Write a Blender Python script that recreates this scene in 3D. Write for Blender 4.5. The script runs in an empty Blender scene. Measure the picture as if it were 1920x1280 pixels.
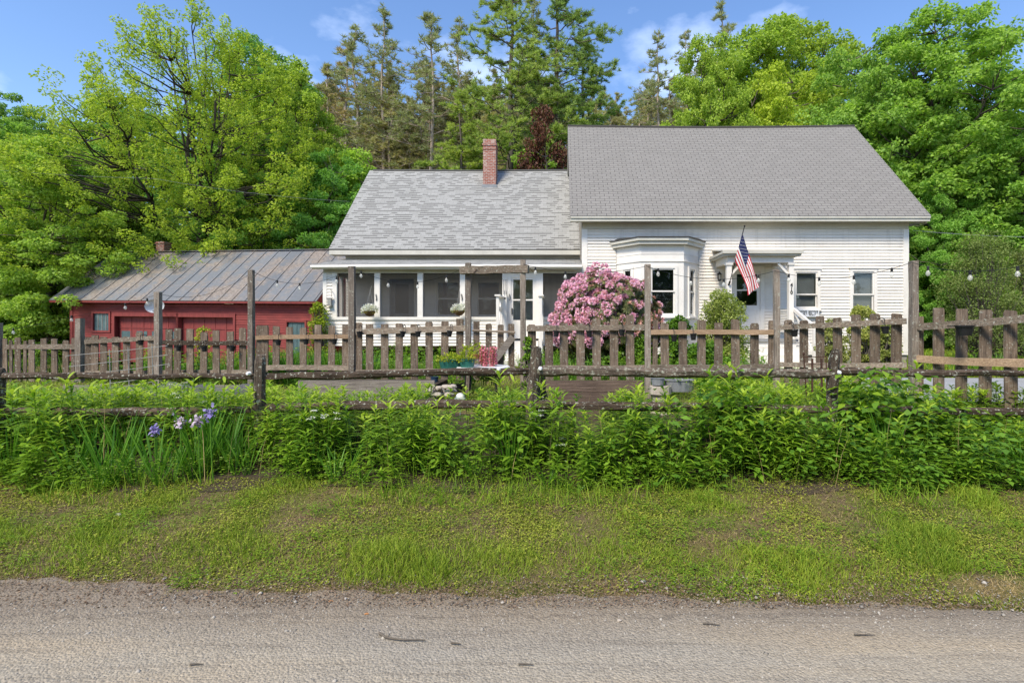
import bpy, math, random
import numpy as np
from mathutils import Vector, Matrix
R = math.radians
rng = np.random.default_rng(7)
random.seed(7)
scn = bpy.context.scene
C = scn.collection

# ------------------------------------------------------------------ camera
HC, F, PX0, PYH = 1.75, 1000.0, 1047.0, 615.0      # eye height, focal length and vanishing point in 1920-wide pixels
cam = bpy.data.cameras.new('camera'); cam.sensor_width = 36; cam.lens = 36 * F / 1920
cam.shift_x = -(PX0 - 960) / 1920; cam.shift_y = -(640 - PYH) / 1920
cam.clip_start = 0.05; cam.clip_end = 3000
co = bpy.data.objects.new('camera', cam); C.objects.link(co)
co.location = (0, 0, HC); co.rotation_euler = (R(90), 0, 0); scn.camera = co

# ------------------------------------------------------------------ world
SUN_EL, SUN_AZ = R(51), R(209)      # azimuth clockwise from +Y: the sun stands behind the camera on the left
w = bpy.data.worlds.new('World'); scn.world = w; w.use_nodes = True
nt = w.node_tree; nt.nodes.clear()
def N(nt, t, **kw):
    n = nt.nodes.new(t)
    for k, v in kw.items(): setattr(n, k, v)
    return n
def L(nt, a, b): nt.links.new(a, b)
sky = N(nt, 'ShaderNodeTexSky'); sky.sky_type = 'NISHITA'; sky.sun_disc = False
sky.sun_elevation = SUN_EL; sky.sun_rotation = SUN_AZ; sky.air_density = 1.0; sky.dust_density = 0.3; sky.ozone_density = 1.6
tc = N(nt, 'ShaderNodeTexCoord')
mp = N(nt, 'ShaderNodeMapping'); mp.inputs['Scale'].default_value = (1.0, 1.0, 1.9); mp.inputs['Location'].default_value = (0.35, 0.1, 0.2)
cn = N(nt, 'ShaderNodeTexNoise'); cn.inputs['Scale'].default_value = 3.2; cn.inputs['Detail'].default_value = 7; cn.inputs['Roughness'].default_value = 0.55
cr = N(nt, 'ShaderNodeValToRGB'); cr.color_ramp.elements[0].position = 0.60; cr.color_ramp.elements[1].position = 0.92
tint = N(nt, 'ShaderNodeMixRGB', blend_type='MULTIPLY'); tint.inputs[0].default_value = 1; tint.inputs[2].default_value = (0.96, 0.925, 0.965, 1)
cm = N(nt, 'ShaderNodeMixRGB'); cm.inputs[2].default_value = (6.2, 7.0, 8.6, 1)
hs = N(nt, 'ShaderNodeHueSaturation'); hs.inputs['Saturation'].default_value = 1.13
bg = N(nt, 'ShaderNodeBackground'); bg.inputs[1].default_value = 0.155
wo = N(nt, 'ShaderNodeOutputWorld')
L(nt, tc.outputs['Generated'], mp.inputs[0]); L(nt, mp.outputs[0], cn.inputs['Vector'])
acc = cn.outputs['Fac']
for (x, y, z), wd, am in (((-.37, .80, .45), .09, .17), ((-.10, .86, .36), .15, .22), ((.15, .84, .40), .10, .15)):
    dn = N(nt, 'ShaderNodeVectorMath', operation='DISTANCE'); L(nt, tc.outputs['Generated'], dn.inputs[0]); v_ = Vector((x, y, z)).normalized(); dn.inputs[1].default_value = v_
    mr = N(nt, 'ShaderNodeMapRange'); mr.inputs['From Min'].default_value = 0; mr.inputs['From Max'].default_value = wd * 1.6; mr.inputs['To Min'].default_value = am; mr.inputs['To Max'].default_value = 0; mr.interpolation_type = 'SMOOTHSTEP'
    L(nt, dn.outputs['Value'], mr.inputs['Value']); ad = N(nt, 'ShaderNodeMath', operation='ADD'); L(nt, acc, ad.inputs[0]); L(nt, mr.outputs[0], ad.inputs[1]); acc = ad.outputs[0]
L(nt, acc, cr.inputs[0])
L(nt, sky.outputs[0], tint.inputs[1]); L(nt, tint.outputs[0], hs.inputs['Color']); L(nt, hs.outputs[0], cm.inputs[1])
cf = N(nt, 'ShaderNodeMath', operation='MULTIPLY'); cf.inputs[1].default_value = 0.85; L(nt, cr.outputs[0], cf.inputs[0]); L(nt, cf.outputs[0], cm.inputs[0]); L(nt, cm.outputs[0], bg.inputs[0]); L(nt, bg.outputs[0], wo.inputs[0])
sl = bpy.data.lights.new('sun', 'SUN'); sl.energy = 3.2; sl.angle = R(18); sl.color = (1.0, 0.91, 0.76)
so = bpy.data.objects.new('sun', sl); C.objects.link(so)
sd = Vector((math.sin(SUN_AZ) * math.cos(SUN_EL), math.cos(SUN_AZ) * math.cos(SUN_EL), math.sin(SUN_EL)))
so.rotation_euler = sd.to_track_quat('Z', 'Y').to_euler(); so.location = (-20, -20, 40)
scn.view_settings.view_transform = 'Standard'; scn.view_settings.look = 'None'
scn.view_settings.exposure = 0.8; scn.view_settings.gamma = 1
scn.cycles.max_bounces = 6; scn.cycles.diffuse_bounces = 4; scn.cycles.glossy_bounces = 2
scn.cycles.transmission_bounces = 3; scn.cycles.transparent_max_bounces = 12
scn.cycles.caustics_reflective = False; scn.cycles.caustics_refractive = False

def P(px, py, D):
    return Vector(((px - PX0) * D / F, D, HC - (py - PYH) * D / F))
def PXX(px, D): return (px - PX0) * D / F
def PZ(py, D): return HC - (py - PYH) * D / F

# ------------------------------------------------------------------ materials
MATS = {}
def newmat(name):
    m = bpy.data.materials.new(name); m.use_nodes = True
    nt = m.node_tree; nt.nodes.clear()
    out = N(nt, 'ShaderNodeOutputMaterial'); MATS[name] = m
    return m, nt, out
def ramp(nt, fac, stops):
    r = N(nt, 'ShaderNodeValToRGB'); e = r.color_ramp.elements
    while len(e) < len(stops): e.new(0.5)
    for i, (p, c) in enumerate(stops):
        e[i].position = p; e[i].color = (*c, 1)
    L(nt, fac, r.inputs[0]); return r.outputs[0]
def coords(nt, scale=(1, 1, 1), kind='Object', rot=(0, 0, 0)):
    t = N(nt, 'ShaderNodeTexCoord'); m = N(nt, 'ShaderNodeMapping')
    m.inputs['Scale'].default_value = scale; m.inputs['Rotation'].default_value = rot
    L(nt, t.outputs[kind], m.inputs[0]); return m.outputs[0]
def noise(nt, vec, scale, detail=4, rough=0.55, dist=0.0):
    n = N(nt, 'ShaderNodeTexNoise'); n.inputs['Scale'].default_value = scale; n.inputs['Detail'].default_value = detail
    n.inputs['Roughness'].default_value = rough; n.inputs['Distortion'].default_value = dist
    L(nt, vec, n.inputs['Vector']); return n.outputs['Fac']
def mix(nt, fac, a, b, mode='MIX'):
    m = N(nt, 'ShaderNodeMixRGB', blend_type=mode)
    for s, v in ((0, fac), (1, a), (2, b)):
        if isinstance(v, (int, float)): m.inputs[s].default_value = v
        elif isinstance(v, tuple): m.inputs[s].default_value = (*v, 1)
        else: L(nt, v, m.inputs[s])
    return m.outputs[0]
def mth(nt, op, a, b=None, clamp=False):
    m = N(nt, 'ShaderNodeMath', operation=op); m.use_clamp = clamp
    for s, v in ((0, a), (1, b)):
        if v is None: continue
        if isinstance(v, (int, float)): m.inputs[s].default_value = v
        else: L(nt, v, m.inputs[s])
    return m.outputs[0]
def bsdf(nt, out, col, rough=0.8, bump=None, bstr=0.3, bdist=0.01, spec=0.3, metal=0.0):
    b = N(nt, 'ShaderNodeBsdfPrincipled')
    if isinstance(col, tuple): b.inputs['Base Color'].default_value = (*col, 1)
    else: L(nt, col, b.inputs['Base Color'])
    if isinstance(rough, (int, float)): b.inputs['Roughness'].default_value = rough
    else: L(nt, rough, b.inputs['Roughness'])
    b.inputs['Specular IOR Level'].default_value = spec; b.inputs['Metallic'].default_value = metal
    if bump is not None:
        bp = N(nt, 'ShaderNodeBump'); bp.inputs['Strength'].default_value = bstr; bp.inputs['Distance'].default_value = bdist
        L(nt, bump, bp.inputs['Height']); L(nt, bp.outputs[0], b.inputs['Normal'])
    L(nt, b.outputs[0], out.inputs[0]); return b
def m_plain(name, c, c2=None, scale=6, rough=0.7, bstr=0.2, spec=0.3, metal=0.0, stretch=(1, 1, 1), lo=0.35, hi=0.7):
    m, nt, out = newmat(name); c2 = c2 or tuple(x * 0.75 for x in c)
    v = coords(nt, stretch); n1 = noise(nt, v, scale, 5)
    n2 = noise(nt, v, scale * 8, 3)
    f = mth(nt, 'ADD', mth(nt, 'MULTIPLY', n1, 0.7), mth(nt, 'MULTIPLY', n2, 0.3))
    bsdf(nt, out, ramp(nt, f, [(lo, c2), (hi, c)]), rough, n2, bstr, 0.004, spec, metal); return m
def m_wood(name, light, dark, grain=(30, 30, 2.2), scale=1.0, lichen=0.0, lcol=(0.42, 0.43, 0.36), bstr=0.7):
    m, nt, out = newmat(name)
    v = coords(nt, grain); n1 = noise(nt, v, 1.6 * scale, 6, 0.6, 0.4)
    v2 = coords(nt, (1, 1, 1)); n2 = noise(nt, v2, 3.0, 4)
    n4 = noise(nt, v2, 60, 2)
    oi = N(nt, 'ShaderNodeObjectInfo'); isl = N(nt, 'ShaderNodeNewGeometry')
    f = mth(nt, 'ADD', mth(nt, 'MULTIPLY', n1, 0.7), mth(nt, 'MULTIPLY', n2, 0.3))
    col = ramp(nt, f, [(0.33, dark), (0.5, tuple((a + b) / 2 for a, b in zip(light, dark))), (0.66, light)])
    tone = mth(nt, 'ADD', mth(nt, 'MULTIPLY', oi.outputs['Random'], 0.5), 0.75)
    hsv = N(nt, 'ShaderNodeHueSaturation'); L(nt, tone, hsv.inputs['Value']); L(nt, col, hsv.inputs['Color'])
    hsv.inputs['Saturation'].default_value = 0.9
    col = mix(nt, mth(nt, 'MULTIPLY', mth(nt, 'GREATER_THAN', n4, 0.62), 0.35), hsv.outputs[0], tuple(x * 0.3 for x in dark))
    if lichen > 0:
        n3 = noise(nt, v2, 30, 6, 0.7)
        lf = ramp(nt, n3, [(0.60 - lichen * 0.2, (0, 0, 0)), (0.64 - lichen * 0.2, (1, 1, 1))])
        col = mix(nt, mth(nt, 'MULTIPLY', lf, 0.85), col, lcol)
    bsdf(nt, out, col, 0.9, n1, bstr, 0.01, 0.15); return m
def m_leaf(name, a, b, trans=0.35, rough=0.55, spec=0.25, nscale=0.6, tint=True):
    """a..b: leaf colours; each leaf takes its own tone, the object's colour multiplies it"""
    m, nt, out = newmat(name)
    g = N(nt, 'ShaderNodeNewGeometry'); v = coords(nt, (1, 1, 1)); n1 = noise(nt, v, nscale, 2)
    f = mth(nt, 'ADD', mth(nt, 'MULTIPLY', g.outputs['Random Per Island'], 0.55), mth(nt, 'MULTIPLY', n1, 0.6))
    col = ramp(nt, f, [(0.2, a), (0.85, b)])
    if tint:
        oi = N(nt, 'ShaderNodeObjectInfo'); col = mix(nt, 1.0, col, oi.outputs['Color'], 'MULTIPLY')
    p = N(nt, 'ShaderNodeBsdfPrincipled'); L(nt, col, p.inputs['Base Color']); p.inputs['Roughness'].default_value = rough
    p.inputs['Specular IOR Level'].default_value = spec
    t = N(nt, 'ShaderNodeBsdfTranslucent'); tcx = mix(nt, 1.0, col, (1.12, 1.2, 0.7), 'MULTIPLY'); L(nt, tcx, t.inputs[0])
    s = N(nt, 'ShaderNodeMixShader'); s.inputs[0].default_value = trans
    L(nt, p.outputs[0], s.inputs[1]); L(nt, t.outputs[0], s.inputs[2]); L(nt, s.outputs[0], out.inputs[0]); return m

def m_white():
    m, nt, out = newmat('white_paint')
    v = coords(nt, (1, 1, 1)); n1 = noise(nt, coords(nt, (1, 1, 2.5)), 1.1, 5); st = noise(nt, coords(nt, (5, 5, .35)), 1.6, 5, .65); fl = noise(nt, coords(nt, (3, 3, 14)), 3.5, 5, .7)
    col = ramp(nt, n1, [(0.35, (0.70, 0.65, 0.575)), (0.65, (0.80, 0.745, 0.665))])
    col = mix(nt, mth(nt, 'MULTIPLY', ramp(nt, st, [(0.52, (0, 0, 0)), (0.72, (1, 1, 1))]), 0.35), col, (0.40, 0.37, 0.31))
    col = mix(nt, mth(nt, 'MULTIPLY', ramp(nt, fl, [(0.66, (0, 0, 0)), (0.70, (1, 1, 1))]), 0.5), col, (0.42, 0.38, 0.33))
    bsdf(nt, out, col, 0.6, fl, 0.15, 0.004, 0.3)
m_white()
m_plain('white_trim', (0.80, 0.76, 0.695), (0.70, 0.66, 0.60), 2.0, 0.5, 0.1)
m_plain('cream_trim', (0.56, 0.54, 0.47), (0.45, 0.43, 0.37), 2.0, 0.6, 0.1)
m_plain('red_paint', (0.28, 0.05, 0.042), (0.15, 0.032, 0.028), 2.2, 0.75, 0.3, stretch=(1, 1, 3))
m_plain('red_door', (0.27, 0.05, 0.045), (0.16, 0.034, 0.03), 3, 0.7, 0.3, stretch=(4, 1, .6))
m_plain('teal_glass', (0.10, 0.17, 0.17), (0.05, 0.08, 0.09), 3, 0.3, 0.1)
m_plain('dark_metal', (0.022, 0.022, 0.023), (0.012, 0.012, 0.012), 8, 0.5, 0.2)
m_plain('black_plastic', (0.016, 0.016, 0.018), (0.01, 0.01, 0.01), 8, 0.45, 0.1)
m_plain('green_plastic', (0.03, 0.15, 0.115), (0.02, 0.10, 0.08), 5, 0.45, 0.1)
m_plain('blue_glaze', (0.02, 0.055, 0.10), (0.015, 0.03, 0.06), 5, 0.25, 0.1, 0.5)
m_plain('terracotta', (0.42, 0.16, 0.09), (0.30, 0.11, 0.07), 7, 0.85)
m_plain('white_plastic', (0.76, 0.77, 0.78), (0.66, 0.67, 0.68), 3, 0.4, 0.05)
m_plain('grey_plastic', (0.28, 0.29, 0.30), (0.18, 0.19, 0.2), 5, 0.5, 0.05)
m_plain('stone', (0.40, 0.37, 0.32), (0.16, 0.145, 0.125), 5, 0.9, 0.8)
m_plain('pale_stone', (0.50, 0.44, 0.36), (0.32, 0.27, 0.22), 5, 0.9, 0.6)
m_plain('coir', (0.22, 0.12, 0.05), (0.09, 0.05, 0.025), 40, 0.95, 0.8)
m_plain('rust', (0.10, 0.045, 0.028), (0.04, 0.02, 0.015), 20, 0.8, 0.5)
m_plain('steel_rod', (0.36, 0.35, 0.32), (0.22, 0.21, 0.19), 8, 0.45, 0.1)
m_plain('blind', (0.46, 0.46, 0.45), (0.38, 0.38, 0.37), 3, 0.6, 0.05)
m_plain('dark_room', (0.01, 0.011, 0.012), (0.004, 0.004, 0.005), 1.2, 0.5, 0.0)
m_plain('interior_grey', (0.22, 0.22, 0.21), (0.14, 0.14, 0.135), 1.0, 0.7, 0.0)
m_plain('porch_floor', (0.30, 0.30, 0.29), (0.2, 0.2, 0.2), 1.0, 0.7, 0.0)
m_plain('flag_red', (0.52, 0.025, 0.04), (0.45, 0.02, 0.03), 5, 0.7, 0.05)
m_plain('flag_white', (0.80, 0.79, 0.77), (0.74, 0.73, 0.71), 5, 0.7, 0.05)
m_plain('flag_blue', (0.02, 0.028, 0.10), (0.015, 0.02, 0.08), 5, 0.7, 0.05)
m_plain('lamp_frost', (0.6, 0.58, 0.5), (0.4, 0.38, 0.32), 9, 0.15, 0.0, 0.6)
m_plain('tarp', (0.085, 0.085, 0.095), (0.045, 0.045, 0.05), 2.5, 0.6, 0.4)
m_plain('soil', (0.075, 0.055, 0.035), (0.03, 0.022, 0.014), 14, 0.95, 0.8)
m_plain('bark_maple', (0.105, 0.09, 0.07), (0.035, 0.03, 0.025), 3, 0.95, 0.9, 0.1, stretch=(3, 3, .7))
m_plain('bark_pine', (0.56, 0.46, 0.37), (0.30, 0.24, 0.19), 3, 0.95, 0.9, 0.1, stretch=(3, 3, .7))
m_plain('bark_grey', (0.17, 0.145, 0.115), (0.07, 0.06, 0.05), 3, 0.95, 0.9, 0.1, stretch=(3, 3, .7))
m_plain('bark_pale', (0.42, 0.38, 0.32), (0.2, 0.18, 0.15), 3, 0.95, 0.5, 0.1)
m_wood('weathered', (0.25, 0.185, 0.13), (0.06, 0.042, 0.03), lichen=0.02)
m_wood('weathered_h', (0.31, 0.24, 0.175), (0.09, 0.07, 0.052), grain=(2.2, 30, 30), lichen=0.08)
m_wood('new_rail', (0.40, 0.27, 0.16), (0.22, 0.135, 0.075), grain=(2.2, 30, 30))
m_wood('post_wood', (0.31, 0.255, 0.205), (0.10, 0.078, 0.06), lichen=0.05)
m_wood('split_rail', (0.13, 0.09, 0.06), (0.018, 0.013, 0.010), grain=(2.5, 22, 22), scale=1.6, lichen=0.10, bstr=1.0)
m_wood('split_rail_lichen', (0.19, 0.145, 0.105), (0.02, 0.015, 0.012), grain=(2.5, 22, 22), scale=1.6, lichen=0.30, lcol=(0.30, 0.30, 0.24), bstr=1.0)
m_wood('split_post', (0.14, 0.105, 0.075), (0.02, 0.015, 0.011), grain=(22, 22, 2.5), scale=1.4, lichen=0.15, bstr=1.0)
m_wood('bed_board', (0.17, 0.115, 0.085), (0.06, 0.04, 0.03), grain=(2, 30, 30))
m_wood('bed_board_grey', (0.30, 0.26, 0.215), (0.11, 0.09, 0.075), grain=(2, 30, 30))

m_leaf('leaf_maple', (0.20, 0.34, 0.03), (0.44, 0.56, 0.07), 0.48)
m_leaf('leaf_forest', (0.14, 0.27, 0.045), (0.32, 0.50, 0.10), 0.48)
m_leaf('needles', (0.18, 0.29, 0.06), (0.40, 0.50, 0.13), 0.42)
m_leaf('needles_dull', (0.22, 0.25, 0.12), (0.42, 0.42, 0.22), 0.4)
m_leaf('dead_leaf', (0.05, 0.022, 0.014), (0.16, 0.065, 0.035), 0.2)
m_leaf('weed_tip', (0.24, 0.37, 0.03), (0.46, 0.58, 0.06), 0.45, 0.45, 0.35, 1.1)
m_leaf('weed', (0.085, 0.20, 0.015), (0.30, 0.47, 0.035), 0.42, 0.45, 0.35, 1.1)
m_leaf('weed_broad', (0.05, 0.135, 0.014), (0.18, 0.34, 0.03), 0.36, 0.45, 0.35, 1.1)
m_leaf('weed_blade', (0.05, 0.16, 0.012), (0.15, 0.33, 0.03), 0.3, 0.45, 0.35, 1.1)
m_leaf('grass_blade', (0.10, 0.19, 0.014), (0.34, 0.42, 0.045), 0.3, 0.6, 0.2, 0.9)
m_leaf('grass_dry', (0.20, 0.155, 0.06), (0.50, 0.42, 0.20), 0.2, 0.8, 0.1, 1.5)
m_leaf('clover', (0.12, 0.18, 0.015), (0.40, 0.42, 0.06), 0.25, 0.6, 0.2, 1.2)
m_leaf('litter', (0.07, 0.045, 0.03), (0.27, 0.19, 0.13), 0.1, 0.9, 0.1, 4)
m_leaf('pebble', (0.14, 0.125, 0.105), (0.42, 0.385, 0.33), 0.0, 0.9, 0.1, 4)
m_leaf('fallen_leaf', (0.42, 0.16, 0.06), (0.60, 0.30, 0.12), 0.2, 0.8, 0.1, 4)
m_leaf('rhodo_leaf', (0.05, 0.075, 0.02), (0.22, 0.22, 0.08), 0.15, 0.45, 0.35, 1.5)
m_leaf('rhodo_new', (0.36, 0.16, 0.12), (0.72, 0.42, 0.35), 0.25, 0.6, 0.2, 2)
m_leaf('rhodo_bloom', (0.70, 0.30, 0.50), (0.95, 0.66, 0.79), 0.3, 0.6, 0.15, 3)
m_leaf('iris_petal', (0.22, 0.17, 0.50), (0.46, 0.40, 0.70), 0.3, 0.6, 0.15, 3)
m_leaf('iris_pale', (0.42, 0.32, 0.48), (0.66, 0.56, 0.68), 0.3, 0.6, 0.15, 3)
m_leaf('lupin_bloom', (0.62, 0.15, 0.24), (0.82, 0.42, 0.48), 0.3, 0.6, 0.15, 3)
m_leaf('white_petal', (0.66, 0.66, 0.60), (0.82, 0.82, 0.78), 0.25, 0.7, 0.1, 3)
m_leaf('yellow_leaf', (0.22, 0.30, 0.015), (0.46, 0.50, 0.05), 0.35, 0.6, 0.2, 2)
m_leaf('variegated', (0.16, 0.22, 0.025), (0.52, 0.52, 0.20), 0.4, 0.6, 0.2, 2)
m_leaf('purple_petal', (0.25, 0.08, 0.40), (0.45, 0.22, 0.6), 0.3, 0.6, 0.15, 3)

def m_bricks(name, c1, c2, mortar, bw, rh, ms=0.012, rot=(0, 0, 0), patch=None, rough=0.9, bias=0.0, bstr=0.4, dark=None, xyplane=True):
    """brick-pattern surface in object space; rows run along x, the second axis is taken from 'rot'"""
    m, nt, out = newmat(name)
    v = coords(nt, (1, 1, 1), 'UV'); b = N(nt, 'ShaderNodeTexBrick'); L(nt, v, b.inputs['Vector'])
    b.inputs['Scale'].default_value = 1; b.inputs['Brick Width'].default_value = bw; b.inputs['Row Height'].default_value = rh
    b.inputs['Mortar Size'].default_value = ms; b.inputs['Mortar Smooth'].default_value = 0.3; b.inputs['Bias'].default_value = bias
    b.inputs['Color1'].default_value = (*c1, 1); b.inputs['Color2'].default_value = (*c2, 1); b.inputs['Mortar'].default_value = (*mortar, 1)
    b.offset = 0.5
    col = b.outputs['Color']; n1 = noise(nt, v, 0.9, 4); n2 = noise(nt, v, 24, 3, 0.7)
    col = mix(nt, mth(nt, 'MULTIPLY', n1, 0.35), col, tuple(x * 0.6 for x in c1))
    if patch: col = mix(nt, mth(nt, 'MULTIPLY', ramp(nt, noise(nt, v, patch[1], 6, 0.7), [(patch[2], (0, 0, 0)), (patch[2] + .07, (1, 1, 1))]), patch[3]), col, patch[0])
    col = mix(nt, 0.55, col, ramp(nt, n2, [(0.3, (0.55, 0.55, 0.55)), (0.7, (1.25, 1.25, 1.25))]), 'MULTIPLY')
    bsdf(nt, out, col, rough, mth(nt, 'SUBTRACT', n2, mth(nt, 'MULTIPLY', b.outputs['Fac'], 1.5)), bstr, 0.01, 0.15); return m
m_bricks('brick', (0.36, 0.12, 0.08), (0.25, 0.085, 0.06), (0.46, 0.42, 0.38), 0.2, 0.07, 0.010, patch=((0.50, 0.42, 0.37), 3.5, 0.54, 0.6))
m_bricks('shingle_main', (0.255, 0.242, 0.222), (0.228, 0.216, 0.198), (0.06, 0.055, 0.052), 0.32, 0.150, 0.010, patch=None)
# wing roof: pale laminated shingles with scattered dark tabs
def m_wing():
    m, nt, out = newmat('shingle_wing')
    v = coords(nt, (1, 1, 1), 'UV')
    b = N(nt, 'ShaderNodeTexBrick'); L(nt, v, b.inputs['Vector']); b.inputs['Scale'].default_value = 1
    b.inputs['Brick Width'].default_value = 0.30; b.inputs['Row Height'].default_value = 0.145; b.inputs['Mortar Size'].default_value = 0.004
    b.inputs['Color1'].default_value = (0.30, 0.298, 0.28, 1); b.inputs['Color2'].default_value = (0.35, 0.348, 0.33, 1); b.inputs['Mortar'].default_value = (0.09, 0.09, 0.085, 1)
    # dark dashes: the lower part of every other tab in each row
    sx = N(nt, 'ShaderNodeSeparateXYZ'); L(nt, v, sx.inputs[0])
    row = mth(nt, 'FLOOR', mth(nt, 'DIVIDE', sx.outputs[1], 0.145)); fy = mth(nt, 'FRACT', mth(nt, 'DIVIDE', sx.outputs[1], 0.145))
    wn = N(nt, 'ShaderNodeTexWhiteNoise', noise_dimensions='1D'); L(nt, row, wn.inputs['W'])
    fx = mth(nt, 'FLOOR', mth(nt, 'DIVIDE', mth(nt, 'ADD', sx.outputs[0], mth(nt, 'MULTIPLY', wn.outputs['Value'], 5)), 0.23))
    cb = N(nt, 'ShaderNodeCombineXYZ'); L(nt, fx, cb.inputs[0]); L(nt, row, cb.inputs[1])
    w2 = N(nt, 'ShaderNodeTexWhiteNoise', noise_dimensions='2D'); L(nt, cb.outputs[0], w2.inputs['Vector'])
    d = mth(nt, 'MULTIPLY', mth(nt, 'GREATER_THAN', w2.outputs['Value'], 0.46), mth(nt, 'LESS_THAN', fy, 0.42))
    n2 = noise(nt, v, 30, 3, 0.7); n1 = noise(nt, v, 0.6, 3)
    col = mix(nt, mth(nt, 'MULTIPLY', d, 0.8), b.outputs['Color'], (0.07, 0.067, 0.062))
    col = mix(nt, mth(nt, 'MULTIPLY', n1, 0.4), col, (0.20, 0.20, 0.19))
    col = mix(nt, 0.4, col, ramp(nt, n2, [(0.3, (0.6, 0.6, 0.6)), (0.7, (1.2, 1.2, 1.2))]), 'MULTIPLY')
    bsdf(nt, out, col, 0.9, mth(nt, 'SUBTRACT', n2, d), 0.4, 0.01, 0.15)
m_wing()
def m_barnroof():
    m, nt, out = newmat('barn_roof')
    v = coords(nt, (1, 1, 1), 'UV'); n1 = noise(nt, v, 0.35, 5, 0.6); n2 = noise(nt, v, 2.2, 6, 0.7); n3 = noise(nt, v, 9, 5, 0.7)
    sx = N(nt, 'ShaderNodeSeparateXYZ'); L(nt, v, sx.inputs[0])
    pan = mth(nt, 'FLOOR', mth(nt, 'DIVIDE', sx.outputs[0], 0.6)); wn = N(nt, 'ShaderNodeTexWhiteNoise', noise_dimensions='1D'); L(nt, pan, wn.inputs['W'])
    base = mix(nt, wn.outputs['Value'], (0.13, 0.14, 0.155), (0.165, 0.175, 0.19))
    f = mth(nt, 'ADD', mth(nt, 'ADD', mth(nt, 'MULTIPLY', n1, 0.55), mth(nt, 'MULTIPLY', n2, 0.35)), mth(nt, 'MULTIPLY', wn.outputs['Value'], 0.04))
    rust = ramp(nt, f, [(0.43, (0, 0, 0)), (0.52, (1, 1, 1))])
    col = mix(nt, mth(nt, 'MULTIPLY', rust, 0.7), base, ramp(nt, n3, [(0.35, (0.16, 0.115, 0.085)), (0.65, (0.33, 0.27, 0.215))]))
    col = mix(nt, 0.4, col, ramp(nt, n3, [(0.3, (0.6, 0.6, 0.6)), (0.7, (1.2, 1.2, 1.2))]), 'MULTIPLY')
    bsdf(nt, out, col, 0.6, n3, 0.3, 0.005, 0.3)
m_barnroof()
def m_road():
    m, nt, out = newmat('gravel_road')
    v = coords(nt, (1, 1, 1)); vs = coords(nt, (0.35, 1.6, 1))
    n1 = noise(nt, vs, 1.2, 4); n2 = noise(nt, v, 62, 5, 0.8); n3 = noise(nt, v, 7, 5, 0.7); n4 = noise(nt, coords(nt, (0.25, 6, 1)), 3, 4, 0.6)
    vo = N(nt, 'ShaderNodeTexVoronoi'); vo.inputs['Scale'].default_value = 75; L(nt, v, vo.inputs['Vector'])
    sc = N(nt, 'ShaderNodeSeparateXYZ'); L(nt, vo.outputs['Color'], sc.inputs[0])
    base = ramp(nt, n1, [(0.36, (0.355, 0.32, 0.26)), (0.5, (0.40, 0.35, 0.27)), (0.66, (0.44, 0.365, 0.26))])
    base = mix(nt, mth(nt, 'MULTIPLY', n3, 0.35), base, (0.20, 0.17, 0.14))
    base = mix(nt, mth(nt, 'MULTIPLY', ramp(nt, n4, [(0.55, (0, 0, 0)), (0.63, (1, 1, 1))]), 0.3), base, (0.15, 0.125, 0.10))
    sy = N(nt, 'ShaderNodeSeparateXYZ'); L(nt, coords(nt), sy.inputs[0]); ww = mth(nt, 'ADD', sy.outputs[1], mth(nt, 'MULTIPLY', noise(nt, coords(nt, (.5, .5, 1)), 1.3, 3), 0.35))
    sh = N(nt, 'ShaderNodeMapRange'); sh.inputs['From Min'].default_value = 3.0; sh.inputs['From Max'].default_value = 3.5; L(nt, ww, sh.inputs['Value'])
    base = mix(nt, mth(nt, 'MULTIPLY', sh.outputs[0], 0.75), base, (0.21, 0.165, 0.12))
    tr = mth(nt, 'MULTIPLY', mth(nt, 'LESS_THAN', mth(nt, 'ABSOLUTE', mth(nt, 'SUBTRACT', mth(nt, 'ADD', sy.outputs[1], mth(nt, 'MULTIPLY', n3, 0.30)), 3.37)), 0.014), mth(nt, 'GREATER_THAN', n1, 0.46))
    base = mix(nt, mth(nt, 'MULTIPLY', tr, 0.45), base, (0.14, 0.115, 0.09))
    peb = ramp(nt, sc.outputs[0], [(0.0, (0.6, 0.58, 0.56)), (0.5, (1.0, 1.0, 1.0)), (1.0, (1.35, 1.33, 1.3))])
    col = mix(nt, 0.38, base, peb, 'MULTIPLY')
    col = mix(nt, 0.75, col, ramp(nt, n2, [(0.33, (0.25, 0.23, 0.21)), (0.44, (0.9, 0.9, 0.9)), (0.55, (1, 1, 1)), (0.68, (1.35, 1.33, 1.3))]), 'MULTIPLY')
    h = mth(nt, 'ADD', mth(nt, 'MULTIPLY', n2, 0.8), mth(nt, 'SUBTRACT', 0.6, vo.outputs['Distance']))
    bsdf(nt, out, col, 0.92, h, 0.75, 0.012, 0.15)
m_road()
def m_ground():
    m, nt, out = newmat('earth')
    v = coords(nt, (1, 1, 1)); n1 = noise(nt, v, 0.8, 5, 0.65); n2 = noise(nt, v, 45, 4, 0.7); n3 = noise(nt, v, 5, 5, 0.65)
    col = ramp(nt, n1, [(0.38, (0.085, 0.105, 0.02)), (0.50, (0.125, 0.12, 0.035)), (0.62, (0.15, 0.105, 0.055))])
    col = mix(nt, ramp(nt, n3, [(0.5, (0, 0, 0)), (0.62, (1, 1, 1))]), col, (0.12, 0.09, 0.05))
    col = mix(nt, 0.7, col, ramp(nt, n2, [(0.3, (0.45, 0.45, 0.45)), (0.7, (1.4, 1.4, 1.4))]), 'MULTIPLY')
    bsdf(nt, out, col, 0.95, n2, 0.8, 0.02, 0.1)
m_ground()
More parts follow.
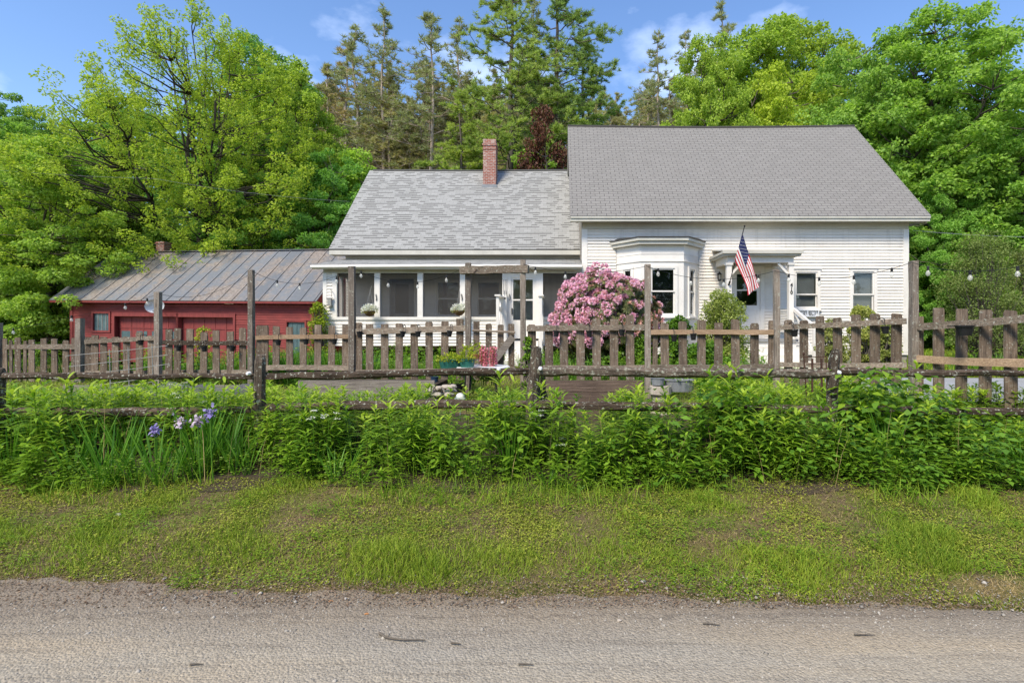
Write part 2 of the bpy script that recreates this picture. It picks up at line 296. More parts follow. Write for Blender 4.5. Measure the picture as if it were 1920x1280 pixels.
def m_hill():
    m, nt, out = newmat('forest_floor')
    v = coords(nt, (1, 1, 1)); n1 = noise(nt, v, 0.25, 5, 0.65); n2 = noise(nt, v, 3, 5, 0.7)
    col = ramp(nt, n1, [(0.4, (0.03, 0.06, 0.012)), (0.6, (0.075, 0.055, 0.03))])
    col = mix(nt, 0.7, col, ramp(nt, n2, [(0.3, (0.5, 0.5, 0.5)), (0.7, (1.4, 1.4, 1.4))]), 'MULTIPLY')
    bsdf(nt, out, col, 0.95, n2, 0.8, 0.1, 0.1)
m_hill()
def m_gravel2():
    m, nt, out = newmat('drive_gravel')
    v = coords(nt, (1, 1, 1)); n1 = noise(nt, v, 1.5, 4); n2 = noise(nt, v, 50, 3, 0.7)
    col = mix(nt, n1, (0.38, 0.40, 0.42), (0.28, 0.27, 0.25))
    col = mix(nt, 0.7, col, ramp(nt, n2, [(0.3, (0.45, 0.45, 0.45)), (0.7, (1.4, 1.4, 1.4))]), 'MULTIPLY')
    bsdf(nt, out, col, 0.95, n2, 0.8, 0.02, 0.1)
m_gravel2()
def m_screen():
    m, nt, out = newmat('insect_screen')
    d = N(nt, 'ShaderNodeBsdfDiffuse'); d.inputs[0].default_value = (0.10, 0.095, 0.09, 1)
    t = N(nt, 'ShaderNodeBsdfTransparent'); s = N(nt, 'ShaderNodeMixShader'); s.inputs[0].default_value = 0.42
    L(nt, t.outputs[0], s.inputs[1]); L(nt, d.outputs[0], s.inputs[2]); L(nt, s.outputs[0], out.inputs[0])
m_screen()
def m_pane():
    m, nt, out = newmat('pane_glass')
    g = N(nt, 'ShaderNodeBsdfGlossy'); g.inputs['Roughness'].default_value = 0.03; g.inputs[0].default_value = (0.9, 0.95, 1, 1)
    n = noise(nt, coords(nt), 2.0, 2); bp = N(nt, 'ShaderNodeBump'); bp.inputs['Strength'].default_value = 0.15; bp.inputs['Distance'].default_value = 0.02
    L(nt, n, bp.inputs['Height']); L(nt, bp.outputs[0], g.inputs['Normal'])
    t = N(nt, 'ShaderNodeBsdfTransparent'); t.inputs[0].default_value = (0.62, 0.65, 0.65, 1)
    s = N(nt, 'ShaderNodeMixShader'); s.inputs[0].default_value = 0.075
    L(nt, t.outputs[0], s.inputs[1]); L(nt, g.outputs[0], s.inputs[2]); L(nt, s.outputs[0], out.inputs[0])
m_pane()

# ------------------------------------------------------------------ mesh helpers
class MB:
    def __init__(s): s.v = []; s.f = []; s.m = []
    def add(s, vs, fs, mi=0):
        o = len(s.v); s.v += [tuple(x) for x in vs]; s.f += [tuple(i + o for i in f) for f in fs]; s.m += [mi] * len(fs)
    def box(s, x0, x1, y0, y1, z0, z1, mi=0):
        s.add([(x0, y0, z0), (x1, y0, z0), (x1, y1, z0), (x0, y1, z0), (x0, y0, z1), (x1, y0, z1), (x1, y1, z1), (x0, y1, z1)],
              [(0, 3, 2, 1), (4, 5, 6, 7), (0, 1, 5, 4), (1, 2, 6, 5), (2, 3, 7, 6), (3, 0, 4, 7)], mi)
    def quad(s, a, b, c, d, mi=0): s.add([a, b, c, d], [(0, 1, 2, 3)], mi)
    def slab(s, a, b, c, d, t, mi=0):
        """quad with thickness t downwards"""
        vs = [Vector(p) for p in (a, b, c, d)]; n = (vs[1] - vs[0]).cross(vs[3] - vs[0]).normalized()
        if n.z < 0: n = -n
        lo = [p - n * t for p in vs]
        s.add(vs + lo, [(0, 1, 2, 3), (7, 6, 5, 4), (0, 4, 5, 1), (1, 5, 6, 2), (2, 6, 7, 3), (3, 7, 4, 0)], mi)
    def beam(s, p0, p1, w, h, mi=0, segs=1, jit=0.0, up=(0, 0, 1), taper=1.0, bow=0.0):
        p0, p1 = Vector(p0), Vector(p1); d = (p1 - p0).normalized(); upv = Vector(up)
        if abs(d.dot(upv)) > 0.95: upv = Vector((0, 1, 0))
        sx = d.cross(upv).normalized(); uz = sx.cross(d).normalized(); rings = []
        for i in range(segs + 1):
            t = i / segs; c = p0.lerp(p1, t) + uz * (bow * math.sin(t * math.pi)); k = 1 + (taper - 1) * t
            r = []
            for a, b in ((-1, -1), (1, -1), (1, 1), (-1, 1)):
                j = Vector([random.uniform(-jit, jit) for _ in range(3)]) if jit else Vector()
                r.append(c + sx * (a * w / 2 * k) + uz * (b * h / 2 * k) + j)
            rings.append(r)
        vs = [v for r in rings for v in r]; fs = []
        for i in range(segs):
            for k in range(4):
                a = i * 4 + k; b = i * 4 + (k + 1) % 4; fs.append((a, b, b + 4, a + 4))
        fs.append((3, 2, 1, 0)); e = segs * 4; fs.append((e, e + 1, e + 2, e + 3)); s.add(vs, fs, mi)
    def tube(s, pts, rad, n=6, mi=0, cap=True):
        pts = [Vector(p) for p in pts]; rad = rad if hasattr(rad, '__len__') else [rad] * len(pts); vs = []; fs = []
        ref = Vector((0.13, 0.31, 0.94))
        for i, p in enumerate(pts):
            d = (pts[min(i + 1, len(pts) - 1)] - pts[max(i - 1, 0)]).normalized()
            if abs(d.dot(ref)) > 0.98: ref = Vector((1, 0, 0))
            a = d.cross(ref).normalized(); b = d.cross(a)
            for k in range(n):
                t = 2 * math.pi * k / n; vs.append(p + (a * math.cos(t) + b * math.sin(t)) * rad[i])
        for i in range(len(pts) - 1):
            for k in range(n):
                a = i * n + k; b = i * n + (k + 1) % n; fs.append((a, b, b + n, a + n))
        if cap: fs.append(tuple(range(n))[::-1]); fs.append(tuple(range(len(pts) * n - n, len(pts) * n)))
        s.add(vs, fs, mi)
    def lathe(s, c, prof, n=16, mi=0, sx=1, sy=1):
        vs = []; fs = []
        for r, z in prof:
            for k in range(n):
                t = 2 * math.pi * k / n; vs.append((c[0] + r * math.cos(t) * sx, c[1] + r * math.sin(t) * sy, c[2] + z))
        for i in range(len(prof) - 1):
            for k in range(n):
                a = i * n + k; b = i * n + (k + 1) % n; fs.append((a, b, b + n, a + n))
        s.add(vs, fs, mi)
    def blob(s, c, r, mi=0, j=0.12, n=8, m=5, sc=(1, 1, 1)):
        vs = []; fs = []
        for i in range(m + 1):
            ph = math.pi * i / m
            for k in range(n):
                t = 2 * math.pi * k / n; q = r * (1 + random.uniform(-j, j)) if 0 < i < m else r
                vs.append((c[0] + q * math.sin(ph) * math.cos(t) * sc[0], c[1] + q * math.sin(ph) * math.sin(t) * sc[1], c[2] + q * math.cos(ph) * sc[2]))
        for i in range(m):
            for k in range(n):
                a = i * n + k; b = i * n + (k + 1) % n; fs.append((a, a + n, b + n, b))
        s.add(vs, fs, mi)
    def build(s, name, mats, parent=None, loc=None, smooth=False, uv=None):
        me = bpy.data.meshes.new(name); o = bpy.data.objects.new(name, me)
        off = Vector(loc) if loc is not None else (worldloc(parent) if parent else Vector())
        me.from_pydata([(x - off.x, y - off.y, z - off.z) for x, y, z in s.v], [], s.f)
        mats = mats if isinstance(mats, (list, tuple)) else [mats]
        for m in mats: me.materials.append(MATS[m])
        if len(mats) > 1: me.polygons.foreach_set('material_index', s.m)
        if smooth: me.polygons.foreach_set('use_smooth', [True] * len(me.polygons))
        if uv:
            ul = me.uv_layers.new(name='UVMap'); 
            for lp in me.loops:
                ul.data[lp.index].uv = uv(Vector(me.vertices[lp.vertex_index].co) + off)
        me.update(); C.objects.link(o)
        if parent: o.parent = parent
        if loc is not None and not parent: o.location = loc
        return o
def worldloc(o):
    v = Vector()
    while o: v += o.location; o = o.parent
    return v
def tag(o, label=None, cat=None, group=None, kind=None):
    if label: o['label'] = label
    if cat: o['category'] = cat
    if group: o['group'] = group
    if kind: o['kind'] = kind
    return o
def thing(name, loc, label, cat, group=None):
    o = bpy.data.objects.new(name, None); C.objects.link(o); o.location = loc; o.empty_display_size = 0.2
    return tag(o, label, cat, group)
def nmesh(name, V, Fq, mat, parent=None, loc=None, mi=None):
    """numpy mesh: V (n,3) local vertices; Fq (m,k) faces of equal size, or a list of such arrays"""
    if not isinstance(Fq, list): Fq = [Fq]
    Fq = [f for f in Fq if len(f)]
    me = bpy.data.meshes.new(name); nl = sum(f.size for f in Fq); nf = sum(len(f) for f in Fq)
    me.vertices.add(len(V)); me.vertices.foreach_set('co', np.ascontiguousarray(V, dtype=np.float32).ravel())
    me.loops.add(nl); me.loops.foreach_set('vertex_index', np.concatenate([f.ravel() for f in Fq]).astype(np.int32))
    tot = np.concatenate([np.full(len(f), f.shape[1]) for f in Fq]); st = np.concatenate([[0], np.cumsum(tot)[:-1]])
    me.polygons.add(nf); me.polygons.foreach_set('loop_start', st.astype(np.int32)); 
    for m in (mat if isinstance(mat, (list, tuple)) else [mat]): me.materials.append(MATS[m])
    if mi is not None: me.polygons.foreach_set('material_index', np.asarray(mi, dtype=np.int32))
    me.update(calc_edges=True); me.validate()
    o = bpy.data.objects.new(name, me); C.objects.link(o)
    if parent: o.parent = parent
    if loc is not None: o.location = loc
    return o
def copy_tree(o, parent=None):
    c = o.copy(); C.objects.link(c); c.parent = parent
    for ch in list(o.children): copy_tree(ch, c)
    return c
def unit(a): return a / (np.linalg.norm(a, axis=-1, keepdims=True) + 1e-9)
def leaves(c, d, n, ln, wd, fold=0.18):
    """rhombic leaves: c base points, d along, n normal, ln length, wd width -> V, F(quads)"""
    c, d, n = np.asarray(c), unit(d), unit(n); ln = np.broadcast_to(ln, len(c))[:, None]; wd = np.broadcast_to(wd, len(c))[:, None]
    s = unit(np.cross(d, n)); n = np.cross(s, d)
    v0 = c; v1 = c + d * ln * 0.45 + s * wd / 2 + n * wd * fold; v2 = c + d * ln - n * ln * 0.12; v3 = c + d * ln * 0.45 - s * wd / 2 + n * wd * fold
    V = np.stack([v0, v1, v2, v3], 1).reshape(-1, 3); return V, np.arange(len(V)).reshape(-1, 4)
def strips(c, d, up, ln, wd, droop, k=3):
    """long arching leaves made of k quads; c base, d direction (may rise), droop bends the tip down"""
    c = np.asarray(c); d = unit(d); ln = np.broadcast_to(ln, len(c))[:, None]; wd = np.broadcast_to(wd, len(c))[:, None]; dr = np.broadcast_to(droop, len(c))[:, None]
    s = unit(np.cross(d, up)); rows = []
    for i in range(k + 1):
        t = i / k; p = c + d * ln * t + np.array([0, 0, -1.0]) * dr * ln * t * t
        wv = wd * (0.35 + 1.3 * t if t < 0.45 else 0.93 * (1 - t) / 0.55 + 0.03)
        rows.append(np.stack([p - s * wv / 2, p + s * wv / 2], 1))
    V = np.concatenate(rows, 1)   # n, 2(k+1), 3
    n = len(c); m = 2 * (k + 1); base = np.arange(n)[:, None] * m
    Fs = [np.stack([base[:, 0] + 2 * i, base[:, 0] + 2 * i + 1, base[:, 0] + 2 * i + 3, base[:, 0] + 2 * i + 2], 1) for i in range(k)]
    return V.reshape(-1, 3), np.concatenate(Fs)
def join(parts):
    Vs, Fs, o = [], [], 0
    for V, Fx in parts: Vs.append(V); Fs.append(Fx + o); o += len(V)
    return np.concatenate(Vs), np.concatenate(Fs)
def rdir(n, zlo=-1, zhi=1, r=rng):
    z = r.uniform(zlo, zhi, n); a = r.uniform(0, 2 * np.pi, n); q = np.sqrt(np.maximum(0, 1 - z * z)); return np.stack([q * np.cos(a), q * np.sin(a), z], 1)

# ------------------------------------------------------------------ terrain
def smooth(t): t = np.clip(t, 0, 1); return t * t * (3 - 2 * t)
def gz(x, y):
    x = np.asarray(x, float); y = np.asarray(y, float)
    z = 0.10 * smooth((y - 3.4) / 0.8) + 0.22 * smooth((y - 4.0) / 2.2) + 0.22 * smooth((y - 6.0) / 3.0)
    z = z - 0.35 * smooth((y - 13) / 5) * smooth((-x - 7) / 4)
    hill = np.maximum(0, y - 31); z = z + 0.20 * hill * smooth(hill / 25) * (1 - 0.35 * smooth((hill - 60) / 90))
    z = z + 0.03 * np.sin(x * 1.7 + y * .6) * smooth((y - 4) / 1.5) * 0.5 + 0.25 * np.sin(x * .21 + 1) * np.sin(y * .17) * smooth((y - 32) / 8)
    z = z + 0.012 * np.sin(x * 5.1 + 1.3 * y) * np.sin(y * 7.3 - x) * smooth((y - 3.5) / .5) * (1 - smooth((y - 12) / 5))
    return z
def Gz(x, y): return float(gz(x, y))
ys = np.concatenate([np.linspace(-60, 2.6, 10), np.linspace(3, 9, 61), np.linspace(9.4, 30, 42), np.linspace(32, 150, 60), [220, 400, 900]])
xs = np.concatenate([[-900, -400, -180], np.linspace(-120, -14, 54), np.linspace(-13.5, 13.5, 110), np.linspace(14, 120, 54), [180, 400, 900]])
GX, GY = np.meshgrid(xs, ys); GZ = gz(GX, np.minimum(GY, 200))
V = np.stack([GX.ravel(), GY.ravel(), GZ.ravel()], 1); nx, ny = len(xs), len(ys)
I = (np.arange(ny - 1)[:, None] * nx + np.arange(nx - 1)[None]).ravel(); Fq = np.stack([I, I + 1, I + nx + 1, I + nx], 1)
cy = V[Fq].mean(1)[:, 1]
g = nmesh('ground', V, Fq, ['earth', 'forest_floor'], mi=(cy > 28).astype(int)); tag(g, kind='structure')
g.data.polygons.foreach_set('use_smooth', [True] * len(g.data.polygons))
# road: its far edge is ragged
def road_edge(x): return 3.46 - 0.055 * np.clip(x, -6, 5) + 0.03 * np.sin(x * 1.1 + .5) + 0.022 * np.sin(x * 3.7) + 0.02 * np.sin(x * 9.1 + 2) + 0.015 * np.sin(x * 23)
xs2 = np.concatenate([[-300, -60], np.linspace(-14, 14, 400), [60, 300]]); rows = [-30, -6, 0.8, 1.6, 2.2, 2.6, 2.9]
V = []
for y in rows: V.append(np.stack([xs2, np.full_like(xs2, y), np.full_like(xs2, 0.016)], 1))
for t in (0.6, 1.0):
    yy = 2.9 + (road_edge(xs2) - 2.9) * t; V.append(np.stack([xs2, yy, np.maximum(0.016 if t < 1 else 0.0, gz(xs2, yy) + (0.010 if t < 1 else 0.004))], 1))
V = np.concatenate(V); nx = len(xs2); I = (np.arange(len(rows) + 1)[:, None] * nx + np.arange(nx - 1)[None]).ravel()
tag(nmesh('road', V, np.stack([I, I + 1, I + nx + 1, I + nx], 1), 'gravel_road'), kind='structure')
def sheet(name, x0, x1, y0, y1, mat, dz, n=30):
    xs = np.linspace(x0, x1, n); ys = np.linspace(y0, y1, n); X, Y = np.meshgrid(xs, ys)
    Y = Y + 0.15 * np.sin(X * 2.1) * ((Y == y0) | (Y == y1)); Z = gz(X, Y) + dz
    V = np.stack([X.ravel(), Y.ravel(), Z.ravel()], 1); I = (np.arange(n - 1)[:, None] * n + np.arange(n - 1)[None]).ravel()
    return tag(nmesh(name, V, np.stack([I, I + 1, I + n + 1, I + n], 1), mat), kind='structure')
sheet('weed_shade_soil', -14, 14, 5.12, 7.9, 'soil', 0.006, 90)  # dark soil sheet under the weeds, painting deep shade into their hollows
sheet('driveway', 5.8, 40, 8.6, 12.6, 'drive_gravel', 0.03)
sheet('path', -30, -10.5, 13.2, 16.5, 'drive_gravel', 0.03)


def m_bulb():
    m, nt, out = newmat('bulb_glass')
    b = N(nt, 'ShaderNodeBsdfPrincipled'); b.inputs['Base Color'].default_value = (0.75, 0.74, 0.68, 1); b.inputs['Roughness'].default_value = 0.08
    t = N(nt, 'ShaderNodeBsdfTransparent'); s = N(nt, 'ShaderNodeMixShader'); s.inputs[0].default_value = 0.42
    L(nt, t.outputs[0], s.inputs[1]); L(nt, b.outputs[0], s.inputs[2]); L(nt, s.outputs[0], out.inputs[0])
m_bulb()

# ------------------------------------------------------------------ the white house
DW, DP, DI = 18.2, 18.1, 20.1          # main wall, porch screen wall, wing wall behind the porch
def siding(mb, y, x0, x1, z0, z1, holes=(), step=0.105, mi=0, axis='x', sgn=-1, out=0.030, clipf=None):
    """lapped boards on a plane: axis 'x' -> plane y=const facing sgn*y; axis 'y' -> plane x=const facing sgn*x"""
    def pt(u, o, z): return (u, y + sgn * o, z) if axis == 'x' else (y + sgn * o, u, z)
    z = z0
    while z < z1 - 1e-4:
        zt = min(z + step, z1); a0, a1 = (x0, x1) if clipf is None else clipf(zt)
        zs = sorted({z, zt} | {h for hh in holes for h in (hh[2], hh[3]) if z < h < zt})
        for za, zb in zip(zs[:-1], zs[1:]):
            zm = (za + zb) / 2; iv = [(a0, a1)]
            for hx0, hx1, hz0, hz1 in holes:
                if hz0 < zm < hz1:
                    nv = []
                    for a, b in iv:
                        if hx1 <= a or hx0 >= b: nv.append((a, b)); continue
                        if a < hx0: nv.append((a, hx0))
                        if b > hx1: nv.append((hx1, b))
                    iv = nv
            jv = []
            for a, b in iv:
                q0 = a
                while b - q0 > 5.0:
                    q1 = q0 + random.uniform(2.4, 4.2); jv.append((q0, q1 - .004)); q0 = q1
                jv.append((q0, b))
            iv = jv; oj = random.uniform(-.004, .005)
            oa = out - (out - 0.003) * (za - z) / step; ob = out - (out - 0.003) * (zb - z) / step
            for a, b in iv:
                if b - a < 0.005: continue
                oa = max(.006, out - (out - 0.003) * (za - z) / step + random.uniform(-.005, .006)) if za == z else oa
                mb.quad(pt(a, oa, za), pt(b, oa, za), pt(b, ob, zb), pt(a, ob, zb), mi)
                if za == z: mb.quad(pt(a, 0.0, za), pt(b, 0.0, za), pt(b, oa, za), pt(a, oa, za), mi)
        z += step
def rect_frame(mb, x0, x1, z0, z1, t, y0, y1, mi=0, tb=None):
    tb = t if tb is None else tb
    mb.box(x0, x0 + t, y0, y1, z0, z1, mi); mb.box(x1 - t, x1, y0, y1, z0, z1, mi)
    mb.box(x0 + t, x1 - t, y0, y1, z1 - t, z1, mi); mb.box(x0 + t, x1 - t, y0, y1, z0, z0 + tb, mi)
def xf_build(mb, name, mat, parent, M=None):
    if M is not None: mb.v = [tuple(M @ Vector(v)) for v in mb.v]
    return mb.build(name, mat, parent)
def window(parent, x0, x1, z0, z1, zm, y=DW, trim=0.10, M=None, blind=False, name='window', zb=None, head=True):
    """double-hung window; x/z is the outer size of the sash opening, y the wall face; opens towards -y"""
    f = MB(); f.box(x0 - trim, x0, y - .045, y + .05, z0 - .06, z1 + trim); f.box(x1, x1 + trim, y - .045, y + .05, z0 - .06, z1 + trim)
    f.box(x0, x1, y - .045, y + .05, z1, z1 + trim)
    if head: f.box(x0 - trim - .03, x1 + trim + .03, y - .075, y + .02, z1 + trim, z1 + trim + .035)
    w = xf_build(f, name, 'white_trim', parent, M)
    s = MB(); s.box(x0 - trim - .02, x1 + trim + .02, y - .09, y + .03, z0 - .105, z0 - .06); s.box(x0, x1, y - .03, y + .05, z0 - .06, z0); xf_build(s, 'sill', 'white_trim', w, M)
    s = MB(); rect_frame(s, x0, x1, zm - .02, z1, .045, y - .02, y + .02); xf_build(s, 'sash', 'white_trim', w, M)
    s = MB(); rect_frame(s, x0, x1, z0, zm + .02, .045, y + .021, y + .06); xf_build(s, 'sash', 'white_trim', w, M)
    s = MB(); s.quad((x0 + .03, y, zm), (x1 - .03, y, zm), (x1 - .03, y, z1 - .03), (x0 + .03, y, z1 - .03))
    s.quad((x0 + .03, y + .04, z0 + .03), (x1 - .03, y + .04, z0 + .03), (x1 - .03, y + .04, zm), (x0 + .03, y + .04, zm)); xf_build(s, 'pane', 'pane_glass', w, M)
    if blind:
        s = MB(); z = z1 - .05; zl = zb if zb else z0 + .04
        while z > zl:
            s.quad((x0 + .04, y + .10, z - .022), (x1 - .04, y + .10, z - .022), (x1 - .04, y + .125, z), (x0 + .04, y + .125, z)); z -= .034
        s.quad((x0 + .03, y + .14, zl), (x1 - .03, y + .14, zl), (x1 - .03, y + .14, z1), (x0 + .03, y + .14, z1), 1)
        xf_build(s, 'blind', ['blind', 'interior_grey'], w, M)
    return w

H = thing('farmhouse', (5.0, DW, 0.45), 'white clapboard farmhouse with grey shingle roofs, screened porch and bay window', 'house')
X0, X1, ZG, ZE = PXX(1092, DW), PXX(1702, DW), 0.40, 5.40      # main block
YB = DW + 8.2; YR = 22.3; ZR = 10.14; ZEV = 5.47; YE = 17.75
win1 = (PXX(1491, DW), PXX(1532, DW), PZ(594, DW), PZ(510, DW)); win2 = (PXX(1598, DW), PXX(1638, DW), PZ(600, DW), PZ(509, DW))
door = (PXX(1372, DW), PXX(1425, DW), PZ(637, DW), PZ(508, DW))
bayx = (1.966, 4.80); bayz = (1.0, 4.62)
holes = [(win1[0] - .1, win1[1] + .1, win1[2] - .1, win1[3] + .13), (win2[0] - .1, win2[1] + .1, win2[2] - .1, win2[3] + .13),
         (door[0] - .13, door[1] + .13, door[2] - .05, door[3] + .16), (bayx[0], bayx[1], 0.9, 4.66)]
wl = MB()
siding(wl, DW, X0 + .17, X1 - .17, 0.95, ZE - .28, holes)
siding(wl, X1, DW + .17, YB, 0.95, ZE, (), axis='y', sgn=1, step=.105)
def gclip(z):
    k = (z - ZE) / (ZR - .25 - ZE); return (DW + (YR - DW) * k, YB - (YB - YR) * k)
siding(wl, X1, DW, YB, ZE, ZR - .35, (), axis='y', sgn=1, clipf=gclip)
siding(wl, X0, DW, YB, ZE - 2, ZE, (), axis='y', sgn=-1)
siding(wl, X0, DW, YB, ZE, ZR - .35, (), axis='y', sgn=-1, clipf=gclip)
# solid core behind the boards, with openings left where windows and doors are
def wall_with_holes(mb, x0, x1, z0, z1, y0, y1, hs, mi=0):
    xs = sorted({x0, x1} | {h for hh in hs for h in hh[:2] if x0 < h < x1}); zs = sorted({z0, z1} | {h for hh in hs for h in hh[2:] if z0 < h < z1})
    for a, b in zip(xs[:-1], xs[1:]):
        run = None
        for c, d in zip(zs[:-1], zs[1:]):
            solid = not any(h[0] < (a + b) / 2 < h[1] and h[2] < (c + d) / 2 < h[3] for h in hs)
            if solid:
                run = (c, d) if run is None else (run[0], d)
            if (not solid or d == zs[-1]) and run: mb.box(a, b, y0, y1, run[0], run[1], mi); run = None
ho = [win1, win2, door, (bayx[0] + .1, bayx[1] - .1, 1.2, 4.4)]
wall_with_holes(wl, X0 + .01, X1 - .01, 0.95, ZE, DW + .004, DW + .15, ho)
wl.box(X0 + .01, X1 - .01, YB - .1, YB, .95, ZE); wl.box(X0 + .006, X0 + .1, DW + .15, YB - .1, .95, ZE); wl.box(X1 - .1, X1 - .006, DW + .15, YB - .1, .95, ZE)
for xx in (X0 + .006, X1 - .1):
    wl.add([(xx, DW, ZE), (xx, YB, ZE), (xx, YR, ZR - .3), (xx + .094, DW, ZE), (xx + .094, YB, ZE), (xx + .094, YR, ZR - .3)], [(0, 1, 2), (5, 4, 3), (0, 3, 4, 1), (1, 4, 5, 2), (2, 5, 3, 0)])
wall = wl.build('wall', 'white_paint', H)
f = MB(); f.box(X0, X1, DW + .03, YB - .03, .2, .95); f.build('foundation', 'stone', H)
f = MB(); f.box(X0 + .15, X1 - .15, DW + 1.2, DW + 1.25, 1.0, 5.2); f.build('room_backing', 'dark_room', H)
t = MB()
for a, b in ((X0 - .02, X0 + .17), (X1 - .17, X1 + .02)): t.box(a, b, DW - .035, DW + .15, .93, ZE - .25)
t.box(X0 - .02, X1 + .02, DW - .028, DW + .02, .84, .98)
t.build('corner_board', 'white_trim', H)
# cornice: frieze board, soffit, fascia
t = MB(); t.box(X0 + .0, X1 + .0, DW - .05, DW + .004, ZE - .28, ZE - .02); t.box(X0 - .40, X1 + .42, YE + .03, DW + .02, ZE - .05, ZE)
t.box(X0 - .42, X1 + .44, YE - .015, YE + .03, ZE - .10, ZE + .10); t.box(X0 - .42, X1 + .44, YE - .05, YE - .015, ZE + .0, ZE + .07)
t.box(X1 + .02, X1 + .42, DW + .02, DW + .5, ZE - .05, ZE); t.box(X1 + .38, X1 + .42, YE + .03, DW + .5, ZE - .1, ZE + .10)
# rake boards
for xx in (X0 - .42, X1 + .40):
    t.slab((xx, YE, ZEV - .06), (xx + .03, YE, ZEV - .06), (xx + .03, YR, ZR - .06), (xx, YR, ZR - .06), .20)
    t.slab((xx, YB + .45, ZEV - .06), (xx + .03, YB + .45, ZEV - .06), (xx + .03, YR, ZR - .06), (xx, YR, ZR - .06), .20)
t.build('cornice', 'cream_trim', H)
def roofpart(parent, name, mat, xa, xb, ye, ze, yr, zr, ybk, zbk, th=.09, sagx=0.0):
    r = MB(); nseg = 12
    for i in range(nseg):
        a = xa + (xb - xa) * i / nseg; b = xa + (xb - xa) * (i + 1) / nseg
        sa, sb = [-sagx * math.sin(math.pi * k / nseg) for k in (i, i + 1)]
        r.slab((a, ye, ze), (b, ye, ze), (b, yr, zr + sb), (a, yr, zr + sa), th)
        r.slab((a, ybk, zbk), (b, ybk, zbk), (b, yr, zr + sb), (a, yr, zr + sa), th)
    s = math.hypot(yr - ye, zr - ze) / (zr - ze)
    return r.build(name, mat, parent, uv=lambda p: (p.x, p.z * s))
rf = roofpart(H, 'roof', 'shingle_main', X0 - .43, X1 + .45, YE - .06, ZEV, YR, ZR + .04, YB + .45, ZEV, sagx=.06)
t = MB(); t.tube([(X0 - .43, YR, ZR + .05), (X0 + 3, YR, ZR + .005), ((X0 + X1) / 2, YR, ZR - .01), (X1 - 3, YR, ZR + .005), (X1 + .45, YR, ZR + .05)], .05, 6); t.build('ridge_cap', 'shingle_main', rf)

window(H, *win1[:2], PZ(577, DW), win1[3], PZ(552, DW), blind=True)
window(H, *win2[:2], win2[2], win2[3], PZ(552, DW), blind=True)
t = MB(); t.box(win1[0], win1[1], DW - .03, DW + .1, win1[2], PZ(577, DW) - .11); t.build('window_apron', 'white_trim', H)
# window fan unit resting in the first window
A = thing('window_fan', ((win1[0] + win1[1]) / 2, DW - .05, win1[2]), 'white twin window fan with two round grilles, set in the window beside the front door', 'window fan')
fz0, fz1 = win1[2] + .0, PZ(577, DW) - .07; fx0, fx1 = win1[0] - .01, win1[1] + .01; fzc = (fz0 + fz1) / 2
m = MB(); rect_frame(m, fx0, fx1, fz0, fz1, .03, DW - .13, DW - .05); m.box(fx0 + .03, fx1 - .03, DW - .06, DW - .05, fz0 + .03, fz1 - .03)
for cx in ((fx0 * 3 + fx1) / 4 + .01, (fx0 + fx1 * 3) / 4 - .01): pass
m.box((fx0 + fx1) / 2 - .02, (fx0 + fx1) / 2 + .02, DW - .125, DW - .06, fz0 + .03, fz1 - .03)
m.build('housing', 'white_plastic', A)
for cx in ((fx0 * 3 + fx1) / 4 + .005, (fx0 + fx1 * 3) / 4 - .005):
    rr = .125; m = MB(); 
    for q in (rr, rr * .8, rr * .6, rr * .4): m.tube([(cx + q * math.cos(a), DW - .115, fzc + q * math.sin(a)) for a in np.linspace(0, 2 * math.pi, 25)], .004, 4, cap=False)
    for k in range(8): m.tube([(cx, DW - .115, fzc), (cx + rr * math.cos(k * .785), DW - .115, fzc + rr * math.sin(k * .785))], .005, 4)
    m.lathe((0, 0, 0), [(0, 0)], 3) if False else None
    m.box(cx - .03, cx + .03, DW - .122, DW - .11, fzc - .03, fzc + .03)
    m.build('grille', 'white_plastic', A)
    m = MB(); m.tube([(cx, DW - .066, fzc), (cx, DW - .062, fzc)], rr, 20); m.build('fan_well', 'dark_metal', A)
    m = MB()
    for k in range(5):
        a = k * 2 * math.pi / 5; c, s = math.cos(a), math.sin(a); c2, s2 = math.cos(a + .9), math.sin(a + .9)
        m.add([(cx + .02 * c, DW - .085, fzc + .02 * s), (cx + .105 * c, DW - .095, fzc + .105 * s), (cx + .105 * c2, DW - .075, fzc + .105 * s2), (cx + .02 * c2, DW - .08, fzc + .02 * s2)], [(0, 1, 2, 3)])
    m.lathe((cx, 0, 0), [(.0, 0)], 3) if False else None
    m.build('fan_blade', 'grey_plastic', A)

# bay window
BY = 17.39; bf0, bf1 = 1.966 + .712, 4.80 - .712
bay = MB()
def poly_prism(mb, pts, z0, z1, mi=0):
    n = len(pts); mb.add([(x, y, z0) for x, y in pts] + [(x, y, z1) for x, y in pts], [tuple(range(n))[::-1], tuple(range(n, 2 * n))] + [(i, (i + 1) % n, n + (i + 1) % n, n + i) for i in range(n)], mi)
bp = lambda o=0: [(bayx[0] - o * 1.0, DW + .02), (bf0 - o * .45, BY - o), (bf1 + o * .45, BY - o), (bayx[1] + o * 1.0, DW + .02)]
poly_prism(bay, bp(0), .9, PZ(600, BY)); frz = MB(); poly_prism(frz, bp(0.0), PZ(497, BY), PZ(456, BY))
for k, (zz, oo) in enumerate(((PZ(597, BY), .05), (PZ(489, BY), .03), (PZ(475, BY), .012), (PZ(461, BY), .03), (PZ(628, BY), .02), (PZ(615, BY), .012))): poly_prism(bay if k in (0, 4, 5) else frz, bp(oo), zz - .025, zz + .012)
